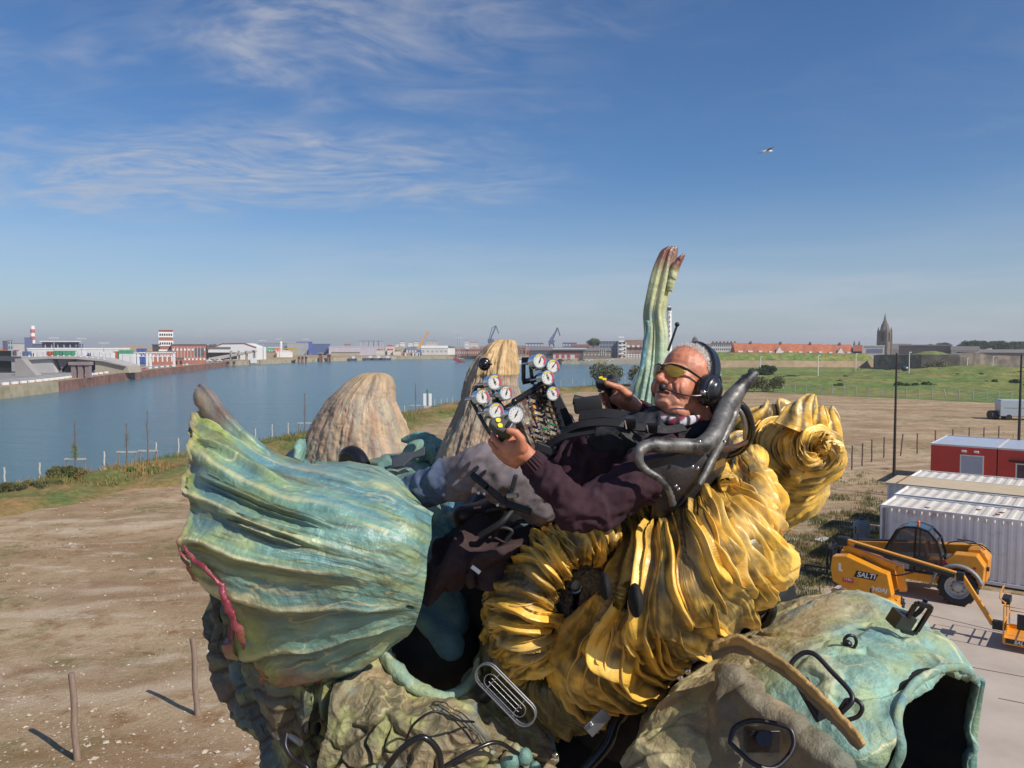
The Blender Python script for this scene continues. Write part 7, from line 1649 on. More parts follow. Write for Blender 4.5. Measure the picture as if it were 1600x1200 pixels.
# ================================================================ SHORE, HARBOUR AND TOWN
def nth(i):
 i += 1; return '%d%s' % (i, 'th' if 10 < i < 14 else {1: 'st', 2: 'nd', 3: 'rd'}.get(i % 10, 'th'))
M_pale = mat('pale_post', (.46, .43, .38), .85, var=.15)
sh = [(7, 752, 1.0), (62, 745, 1.05), (163, 735, 1.45), (244, 715, 1.3), (279, 707, 1.3), (399, 688, 1.2), (425, 682, 1.3), (450, 678, 1.2), (632, 644, 1.0), (679, 634, 1.1), (689, 633, 1.1), (698, 631, 1.1), (707, 630, 1.0), (876, 607, 1.9), (894, 605, 2.0), (912, 604, 1.9), (926, 606, 1.6), (976, 601, 2.4)]
wh = ['leftmost of all, at the left edge', 'left of the gorse bush', 'between the first and second saplings', 'right of the third sapling', 'just left of the fin', 'first to the right of the fin finger', 'second to the right of the fin finger', 'just left of the squat spike', 'left of the white channel marker', 'first right of the white channel marker', 'second right of the channel marker', 'third right of the channel marker', 'just left of the tall spike', 'nearest the gauges on their right', 'second right of the gauges', 'third right of the gauges, by the far grip', 'short one just left of the far grip', 'tall one in front of the shore bush']
for (x, y, h), w in zip(sh, wh): stake('shore_post', x, y, h, .07, .01, 'pale fence post at the water edge, ' + w, 'pale posts along the shoreline', mtl=M_pale)
M_twig = mat('twig', (.17, .12, .10), .9, var=.2); M_leaf = mat('young_leaf', (.16, .20, .04), .8, var=.3)
def sapling(x, yb, h, label, leafy=0, seed=0):
 p = G(x, yb); t = thing('sapling', label, 'young tree', tuple(p), 0, 'bare saplings tied to wooden frames'); rs = random.Random(seed)
 mb = MB(); mb.tube([(0, 0, 0), (.05, 0, h * .35), (.02, 0, h * .7), (.08, 0, h)], [.055, .045, .03, .01], n=7); mb.build('trunk', M_twig, t, smooth=True)
 mb = MB()
 for i in range(70):
  z = h * rs.uniform(.42, .97); a = rs.uniform(0, 6.28); L_ = rs.uniform(.25, .75) * (1.15 - z / h) * 1.6; b_ = Vector((math.cos(a) * L_ * .62, math.sin(a) * L_ * .62, L_))
  mb.cyl((.03, 0, z), Vector((.03, 0, z)) + b_, .007, .003, 4)
 o = mb.build('crown', M_twig, t); o['kind'] = 'stuff'
 s_ = .62
 for sx in (-1, 1): mb = MB(); mb.cyl((sx * s_, .1, 0), (sx * s_, .1, 1.35), .05, .045, 8); mb.build('support_post', M_stake, t, smooth=True)
 mb = MB(); mb.box((0, .04, 1.25), (1.5, .04, .12)); mb.build('cross_bar', M_pale, t)
 if leafy:
  V = []; Fc = []
  for i in range(500):
   z = rs.uniform(1.3, 2.2); a = rs.uniform(0, 6.28); r = rs.uniform(.02, .28); q = Vector((math.cos(a) * r, math.sin(a) * r, z)); n = len(V)
   for k in range(3): V.append(tuple(q + Vector((rs.uniform(-.05, .05), rs.uniform(-.05, .05), rs.uniform(-.05, .05)))))
   Fc.append((n, n + 1, n + 2))
  me = bpy.data.meshes.new('leaves'); me.from_pydata(V, [], Fc); me.materials.append(M_leaf); q = bpy.data.objects.new('leaves', me); COL.objects.link(q); q.parent = t; q['kind'] = 'stuff'
sapling(118, 745, 4.0, 'bare sapling with a leafy foot, standing in the gorse bush', 1, 1)
sapling(198, 732, 3.4, 'shorter bare sapling in a wooden frame, left one of the close pair', 0, 2)
sapling(231, 730, 4.4, 'taller bare sapling in a wooden frame, right one of the close pair', 0, 3)
sapling(476, 680, 4.4, 'bare sapling just left of the squat spike', 0, 4)
sapling(649, 648, 4.2, 'bare sapling right of the squat spike, left of the white channel marker', 0, 5)
def leaf_cloud(name, blobs, n, size, m, parent=None, seed=0, flat=.75):
 rs = np.random.RandomState(seed); w = np.array([b[3] ** 2 for b in blobs]); w = w / w.sum(); V = np.zeros((n, 4, 3))
 k = rs.choice(len(blobs), n, p=w); B = np.array([b[:4] for b in blobs])[k]
 d = rs.normal(size=(n, 3)); d /= np.linalg.norm(d, axis=1)[:, None]; r = B[:, 3] * (rs.rand(n) ** .28) * (1 + .22 * pnoise(d * 2 + k[:, None] * 3.3))
 c = B[:, :3] + d * r[:, None] * [1, 1, flat]
 a = rs.normal(size=(n, 3)); a /= np.linalg.norm(a, axis=1)[:, None]; b_ = np.cross(a, rs.normal(size=(n, 3))); b_ /= np.linalg.norm(b_, axis=1)[:, None]
 s_ = size * rs.uniform(.6, 1.4, n)[:, None]
 V[:, 0] = c - a * s_; V[:, 1] = c + b_ * s_ * .6; V[:, 2] = c + a * s_; V[:, 3] = c - b_ * s_ * .6
 me = bpy.data.meshes.new(name); me.from_pydata(V.reshape(-1, 3).tolist(), [], np.arange(4 * n).reshape(n, 4).tolist()); me.materials.append(m)
 o = bpy.data.objects.new(name, me); COL.objects.link(o)
 if parent is not None: o.parent = parent
 return o
M_fol = mat('foliage', (.040, .070, .018), .8, var=.5, scale=.6); M_fol2 = mat('foliage_olive', (.095, .100, .035), .85, var=.5, scale=.9); M_gorse = mat('gorse', (.11, .115, .035), .85, var=.5, scale=1.2, color2=(.26, .13, .04), c2scale=.5, c2lo=.52, c2hi=.68)
def shrub(x, yb, w, h, label, m, n=3000, size=.08, seed=0, z=0, group=None, name='bush', dist=None):
 p = G(x, yb) if dist is None else Vector((P(x, yb, dist).x, dist, 0)); t = thing(name, label, 'bush', (p.x, p.y, z), 0, group); rs = random.Random(seed)
 bl = [(rs.uniform(-.5, .5) * w, rs.uniform(-.4, .4) * w * .6, h * rs.uniform(.25, .62), h * rs.uniform(.28, .45)) for _ in range(7)]
 leaf_cloud('foliage', bl, n, size, m, t, seed)
 mb = MB()
 for b_ in bl: mb.cyl((b_[0] * .2, b_[1] * .2, 0), b_[:3], .03, .012, 5)
 mb.build('stems', M_twig, t)
shrub(120, 752, 3.0, 1.2, 'orange brown gorse bush round the foot of the leftmost sapling', M_gorse, 9000, .06, 1)
shrub(20, 775, 4.2, 1.0, 'low olive bush at the left edge by the water', M_fol2, 9000, .06, 2)
shrub(72, 768, 3.6, .9, 'low olive bush left of the gorse on the shore', M_fol2, 8000, .06, 12)
shrub(225, 742, 3.0, .7, 'fresh green bush under the close pair of saplings', mat('fresh_green', (.07, .14, .03), .85, var=.4), 6000, .06, 3)
shrub(972, 606, 11, 6.2, 'tall wispy bush on the shore left of the tall horn', M_fol2, 4200, .22, 4)
shrub(1193, 590, 6, 4.2, 'dark round bush in front of the rampart wall', M_fol, 4000, .25, 5, name='bush')
shrub(1203, 613, 6, 4.0, 'small twiggy bush in the rough grass behind the seat', M_fol2, 2600, .16, 6)
shrub(1456, 590, 4.5, 6.0, 'slender green young tree in front of the dark rampart', M_fol2, 2600, .22, 7, name='young_tree')
def tree(x, ytop, w, dist, label, seed=0, m=None, n=5000, trunk=.25, ybase=None):
 top = P(x, ytop, dist); H_ = top.z; wm = w / F_PX * dist; t = thing('tree', label, 'tree', (top.x, dist, 0), 0, 'trees on the skyline'); rs = random.Random(seed)
 bl = [(rs.uniform(-.36, .36) * wm, rs.uniform(-.3, .3) * wm, H_ - wm * rs.uniform(.30, .62), wm * rs.uniform(.20, .30)) for _ in range(10)] + [(0, 0, H_ - wm * .32, wm * .30)]
 leaf_cloud('crown', bl, n, wm * .035, m or M_fol, t, seed)
 mb = MB(); mb.cyl((0, 0, 0), (0, 0, H_ - wm * .45), wm * .035, wm * .02, 8)
 for b_ in bl[:6]: mb.cyl((0, 0, H_ - wm * .6), b_[:3], wm * .015, wm * .006, 6)
 mb.build('trunk', M_twig, t)
tree(927, 526, 20, 620, 'single round tree among the roofs left of the grey apartments', 2, mat('foliage_mid', (.075, .10, .035), .8, var=.4))
for i, (x, y, w) in enumerate(((1455, 536, 14), (1476, 533, 22), (1508, 530, 24), (1523, 529, 22), (1537, 530, 20), (1551, 531, 18), (1566, 530, 24), (1583, 531, 22), (1599, 531, 24))):
 tree(x, y, w, 520 + 14 * (i % 3), 'dark round tree on the right skyline, %s from the left' % ordn[i], 20 + i)
for i, (x, y, w) in enumerate(((288, 538, 16), (300, 536, 20), (316, 536, 22), (332, 535, 22), (346, 536, 20), (392, 537, 16))):
 tree(x, y, w, 900 + 20 * (i % 2), 'far dark tree behind the white hall, %s from the left' % ordn[i], 40 + i, n=1500)
for i, (x, y, w) in enumerate(((690, 539, 14), (703, 538, 16), (550, 540, 12), (790, 541, 12), (1106, 541, 10))):
 tree(x, y, w, 1250, 'tiny distant tree on the far skyline, %s from the left of its kind' % ['third', 'fourth', 'second', 'fifth', 'last'][i], 50 + i, n=700)
COLS = {}
def cm(c, name=None):
 k = 'wall_%d_%d_%d' % tuple(int(q * 100) for q in c)
 return mat(k, c, .8, var=.12, scale=.3)
M_win = mat('window_glass', (.035, .04, .05), .12, var=.1); M_winl = mat('window_pale', (.62, .62, .60), .5); M_slate = mat('slate_roof', (.12, .105, .10), .8, var=.2, scale=.4); M_redroof = mat('red_tile_roof', (.42, .13, .06), .85, var=.22, scale=.5, color2=(.26, .09, .055), c2scale=.12)
def building(x0, x1, yt, d, label, wall, depth=None, roof='flat', rc=None, floors=0, cols=0, ybot=None, wcol=None, rh=None, name='building', cat='building', group=None, wh=.5, ww=.5, extra=None):
 a, b_ = P(x0, yt, d), P(x1, yt, d); w = b_.x - a.x; H_ = a.z; cx = (a.x + b_.x) / 2; dep = depth or max(8, min(w * .5, 30)); az = math.atan2(cx, d); w *= math.cos(az)
 t = thing(name, label, cat, (cx, d, 0), -az, group)
 rh_ = 0 if roof == 'flat' else (rh / F_PX * d if rh else w * .2); zb = H_ - rh_
 mb = MB(); mb.box((0, dep / 2, zb / 2), (w, dep, zb)); mb.build('wall', cm(wall), t)
 rm = cm(rc) if rc else M_slate
 if roof == 'flat':
  mb = MB(); mb.box((0, dep / 2, zb + .2), (w + .5, dep + .5, .5)); mb.build('roof', rm, t)
 elif roof == 'gable_front':   # ridge runs away from the camera
  mb = MB(); mb.prism([(-w / 2 - .3, zb), (w / 2 + .3, zb), (0, H_)], (0, dep / 2, 0), (1, 0, 0), (0, 0, 1), (0, 1, 0), dep + .4); mb.build('roof', rm, t)
 elif roof == 'gable_side':    # ridge runs along x
  mb = MB(); mb.prism([(-.4, zb), (dep + .4, zb), (dep / 2, H_)], (0, 0, 0), (0, 1, 0), (0, 0, 1), (1, 0, 0), w + .4); mb.build('roof', rm, t)
 elif roof == 'hip':
  mb = MB(); q = [(-w / 2, 0, zb), (w / 2, 0, zb), (w / 2, dep, zb), (-w / 2, dep, zb)]; r1, r2 = (-w / 2 + dep * .4, dep / 2, H_), (w / 2 - dep * .4, dep / 2, H_)
  mb.quad(q[0], q[1], r2, r1); mb.quad(q[2], q[3], r1, r2); mb.quad(q[1], q[2], r2); mb.quad(q[3], q[0], r1); mb.build('roof', rm, t)
 if floors and cols:
  fh = zb / floors if ybot is None else zb / floors; cw = w / cols; me = None
  for f in range(floors):
   for c in range(cols):
    if me is None:
     mb = MB(); mb.box((0, 0, 0), (cw * ww, .12, fh * wh)); o = mb.build('window', wcol or M_win, t); me = o.data
    else: o = bpy.data.objects.new('window', me); COL.objects.link(o); o.parent = t
    o.location = (-w / 2 + cw * (c + .5), -.05, fh * (f + .52))
 if extra: extra(t, w, dep, H_)
 return t
def slab(t, name, m, c, size): mb = MB(); mb.box(c, size); return mb.build(name, m, t)
building(38, 51, 528, 880, 'tall blue block beneath the striped chimney', (.085, .10, .22), depth=20)
t = thing('chimney', 'red and white striped chimney above the blue block', 'chimney', tuple(Vector((P(46.5, 510, 900).x, 905, 0))))
zt = P(46, 509, 905).z
for k in range(6):
 mb = MB(); z0 = zt - 24 + 4 * k; mb.cyl((0, 0, z0), (0, 0, z0 + 4), 2.4, 2.3, 20); mb.build('band', [mat('band_red', (.50, .10, .10), .7), M_white][k % 2], t, smooth=True)
mb = MB(); mb.cyl((0, 0, 0), (0, 0, zt - 24), 2.6, 2.4, 20); mb.build('shaft', cm((.4, .38, .38)), t, smooth=True)
building(4, 13, 533, 820, 'dark blue tower block at the far left', (.07, .06, .12), depth=15)
building(12, 20, 532, 800, 'narrow grey and blue block at the far left', (.26, .30, .34), depth=14, floors=3, cols=2)
building(20, 38, 537, 820, 'long low pale grey shed at the far left', (.38, .38, .37), depth=16)
def cols_(t, w, dep, H_):
 for i in range(6): slab(t, 'column', cm((.30, .30, .34)), (-w / 2 + w * (i + .5) / 6, -1.2, H_ / 2 - .5), (.8, .8, H_ - 1))
 slab(t, 'canopy', cm((.52, .54, .55)), (0, 2, H_ + .7), (w + 3, 12, .8))
building(50, 66, 538, 640, 'low dark blue wing left of the columned hall', (.07, .09, .20), depth=14)
building(66, 124, 535, 600, 'dark blue hall with a flat white roof on columns', (.065, .08, .18), depth=22, extra=cols_)
building(122, 130, 538, 600, 'small blue annex right of the columned hall', (.07, .09, .22), depth=10)
building(45, 205, 545, 470, 'very long white terminal with a thin white roof', (.50, .50, .50), depth=14, rc=(.75, .74, .72), floors=1, cols=44, wh=.30, ww=.6)
building(175, 240, 538.5, 520, 'low hall with a broad tan roof behind the terminal', (.33, .25, .17), roof='hip', rc=(.36, .26, .16), rh=5, depth=30)
def boxes(items, d0, base, nm='freight_container', cat='container', grp='freight containers and trailers in the port'):
 for i, (x0, x1, y, c, lab) in enumerate(items):
  d = d0; a, b_ = P(x0, y, d), P(x1, y, d); w = b_.x - a.x; h = max(2.4, a.z)
  t = thing(nm, lab, cat, ((a.x + b_.x) / 2, d, 0), 0, grp); slab(t, 'box', cm(c), (0, 1.2, h / 2 + .2), (w, 2.4, h - .4));
  for q in range(max(2, int(w / 6))): slab(t, 'door_seam' if q else 'door', cm(tuple(k * .6 for k in c)), (-w / 2 + (q + .5) * w / max(2, int(w / 6)), -.04, h / 2 + .2), (.25, .06, h - .8))
  slab(t, 'underframe', M_black, (0, 1.2, .2), (w * .9, 2.0, .38))
boxes([(0, 8, 547, (.55, .12, .05), 'orange container at the left edge of the port'), (10, 19, 548, (.14, .32, .22), 'green container left of the striped chimney foot'), (21, 25, 547, (.25, .06, .16), 'small purple box below the tan shed'), (26, 34, 549, (.55, .55, .52), 'white trailer below the chimney, left one'), (35, 45, 549, (.10, .14, .26), 'navy container below the blue block')], 440, 0)
boxes([(53, 72, 549, (.68, .66, .66), 'long white trailer under the terminal roof'), (73, 83, 549, (.45, .10, .04), 'rust orange container between white and green ones'), (84, 96, 548, (.06, .26, .14), 'dark green container, left of two'), (98, 116, 548, (.07, .30, .16), 'dark green container, right of two and longer'), (133, 141, 554, (.10, .09, .28), 'violet blue trailer among the white ones'), (177, 183, 549, (.60, .14, .06), 'bright orange container right of the white trailers'), (185, 205, 547, (.07, .34, .20), 'emerald green long container right of the orange one'), (213, 226, 544.5, (.07, .12, .40), 'royal blue container raised high beside the brick building')], 400, 0)
boxes([(118, 131, 549, (.70, .68, .68), 'white trailer left of the violet one'), (142, 160, 550, (.70, .69, .68), 'white trailer in the middle of the port'), (161, 176, 551, (.72, .71, .70), 'white trailer left of the orange container'), (186, 209, 553, (.70, .70, .68), 'white trailer below the emerald container')], 385, 0)
def bridge():
 d = 268; t = thing('road_bridge', 'grey concrete ramp bridge of the ferry port at the left', 'bridge', (P(80, 560, d).x, d, 0)); x_ = lambda px: P(px, 560, d).x - t.location.x; z_ = lambda py: P(80, py, d).z
 Mb = cm((.40, .37, .36)); top = [(-20, 556), (40, 558), (75, 556.5), (120, 557), (160, 561), (195, 571)]
 mb = MB(); poly = [(x_(a), z_(b_)) for a, b_ in top] + [(x_(195), z_(572.5)), (x_(160), z_(564.5)), (x_(120), z_(561)), (x_(75), z_(560.5)), (x_(40), z_(562.5)), (x_(-20), z_(562))]
 mb.prism(poly, (0, 5, 0), (1, 0, 0), (0, 0, 1), (0, 1, 0), 10); mb.build('deck', Mb, t)
 mb = MB(); mb.prism([(x_(35), 0), (x_(35), z_(562.5)), (x_(78), z_(560.6)), (x_(84), 0)], (0, 5.5, 0), (1, 0, 0), (0, 0, 1), (0, 1, 0), 9); mb.build('abutment', cm((.42, .41, .40)), t)
 mb = MB(); mb.prism([(x_(146), 0), (x_(146), z_(563)), (x_(160), z_(564.4)), (x_(196), z_(572.6)), (x_(199), 0)], (0, 5.5, 0), (1, 0, 0), (0, 0, 1), (0, 1, 0), 9); mb.build('abutment', cm((.36, .32, .25)), t)
 for a, b_ in ((88, 98), (118, 136)): mb = MB(); mb.prism([(x_(a) + 1, 0), (x_(a) - 1, z_(561)), (x_(b_) + 2, z_(561.5)), (x_(b_) - 3, 0)], (0, 5.5, 0), (1, 0, 0), (0, 0, 1), (0, 1, 0), 7); mb.build('pier', cm((.20, .17, .18)), t)
 mb = MB(); mb.prism([(x_(-20), z_(562)), (x_(34), z_(565)), (x_(34), z_(557)), (x_(-20), z_(555.5))], (0, -1.0, 0), (1, 0, 0), (0, 0, 1), (0, 1, 0), 1.4); mb.build('side_girder', cm((.06, .065, .08)), t)
 for k in range(14): slab(t, 'parapet_post', M_white, (x_(45 + k * 9), .3, z_(557.2 + max(0, (k - 8)) * .9)), (.5, .15, .9))
 mb = MB(); mb.box((x_(-6), .0, 4), (10, .2, 7)); mb.build('dark_bay', M_dark, t)
bridge()
t = thing('stair', 'concrete stair block leaning on the left end of the ramp bridge', 'stair', (P(38, 560, 246).x, 246, 0))
mb = MB(); mb.prism([(-2, 0), (-2, 5.2), (0, 5.2), (4.5, 0)], (0, 0, 0), (1, 0, 0), (0, 0, 1), (0, 1, 0), 3); mb.build('flight', cm((.30, .28, .27)), t)
t = thing('concrete_pillar', 'squat pinkish concrete dolphin with three legs on the left quay', 'pillar', (P(130, 580, 228).x - .6, 228, 0))
for k in (-1.9, .1, 2.1): slab(t, 'leg', cm((.24, .18, .18)), (k, 0, 1.9), (1.2, 1.4, 3.8))
slab(t, 'cap', cm((.27, .21, .21)), (0, 0, 4.1), (6.0, 2.2, .9))
Lq = [(-98, 60), (-113, 176), (-116.4, 203), (-120.7, 224), (-130, 263), (-152, 388)]
def along(n, off):
 A = crom(np.array([(x - off, y, 0) for x, y in Lq], float), 60); q = np.linspace(.30, .98, n); return [Vector([np.interp(k, np.linspace(0, 1, 60), A[:, j]) for j in range(3)]) for k in q]
for i, p in enumerate(along(34, 4.5)):
 mb = MB(); mb.box((0, 0, .3), (.5, 2.0, .6), bev=.05); o = mb.build('barrier_block', cm((.42, .05, .05)) if 22 <= i < 26 else M_white); o.location = p; tag(o, ('red' if 22 <= i < 26 else 'white') + ' barrier block on the left quay edge, %s from the left' % nth(i), 'barrier', 'barrier blocks along the left quay')
BR = (.34, .13, .09)
def tower(t, w, dep, H_):
 for k in range(3):
  z = H_ - 1.9 - k * 4.4; slab(t, 'window_band', M_white, (0, dep / 2, z), (w + .6, dep + .6, 2.7))
  for c in range(6): slab(t, 'window', M_win, (-w / 2 + w * (c + .5) / 6, -.33, z), (w / 9, .1, 1.1))
building(248.5, 269.5, 517, 400, 'brick control tower with three white window bands', BR, depth=7, rc=(.30, .08, .06), extra=tower)
def brickx(t, w, dep, H_):
 slab(t, 'dark_panel', cm((.10, .10, .11)), (w * .30, -.08, H_ * .62), (w * .28, .1, H_ * .42))
 for c in range(9): slab(t, 'pilaster', M_white, (-w / 2 + w * (.08 + .095 * c), -.12, H_ * .6), (.14, .2, H_ * .6))
building(268, 322, 539, 395, 'long brick port building right of the control tower', BR, depth=14, rc=(.12, .10, .10), floors=2, cols=9, wcol=M_winl, wh=.22, extra=brickx)
building(238, 250, 539, 398, 'dark flat roofed block left of the control tower', (.05, .045, .045), depth=10)
building(228, 272, 550.5, 372, 'low brick annex with four white doors under the gantry', BR, depth=8, rc=(.38, .10, .08), floors=1, cols=6, wcol=M_winl, wh=.5, ww=.28)
building(272, 286, 560.5, 355, 'small brick hut right of the white gantry', BR, depth=5, floors=1, cols=2)
t = thing('gantry', 'white steel portal gantry in front of the brick annex', 'gantry', (P(242, 560, 350).x, 350, 0)); x_ = lambda px: P(px, 560, 350).x - t.location.x; zt = P(242, 551, 350).z
for px in (211, 216, 230, 235, 272): slab(t, 'column', M_white, (x_(px), 0, zt / 2), (.8, .8, zt))
slab(t, 'beam', M_white, (x_(242), 0, zt), (x_(274) - x_(209), .8, .45)); slab(t, 'beam', M_white, (x_(242), 0, zt - 1.6), (x_(274) - x_(209), .6, .3))
for k in range(22): mb = MB(); a = x_(210) + k * (x_(272) - x_(210)) / 22; b_ = a + (x_(272) - x_(210)) / 22; mb.bar(Vector((a, 0, zt - (1.6 if k % 2 else 0))), Vector((b_, 0, zt - (0 if k % 2 else 1.6))), .2, .2, up=(0, 1, 0)); mb.build('brace', M_white, t)
t = thing('walkway', 'long white covered walkway right of the gantry', 'walkway', (P(298, 558, 420).x, 420, 0)); mb = MB(); mb.prism([(-7.5, 2.6), (7.6, 4.2), (7.6, 5.6), (-7.5, 4.2)], (0, 0, 0), (1, 0, 0), (0, 0, 1), (0, 1, 0), 2.4); mb.build('tube', M_white, t)
for k in range(4): slab(t, 'support', M_white, (-6 + 4 * k, 0, 1.5 + .2 * k), (.3, .3, 2.9 + .4 * k))
def car(x, y, c, label, L_=4.2, rz=0):
 p = G(x, y); t = thing('parked_car', label, 'car', tuple(p), rz, 'cars parked on the far quays')
 mb = MB(); mb.prism([(-L_ / 2, .3), (-L_ / 2, .85), (-L_ * .36, .92), (-L_ * .24, 1.42), (L_ * .14, 1.42), (L_ * .28, .92), (L_ / 2, .8), (L_ / 2, .3)], (0, 0, 0), (1, 0, 0), (0, 0, 1), (0, 1, 0), 1.7); mb.build('body', cm(c), t, bevel=.05)
 mb = MB(); mb.prism([(-L_ * .30, .95), (-L_ * .22, 1.34), (L_ * .12, 1.34), (L_ * .23, .95)], (0, 0, 0), (1, 0, 0), (0, 0, 1), (0, 1, 0), 1.73); mb.build('window', M_win, t)
 for k in (-.3, .3):
  for s_ in (-1, 1): mb = MB(); mb.cyl((k * L_, s_ * .72, .32), (k * L_, s_ * .88, .32), .32, n=12); mb.build('wheel', M_black, t)
for i, (x, y, c) in enumerate(((302, 566.5, (.68, .67, .66)), (309, 566.3, (.10, .12, .16)), (318, 566, (.60, .60, .58)), (325, 565.5, (.66, .66, .65)), (333, 565.2, (.25, .27, .30)), (341, 565, (.60, .61, .62)), (349, 564.5, (.12, .12, .14)))):
 car(x, y, c, ['white', 'dark blue', 'cream', 'white', 'grey', 'silver', 'black'][i] + ' car in the row before the brick building, %s from the left' % ordn[i])
for i, (x, y, c) in enumerate(((876, 564.5, (.05, .05, .06)), (889, 564.5, (.30, .31, .33)), (908, 564.2, (.10, .10, .11)), (921, 564.2, (.66, .66, .66)), (953, 564, (.60, .60, .58)))):
 car(x, y, c, ['black', 'grey', 'charcoal', 'white', 'cream'][i] + ' car on the quay before the warehouses, %s from the left' % ordn[i])
d = 520; t = thing('white_hall', 'white hall with a shallow arched roof right of the brick building', 'hall', (P(365, 540, d).x, d, 0)); x_ = lambda px: P(px, 540, d).x - t.location.x; z_ = lambda py: P(365, py, d).z
mb = MB(); mb.prism([(x_(325), 0), (x_(325), z_(546)), (x_(348), z_(537)), (x_(382), z_(536.5)), (x_(401), z_(543)), (x_(401), 0)], (0, 10, 0), (1, 0, 0), (0, 0, 1), (0, 1, 0), 20); mb.build('hall_body', M_white, t)
mb = MB(); mb.tube([(x_(325), -.3, z_(545.6)), (x_(348), -.3, z_(536.6)), (x_(382), -.3, z_(536.1)), (x_(401), -.3, z_(542.6))], .25, n=6, sub=1); mb.build('red_verge', cm((.45, .06, .06)), t)
slab(t, 'dark_opening', M_dark, (x_(345), -.1, 2.6), (x_(372) - x_(322), .3, 4.2)); slab(t, 'dark_band', cm((.15, .15, .17)), (x_(342), -.3, z_(543.4)), (x_(361) - x_(324), .3, 1.0))
t = thing('ramp', 'tan sloping loading ramp in front of the white hall', 'ramp', (P(365, 550, 505).x, 505, 0)); x_ = lambda px: P(px, 540, 505).x - t.location.x; z_ = lambda py: P(365, py, 505).z
mb = MB(); mb.prism([(x_(326), 0), (x_(326), z_(559)), (x_(398), z_(547)), (x_(399), z_(549.5)), (x_(350), z_(560)), (x_(345), 0)], (0, 2, 0), (1, 0, 0), (0, 0, 1), (0, 1, 0), 5); mb.build('slope', cm((.45, .42, .38)), t)
for px in (360, 372, 384, 396): slab(t, 'support', cm((.3, .28, .28)), (x_(px), 1, 3), (.6, 3, 6))
for i, (x, yt, dd) in enumerate(((84, 528, 420), (127, 529, 420), (159, 519, 900), (162, 536, 420), (311, 525, 700), (411, 532, 500), (436, 530, 600), (478, 530, 620), (715, 519, 640), (718, 528, 640))):
 h = P(x, yt, dd).z; t = thing('light_mast', 'tall thin lighting mast on the far side of the harbour, %s from the left' % ordn[i], 'light mast', (P(x, yt, dd).x, dd, 0), 0, 'lighting masts in the port')
 mb = MB(); mb.cyl((0, 0, 0), (0, 0, h), .30, .18, 8); mb.build('mast', cm((.35, .35, .36)), t); slab(t, 'lamp_bar', cm((.55, .55, .55)), (0, 0, h), (5.0, .5, .6))
M_r = M_rust
def pier_block(x0, x1, yt, d, c, label, name='mooring_dolphin'):
 a, b_ = P(x0, yt, d), P(x1, yt, d); t = thing(name, label, 'mooring', ((a.x + b_.x) / 2, d, WATER_Z), 0, 'mooring structures in the harbour'); w = b_.x - a.x; h = a.z - WATER_Z; n = max(2, int(w / 2.2))
 for k in range(n): mb = MB(); mb.cyl((-w / 2 + w * (k + .5) / n, 0, -1), (-w / 2 + w * (k + .5) / n, 0, h - .6), .75, n=10); mb.build('pile', c, t, smooth=True)
 slab(t, 'cap', cm((.30, .26, .22)), (0, 0, h - .3), (w, 3.0, .8))
for a in ((352, 370, 563, 455, M_r, 'rusty pile jetty at the end of the left quay'), (388, 409, 568, 488, cm((.34, .31, .24)), 'isolated concrete mooring block with a white post'), (464, 481, 556, 545, M_r, 'largest cluster of rusty round piles'), (498, 504.5, 551, 580, M_r, 'narrow rusty dolphin, left of two'), (511, 517.5, 553, 588, M_r, 'narrow rusty dolphin, right of two'), (442, 462, 562, 548, M_r, 'long low rusty jetty left of the pile cluster'), (548, 556, 557, 625, M_r, 'small rusty dolphin far off by the lavender hall')): pier_block(*a)
o = MB(); o.box(P(396, 563.5, 487), (3.4, 1.5, 3.0)); tag(o.build('signal_box', M_white), 'white box standing on the isolated mooring block', 'box')
building(404, 416, 552, 620, 'low brown quay shed, left one', (.28, .22, .17), depth=10, roof='gable_side', rh=3)
building(416, 431, 550, 640, 'brown quay building with sloping side', (.33, .26, .18), depth=12)
building(433, 457, 547, 630, 'small bright white gabled shed on the jetty', (.70, .69, .67), depth=12, roof='gable_front', rh=2.5, rc=(.66, .66, .66))
t = thing('lifting_frame', 'yellow steel frame behind the small white shed', 'frame', (P(453, 545, 660).x, 660, 0)); z = P(453, 544.5, 660).z
My = cm((.50, .34, .05)); slab(t, 'top_beam', My, (0, 0, z), (11, 1, 1.2))
for k in (-5, -1.5, 2, 5): slab(t, 'leg', My, (k, 0, z / 2), (.8, .8, z))
building(403, 449, 536, 820, 'wide blue grey warehouse right of the white hall', (.22, .25, .32), depth=24, rc=(.28, .30, .34))
building(449, 482, 536, 800, 'grey ribbed warehouse beside the blue edged one', (.32, .33, .34), depth=24, rc=(.38, .39, .40))
building(463, 488, 534.5, 860, 'warehouse with a bright blue gable edge', (.06, .10, .40), depth=20, rc=(.06, .09, .34))
building(488, 516, 537.5, 780, 'dark blue low warehouse left of the lavender hall', (.07, .11, .25), depth=24, rc=(.20, .22, .26))
for i, (a, b_, c, l) in enumerate(((405, 415, (.10, .14, .45), 'blue and white billboard'), (419, 427, (.08, .38, .16), 'green billboard'), (429, 438, (.60, .16, .08), 'orange red billboard'))): building(a, b_, 543, 700, l + ' before the blue grey warehouse', c, depth=2, rc=(.7, .7, .7), name='billboard', cat='billboard', floors=1, cols=2, wcol=M_white, wh=.25)
building(438, 441, 532, 705, 'narrow white pylon between billboard and warehouse', (.72, .71, .70), depth=3, name='pylon', cat='pylon')
building(514, 600, 542, 760, 'very long lavender grey hall across the basin', (.44, .41, .47), depth=26, rc=(.50, .47, .52))
building(518, 562, 551, 716, 'long tan quay shed below the lavender hall', (.36, .30, .21), depth=8)
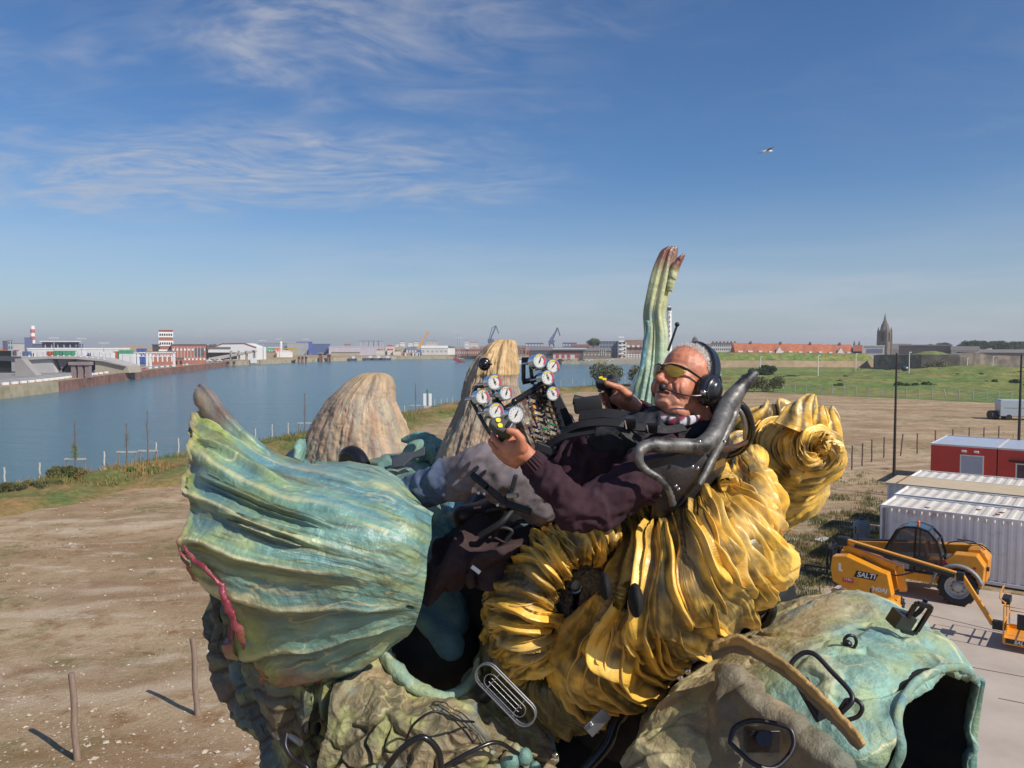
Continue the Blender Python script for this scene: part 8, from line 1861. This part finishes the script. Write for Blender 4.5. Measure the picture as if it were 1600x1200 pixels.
for i, x in enumerate((560.5, 569, 577, 584.5, 592)):
 building(x, x + 7.4, 533, 1250, 'high rise flats of the striped group, %s from the left' % ordn[i], (.42, .44, .48), depth=14, floors=4, cols=3, wcol=cm((.22, .25, .32)), wh=1.0, ww=.35, group='striped high rise flats')
for i, (a, b_, y, c) in enumerate(((538, 548, 538, (.35, .20, .16)), (618, 624, 536.5, (.60, .60, .60)), (624.5, 633, 534, (.62, .62, .62)), (638, 646, 535, (.66, .66, .66)), (646.5, 654, 534, (.62, .62, .62)), (665, 683, 533, (.50, .46, .44)), (726, 733, 533, (.62, .62, .62)), (734, 747, 535, (.60, .52, .48)))):
 building(a, b_, y, 1150, ['small brown block behind the lavender hall', 'low white flats, left of the pair', 'taller white flats, right of the pair', 'white flats left of the yellow crane', 'white flats just behind the yellow crane', 'wide grey stadium like block right of the yellow crane', 'white tower flats above the brick sheds', 'pinkish flats left of the tall spike'][i], c, depth=14, floors=3, cols=4, wcol=cm((.28, .30, .34)), wh=.4, ww=.4)
for i, (a, b_, y, c, rc) in enumerate(((602, 617, 539, (.55, .50, .46), (.55, .07, .06)), (605, 614, 545, (.62, .58, .54), (.50, .12, .08)), (618, 634, 541, (.38, .34, .22), (.34, .32, .18)), (634, 656, 541, (.18, .20, .26), (.16, .18, .22)), (616, 628, 547, (.58, .52, .46), (.40, .20, .14)), (587, 601, 545, (.5, .46, .42), (.35, .2, .16)))):
 building(a, b_, y, 800 - 12 * i, ['house with a bright red roof right of the lavender hall', 'small pink walled house below the red roof', 'olive roofed shed left of the crane', 'dark slate blue shed behind the crane', 'low house with a brown roof near the marina', 'low house at the end of the lavender hall'][i], c, roof='hip', rh=2.5, rc=rc, depth=14, floors=1, cols=5, wcol=M_winl, wh=.3)
building(658, 700, 540, 800, 'white gabled warehouse right of the yellow crane', (.55, .55, .53), roof='gable_side', rh=4, rc=(.66, .65, .60), depth=24, floors=1, cols=6, wcol=cm((.3, .32, .36)), wh=.3)
building(700, 711, 543.5, 810, 'small white block right of the gabled warehouse', (.68, .68, .67), depth=12)
for i, (a, b_) in enumerate(((711, 731), (731, 751))): building(a, b_, 541, 700, ['left', 'right'][i] + ' one of the twin brick sheds with gabled ends', (.26, .10, .08), roof='gable_front', rh=5, rc=(.34, .27, .22), depth=30, floors=1, cols=6, wcol=cm((.5, .42, .36)), wh=.35, group='twin brick sheds')
for i, (x, y) in enumerate(((575, 560), (588, 560.5), (602, 560), (556, 560.8))):
 p = Vector((P(x, y, 640).x, 640 if x > 570 else 620, WATER_Z)); t = thing('barge', 'long dark blue moored barge in the far corner, %s from the left' % ['second', 'third', 'fourth', 'first'][i], 'barge', tuple(p), 0, 'barges in the far corner')
 mb = MB(); mb.prism([(-4.2, .2), (-4.6, 1.8), (4.6, 1.8), (4.2, .2)], (0, 0, 0), (1, 0, 0), (0, 0, 1), (0, 1, 0), 3.4); mb.build('hull', cm((.05, .07, .12)), t); slab(t, 'cabin', M_white, (2.0, 0, 2.6), (2.2, 2, 1.6))
for i, (x, c) in enumerate(((628, (.55, .22, .06)), (634, (.68, .66, .64)), (641, (.50, .20, .06)), (646, (.68, .66, .64)), (652, (.62, .60, .58)))):
 p = P(x, 557, 716); t = thing('site_hut', ['orange', 'white', 'rust orange', 'white', 'pale grey'][i] + ' hut on the stony bank below the crane, %s from the left' % ordn[i], 'hut', (p.x, 722, 0), 0, 'huts on the stony bank'); slab(t, 'body', cm(c), (0, 0, 1.4), (3.0, 2.4, 2.8)); slab(t, 'roof', cm((.5, .5, .5)), (0, 0, 2.9), (3.3, 2.7, .2)); slab(t, 'door', M_dark, (.6, -1.22, 1.1), (.9, .05, 2.0))
def crane(x, ybase, yt, d, m, label, jib):
 p = P(x, ybase, d); t = thing('harbour_crane', label, 'crane', (p.x, d, 0)); z = lambda yy: P(x, yy, d).z; X = lambda px: P(px, ybase, d).x - p.x
 for sx in (-1, 1):
  for sy in (-1, 1): mb = MB(); mb.bar(Vector((sx * 4.0, sy * 3, 0)), Vector((sx * 2, sy * 1.5, z(ybase - 3))), .9, .9); mb.build('leg', m, t)
 slab(t, 'machine_house', m, (0, 0, z(ybase - 5)), (7, 5, 4.5)); slab(t, 'cab', cm((.35, .4, .45)), (3.5, -2, z(ybase - 4)), (2.4, 2, 2.6))
 for k, (a, b_, w) in enumerate(jib):
  A_, B_ = Vector((X(a[0]), 0, z(a[1]))), Vector((X(b_[0]), 0, z(b_[1]))); mb = MB(); mb.bar(A_, B_, w, w, up=(0, 1, 0)); mb.build('jib_section', m, t)
Mc = mat('crane_blue', (.075, .11, .20), .6)
crane(767, 538, 508, 900, Mc, 'slate blue slewing crane seen behind the tall spike', [((765, 533), (775, 509), 1.6), ((775, 509), (779, 521), 1.0), ((763, 533), (769, 512), .8), ((769, 512), (775, 509), .8)])
crane(862, 540, 511, 900, Mc, 'slate blue slewing crane right of the gauges', [((861, 536), (871, 512), 1.8), ((871, 512), (875, 525), 1.2), ((858, 535), (862, 527), 1.6), ((862, 527), (871, 514), .8)])
t = thing('mobile_crane', 'mobile crane with a blue base and long orange yellow boom', 'crane', (P(653, 548, 740).x, 740, 0)); z = lambda yy: P(653, yy, 740).z
slab(t, 'carrier', cm((.06, .16, .36)), (0, 0, 2.0), (7, 3, 2.4)); slab(t, 'cab', cm((.06, .18, .40)), (1.4, 0, 4.0), (3.4, 2.6, 2.2))
a, b_ = Vector((0, 0, z(546))), Vector((P(668, 519, 740).x - t.location.x, 0, z(519))); mb = MB(); mb.bar(a, b_, 1.5, 1.5, up=(0, 1, 0)); mb.build('boom', cm((.62, .34, .12)), t); mb = MB(); mb.bar(a, a.lerp(b_, .5), 2.2, 2.0, up=(0, 1, 0)); mb.build('boom_base', cm((.62, .36, .12)), t)
slab(t, 'boom_tip', cm((.6, .3, .1)), tuple(b_), (2.6, 1.2, 1.6))
for k in (-2.4, 0, 2.4): mb = MB(); mb.cyl((k, -1.6, .8), (k, 1.6, .8), .8, n=12); mb.build('wheel', M_black, t)
t = thing('dredge_arm', 'black arm with red bands sticking out over the water left of the tall spike', 'boom', tuple(P(722, 566, 560))); a, b_ = P(709, 560, 560) - t.location, P(738, 573, 560) - t.location
mb = MB(); mb.bar(a, b_, 2.2, 2.0); mb.build('arm', M_black, t)
for k in range(5): q = a.lerp(b_, .06 + .12 * k); slab(t, 'red_band', cm((.55, .05, .07)), tuple(q + Vector((0, -.2, .2))), (1.0, 2.4, 1.8))
slab(t, 'float', cm((.12, .10, .10)), tuple(b_ + Vector((2, 0, -1.5))), (10, 5, 3))
def yacht(x, d, label, L_=12, mast=True):
 p = P(x, 571, d); t = thing('yacht', label, 'boat', (p.x, d, WATER_Z), 0, 'white boats in the marina')
 mb = MB(); mb.prism([(-L_ * .46, 0), (-L_ / 2, 1.8), (L_ * .56, 2.1), (L_ * .40, 0)], (0, 0, 0), (1, 0, 0), (0, 0, 1), (0, 1, 0), 3.4); mb.build('hull', M_white, t, bevel=.1)
 slab(t, 'cabin', M_white, (-L_ * .05, 0, 2.8), (L_ * .5, 2.4, 1.5)); slab(t, 'window_strip', M_win, (-L_ * .05, -1.22, 2.9), (L_ * .42, .06, .5))
 if mast: mb = MB(); mb.cyl((0, 0, 2), (0, 0, 14), .10, .06, 6); mb.build('mast', cm((.6, .6, .6)), t)
yacht(814, 505, 'large white motor boat with a blue band behind the gauges', 15); yacht(806, 530, 'white sailing boat behind the tall spike', 11); yacht(822, 545, 'white sailing boat right of the large motor boat', 10); yacht(798, 560, 'small white boat hidden beside the tall spike', 9)
def lowwhite(t, w, dep, H_):
 slab(t, 'white_front', cm((.50, .48, .46)), (w * .20, -.25, 2.2), (w * .56, .5, 4.4)); slab(t, 'red_band', cm((.42, .05, .05)), (w * .20, -.6, 4.0), (w * .56, .2, .7))
 slab(t, 'canopy', cm((.55, .55, .54)), (w * .22, -1.5, 7.2), (w * .60, 3.5, .6))
 for k in (0, .10, .20, .34): slab(t, 'red_door', cm((.42, .05, .05)), (w * (.0 + k), -.55, 1.6), (2.2, .15, 2.4))
building(827, 915, 543, 560, 'long dark warehouse with a white and red front', (.065, .065, .075), roof='gable_side', rh=4.5, rc=(.17, .16, .165), depth=40, extra=lowwhite)
def greyw(t, w, dep, H_):
 slab(t, 'big_window', cm((.45, .45, .43)), (w * .20, -.1, 4.4), (w * .22, .2, 5.0))
 for k in range(3): slab(t, 'mullion', M_dark, (w * (.13 + .07 * k), -.25, 4.4), (.5, .1, 5.0))
building(911, 955, 544, 555, 'brown grey warehouse with one tall window', (.20, .17, .14), roof='gable_side', rh=4, rc=(.18, .165, .165), depth=36, extra=greyw, floors=1, cols=8, wcol=M_winl, wh=.14, ww=.35)
building(821, 849, 536.5, 780, 'dark blue and white flats left of the second crane', (.20, .22, .30), floors=3, cols=6, wcol=M_winl, wh=.35, ww=.5, depth=14)
building(879, 901, 536, 780, 'navy and white flats right of the second crane', (.14, .17, .28), floors=3, cols=5, wcol=M_winl, wh=.35, ww=.5, depth=14)
for i, (a, b_, y, c) in enumerate(((800, 822, 540, (.25, .15, .12)), (845, 862, 541, (.30, .18, .14)), (893, 921, 538, (.22, .10, .08)), (900, 940, 541, (.20, .14, .12)), (750, 772, 541, (.28, .20, .17)), (822, 836, 545, (.40, .12, .07)))):
 building(a, b_, y, 700 + 6 * i, ['brown roofed house right of the tall spike', 'brown roofed house below the flats', 'dark red gabled house left of the round tree', 'long low brown roofs below the round tree', 'brown roofs behind the tall spike', 'small orange brick house at the marina'][i], c, roof='gable_side', rh=4, rc=tuple(k * .8 for k in c), depth=14, floors=1, cols=4)
building(937, 966, 534, 600, 'blue grey four storey flats with dark windows', (.24, .28, .33), floors=5, cols=6, wcol=cm((.10, .12, .16)), wh=.5, ww=.6, depth=18, rc=(.16, .12, .12))
def balc(t, w, dep, H_):
 for k in range(5): slab(t, 'balcony', M_white, (-.5, -1.0, 3.4 + 3.0 * k), (w * .62, 1.8, 1.1))
building(965, 979, 533.5, 585, 'white tower of flats with stacked balconies', (.60, .60, .60), floors=5, cols=2, wh=.55, depth=14, extra=balc)
building(978, 1009, 531, 590, 'brown mansard roofed flats beside the balcony tower', (.62, .60, .57), roof='gable_side', rh=20, rc=(.20, .12, .095), floors=3, cols=7, wh=.5, ww=.45, depth=16, extra=lambda t, w, dep, H_: [slab(t, 'dormer', M_winl, (-w / 2 + w * (k + .5) / 4, 1.2, 8.8), (1.8, 2.6, 1.6)) for k in range(4)])
for i in range(34):
 p = P(950 + i * 1.75, 571, 508); mb = MB(); mb.box((0, 0, 1.6), (.45, .45, 3.8)); o = mb.build('palisade_post', cm((.42, .38, .32))); o.location = (p.x, 508, WATER_Z); tag(o, 'short wooden fender post along the far quay wall, %s from the left' % nth(i), 'post', 'fender posts along the far quay')
d = 720; t = thing('lighthouse', 'slim white lighthouse with a dark lantern half hidden by the tall horn', 'lighthouse', (P(1045.5, 500, d).x, d, 0)); zt = P(1046, 478, d).z
mb = MB(); mb.cyl((0, 0, 0), (0, 0, zt - 6), 3.0, 2.1, 8); mb.build('tower', M_white, t); mb = MB(); mb.cyl((0, 0, zt - 6), (0, 0, zt - 4.4), 2.4, n=12); mb.cyl((0, 0, zt - 1.2), (0, 0, zt), 2.0, .3, 12); mb.build('gallery', M_white, t)
mb = MB(); mb.cyl((0, 0, zt - 4.4), (0, 0, zt - 1.2), 1.9, n=12); mb.build('lantern', M_blackgloss, t); mb = MB(); mb.cyl((0, 0, zt), (0, 0, zt + 2), .2, n=6); mb.build('finial', M_black, t)
for k in range(5): slab(t, 'window', M_win, (0, -2.9 + .13 * k, 18 + k * 4.2), (.8, .3, 1.2))
t = thing('belfry', 'small dark domed belfry above the driver', 'belfry', (P(1086, 530, 640).x, 640, 0)); zt = P(1086, 526, 640).z; slab(t, 'tower', cm((.14, .13, .13)), (0, 0, zt / 2 - 1.5), (4.4, 4.4, zt - 3)); mb = MB(); mb.sph((0, 0, zt - 2.6), (2.2, 2.2, 2.4)); mb.build('dome', M_slate, t, smooth=True); mb = MB(); mb.cyl((0, 0, zt - 1), (0, 0, zt + 1), .15, n=6); mb.build('spike', M_black, t)
building(1094, 1116, 537, 520, 'brown steep roofed house right of the headset', (.24, .20, .19), roof='gable_side', rh=14, rc=(.19, .12, .10), depth=14)
def flats(t, w, dep, H_):
 for k in range(7): slab(t, 'chimney_stack', cm((.22, .10, .08)), (-w / 2 + w * (k + .5) / 7, 3, H_ + .5), (1.0, 1.0, 1.6))
building(1111, 1151, 537, 440, 'white block of flats with many small windows and chimneys', (.64, .63, .62), floors=5, cols=12, wh=.42, ww=.4, depth=12, rc=(.20, .14, .12), extra=flats)
building(1117, 1127, 561, 400, 'small white house below the white flats', (.66, .66, .66), roof='gable_front', rh=2, depth=6, floors=1, cols=3, rc=(.3, .25, .25))
def barracks(x0, x1, yt, yb, d, label, seed, gable=True):
 a, b_ = P(x0, yt, d), P(x1, yt, d); w = b_.x - a.x; H_ = a.z; ze = P(x0, yb, d).z; t = thing('red_roofed_house', label, 'house', ((a.x + b_.x) / 2, d, 0), 0, 'red roofed terrace behind the ramparts'); dep = 10
 slab(t, 'wall', cm((.55, .50, .44)), (0, dep / 2, ze / 2), (w, dep, ze)); mb = MB(); mb.prism([(-.4, ze), (dep + .4, ze), (dep / 2, H_)], (0, 0, 0), (0, 1, 0), (0, 0, 1), (1, 0, 0), w); mb.build('roof', M_redroof, t)
 rs = random.Random(seed); n = int(w / 4.6); s_ = (H_ - ze) / (dep / 2)
 for k in range(n):
  x = -w / 2 + (k + .5) * w / n; L_ = rs.choice((1.8, 2.6, 3.2))
  slab(t, 'dormer', M_winl, (x, .55, ze + 1.0), (L_, 1.4, .85));
  if k % 3 == 1: slab(t, 'chimney', cm((.14, .08, .07)), (x + 1.5, dep / 2 - .3, H_ + .2), (1.0, .9, 1.6))
 return t, w, H_, ze, dep
segs = [(1149, 1196, 0), (1196.3, 1243, 1), (1243.3, 1290, 2), (1290.3, 1336, 3)]
for i, (a, b_, sd_) in enumerate(segs):
 t, w, H_, ze, dep = barracks(a, b_, 536 + i * .7, 552 + i * .6, 430, 'long red roofed house with white dormers, %s of four from the left' % ordn[i], sd_)
 if i in (1, 3):
  x = {1: -w * .05, 3: 0}[i]; mb = MB(); mb.prism([(x - 2.2, ze), (x + 2.2, ze), (x, ze + 3.6)], (0, .2, 0), (1, 0, 0), (0, 0, 1), (0, 1, 0), 1.6); mb.build('white_gable', M_winl, t)
building(1334, 1347, 539, 428, 'red roofed end house with a dark side at the right of the terrace', (.10, .05, .045), roof='gable_side', rh=10, rc=(.30, .10, .06), depth=10)
def wg(t, w, dep, H_): slab(t, 'blue_panel', cm((.20, .24, .34)), (w * .05, -.1, H_ * .74), (w * .75, .1, H_ * .22))
building(1349, 1382, 541, 410, 'white house with a blue glazed front right of the red terrace', (.66, .66, .64), depth=10, rc=(.60, .60, .60), extra=wg)
def church():
 d = 600; c = P(1382, 540, d); t = thing('church', 'dark stone church tower with a stepped crown and pointed spire', 'church', (c.x, d, 0)); z = lambda yy: P(1382, yy, d).z; Ms = mat('church_stone', (.15, .125, .10), .9, var=.3, scale=.3)
 W_ = 6.8; mb = MB(); mb.box((0, 0, z(517) / 2), (W_, W_, z(517)), rz=R(38)); mb.build('tower', Ms, t)
 for k in range(4):
  a = R(38 + 45 + 90 * k); r = W_ * .68; x, y = r * math.cos(a), r * math.sin(a); mb = MB(); mb.cyl((x, y, 0), (x, y, z(518)), 1.2, .9, 6); mb.cyl((x, y, z(518)), (x, y, z(510.5)), .9, .05, 6); mb.build('corner_turret', Ms, t)
 mb = MB(); mb.cyl((0, 0, z(517)), (0, 0, z(507)), 3.7, 2.6, 8); mb.cyl((0, 0, z(507)), (0, 0, z(502)), 2.2, 1.5, 8); mb.build('crown', Ms, t)
 mb = MB(); mb.cyl((0, 0, z(502)), (0, 0, z(489)), 1.2, .06, 8); mb.build('spire', Ms, t)
 for s_ in (-1, 1):
  mb = MB(); mb.box((0, s_ * 0, 0), (2.0, .3, 7)); o = mb.build('belfry_opening', M_dark, t); a = R(38 - 90 if s_ < 0 else 38 - 180); o.location = (math.cos(a) * (W_ / 2 + .02), math.sin(a) * (W_ / 2 + .02), z(526)); o.rotation_euler = (0, 0, a + R(90))
 mb = MB(); mb.prism([(-.5, 0), (13, 0), (13, z(545)), (6.2, z(537)), (-.5, z(545))], (12, 0, 0), (0, 1, 0), (0, 0, 1), (1, 0, 0), 22); mb.build('nave', mat('nave', (.13, .12, .13), .8, var=.2), t)
church()
for i, x in enumerate((1335, 1342.5)): p = P(x, 534, 560); t = thing('pinnacle', ['left', 'right'][i] + ' one of two tiny dark pinnacles above the red roofs', 'pinnacle', (p.x, 560, 0), 0, 'dark pinnacles'); mb = MB(); mb.cyl((0, 0, 0), (0, 0, p.z - 2), 1.0, .8, 6); mb.build('shaft', M_slate, t); mb = MB(); mb.cyl((0, 0, p.z - 2), (0, 0, p.z + 1), .8, .05, 6); mb.build('tip', M_slate, t)
def hangar(t, w, dep, H_):
 for k in (.09, .20): slab(t, 'white_unit', M_winl, (-w / 2 + w * k, -.4, H_ * .35), (2.2, .8, 2.2))
 for k in range(16): slab(t, 'rib', cm((.17, .15, .15)), (-w / 2 + w * (k + .5) / 16, -.1, H_ * .5), (.2, .2, H_))
building(1404, 1487, 540, 360, 'large taupe sheet metal hall left of the tree line', (.21, .185, .175), depth=30, rc=(.30, .28, .27), extra=hangar)
building(1486, 1530, 541, 345, 'white and grey low building under the tree line', (.62, .62, .60), depth=12, roof='gable_side', rh=6, rc=(.16, .14, .14))
building(1528, 1600, 546, 380, 'long grey roofed building at the right skyline', (.20, .17, .16), depth=16, roof='gable_side', rh=5, rc=(.19, .17, .17))
building(1590, 1640, 541, 400, 'grey steep roofed house at the right edge', (.22, .19, .18), depth=14, roof='gable_front', rh=5, rc=(.17, .16, .17))
def rampart(pts, thick, m, label, grass=True, zbump=None):
 mb = MB(); t = thing('rampart_wall', label, 'wall', (pts[0][0], pts[0][1], 0)); o_ = Vector((pts[0][0], pts[0][1], 0))
 P2 = [Vector(p) for p in pts]
 for a, b_ in zip(P2[:-1], P2[1:]):
  n = Vector((b_.y - a.y, a.x - b_.x, 0)).normalized() * -thick
  q = [a, b_, b_ + n, a + n]; lo = [Vector((v.x, v.y, -1)) - o_ for v in q]; hi = [Vector((v.x, v.y, z_)) - o_ for v, z_ in zip(q, (a.z, b_.z, b_.z, a.z))]
  mb.quad(*hi); mb.quad(lo[0], lo[1], hi[1], hi[0]); mb.quad(lo[1], lo[2], hi[2], hi[1]); mb.quad(lo[3], lo[0], hi[0], hi[3]); mb.quad(lo[2], lo[3], hi[3], hi[2])
 mb.build('masonry', m, t)
 if grass:
  A = np.zeros((40 * (len(pts) - 1), 14, 3)); Lc = crom(np.array([tuple(p) for p in P2]), A.shape[0])
  for j in range(14): A[:, j] = Lc + np.array([0, .3 + j * .9, 0]); A[:, j, 2] = Lc[:, 2] + .05 + 2.9 * math.sin(min(1, j / 8) * math.pi / 2) + .5 * fbm(np.stack([Lc[:, 0] * .2, Lc[:, 1] * .2 + j * .5, 0 * Lc[:, 0]], -1), 3) * min(1, j / 3)
  g = gridmesh('grass_top', A, MATS['rough_grass'], t); g.matrix_parent_inverse = Matrix.Translation(-o_)
 return t
def Rp(x, yt, d): return tuple(P(x, yt, d))
M_sand = mat('sandstone_wall', (.40, .30, .19), .9, var=.2, scale=.4); M_dkw = mat('dark_rampart', (.14, .115, .095), .9, var=.35, scale=.3, color2=(.24, .19, .15), c2scale=.4)
rampart([Rp(1120, 563, 330), Rp(1240, 563, 332), Rp(1290, 564, 335), Rp(1366, 564, 338)], 14, M_sand, 'pale sandstone rampart wall with a grass bank on top')
rampart([Rp(1365, 555, 336), Rp(1372, 554, 300), Rp(1440, 554, 285), Rp(1500, 554, 280), Rp(1524, 550, 280), Rp(1548, 555, 282), Rp(1620, 557, 285), Rp(1700, 557, 290)], 8, M_dkw, 'dark weathered rampart wall behind the rough field', grass=False)
A = np.zeros((60, 16, 3)); uu = np.linspace(0, 1, 60)
p0, p1 = P(1436, 554, 293), P(1500, 554, 290)
A[:, :, 0] = (p0.x + (p1.x - p0.x) * uu)[:, None]; A[:, :, 1] = 293 + np.linspace(0, 9, 16)[None]; A[:, :, 2] = 5.6 + 1.6 * np.sin(np.pi * uu)[:, None] ** .8 * np.sin(np.pi * np.linspace(0, 1, 16))[None] + .2 * fbm(A * .3, 3)
o = gridmesh('grass_mound', A, MATS['rough_grass']); o['kind'] = 'structure'
rs = random.Random(8); bl = []
while len(bl) < 90:
 x, y = rs.uniform(1120, 1640), rs.uniform(578, 607) + 0; p = G(x, y)
 if rs.random() < .5 and x < 1380: continue
 hgt = 2.6 * math.exp(-(((p.x - 124) / 26) ** 2 + ((p.y - 208) / 26) ** 2)); r = rs.uniform(.4, 1.2); bl.append((p.x, p.y, .6 + hgt, r)); bl += [(p.x + rs.uniform(-2.5, 2.5), p.y + rs.uniform(-1, 1), .5 + hgt, r * .7)]
o = leaf_cloud('field_scrub', bl, 26000, .16, mat('scrub', (.055, .085, .022), .9, var=.5, scale=.5), None, 9, .6); tag(o, 'low dark scrub scattered through the rough grass', 'scrub', kind='stuff')
def fence():
 fx = [1150, 1162, 1174, 1191.5, 1208.6, 1226, 1242, 1259, 1282, 1300.5, 1319, 1337, 1357, 1378.6, 1395.6, 1415.4, 1436, 1456, 1479, 1498, 1520, 1541, 1560, 1580, 1602]
 pts = [G(x, 611.5 + (x - 1180) * .045) for x in fx]; t = thing('wire_fence', 'wire fence on pale posts between the gravel and the rough grass', 'fence', tuple(pts[0])); o_ = pts[0]
 for i, p in enumerate(pts):
  q = p - o_; lean = .5 if i in (5, 18) else 0; mb = MB(); mb.cyl(q, q + Vector((-lean, 0, 1.85)), .07, n=6); mb.build('post', M_pale, t)
 for z in (.35, .8, 1.25, 1.7):
  for a, b_ in zip(pts[:-1], pts[1:]):
   mb = MB(); mb.cyl(a - o_ + Vector((0, 0, z)), b_ - o_ + Vector((0, 0, z)), .018, n=4); mb.build('wire', cm((.30, .30, .28)), t)
fence()
for i, (x, yb, h) in enumerate(((1188, 590, 6.0), (1278, 592, 6.5), (1337, 588, 6.8), (1420, 596, 7.5), (1511, 583, 5.0), (1551, 583, 5.5))):
 p = G(x, yb); t = thing('white_pole', 'slim white lamp pole in front of the ramparts, %s from the left' % ordn[i], 'pole', (p.x, p.y, 0), 0, 'slim white poles before the ramparts'); mb = MB(); mb.cyl((0, 0, 0), (0, 0, h), .12, .09, 8); mb.build('shaft', M_white, t); slab(t, 'lamp', M_white, (.25, 0, h), (.6, .25, .14))
p = G(668, 642); t = thing('channel_marker', 'white two board channel marker with a green light on the near shore', 'marker', tuple(p))
for k in (-.38, .38): mb = MB(); mb.box((k, 0, 1.6), (.42, .12, 1.7), bev=.02); mb.build('board', M_white, t)
mb = MB(); mb.cyl((0, .1, 0), (0, .1, 2.7), .07, n=8); mb.build('post', M_steel, t); mb = MB(); mb.cyl((0, .1, 2.6), (0, .1, 3.0), .14, n=10); mb.build('green_light', mat('marker_green', (.02, .25, .14), .4), t); slab(t, 'base_block', M_pale, (0, 0, .35), (.9, .7, .7))
t = thing('bird', 'gull gliding high in the sky on the right', 'bird', tuple(P(1199, 237, 32)), R(15))
Mg = mat('gull_white', (.60, .58, .56), .8, var=.1); Mw = mat('gull_grey', (.22, .20, .19), .8, var=.1)
bb = blob('body', [('c', [Vector((-.20, .02, .0)), Vector((-.04, 0, .02)), Vector((.10, 0, .03)), Vector((.20, 0, .04))], [.02, .055, .05, .028]), ('c', [Vector((.20, 0, .04)), Vector((.25, 0, .035))], [.016, .005])], Mg, t, .008, 4)
for s_ in (-1, 1):
 mb = MB(); w = [Vector((.06, s_ * .03, .05)), Vector((.10, s_ * .22, .13)), Vector((.03, s_ * .42, .10)), Vector((-.07, s_ * .60, .05)), Vector((-.05, s_ * .40, .06)), Vector((-.04, s_ * .20, .09)), Vector((-.08, s_ * .03, .04))]
 f = mb.bm.faces.new([mb.bm.verts.new(p) for p in (w if s_ > 0 else w[::-1])]); r = bmesh.ops.extrude_face_region(mb.bm, geom=[f])
 for v in [g for g in r['geom'] if isinstance(g, bmesh.types.BMVert)]: v.co.z -= .012
 mb.build('wing', Mw, t)
mb = MB(); mb.prism([(0, .02), (-.12, .05), (-.12, -.05), (0, -.02)], (-.18, 0, 0), (1, 0, 0), (0, 1, 0), (0, 0, 1), .008); mb.build('tail', Mg, t)
# ================================================================ AIR
def haze():
 m = bpy.data.materials.new('haze'); m.use_nodes = True; nt = m.node_tree; nt.nodes.clear()
 o = nt.nodes.new('ShaderNodeOutputMaterial'); v = nt.nodes.new('ShaderNodeVolumePrincipled')
 v.inputs['Color'].default_value = (.93, .95, .98, 1); v.inputs['Density'].default_value = .00024; v.inputs['Anisotropy'].default_value = .2
 nt.links.new(v.outputs[0], o.inputs['Volume'])
 mb = MB(); mb.box((0, 2900, 24), (9000, 7000, 66)); o = mb.build('haze', m); o['kind'] = 'stuff'
haze()
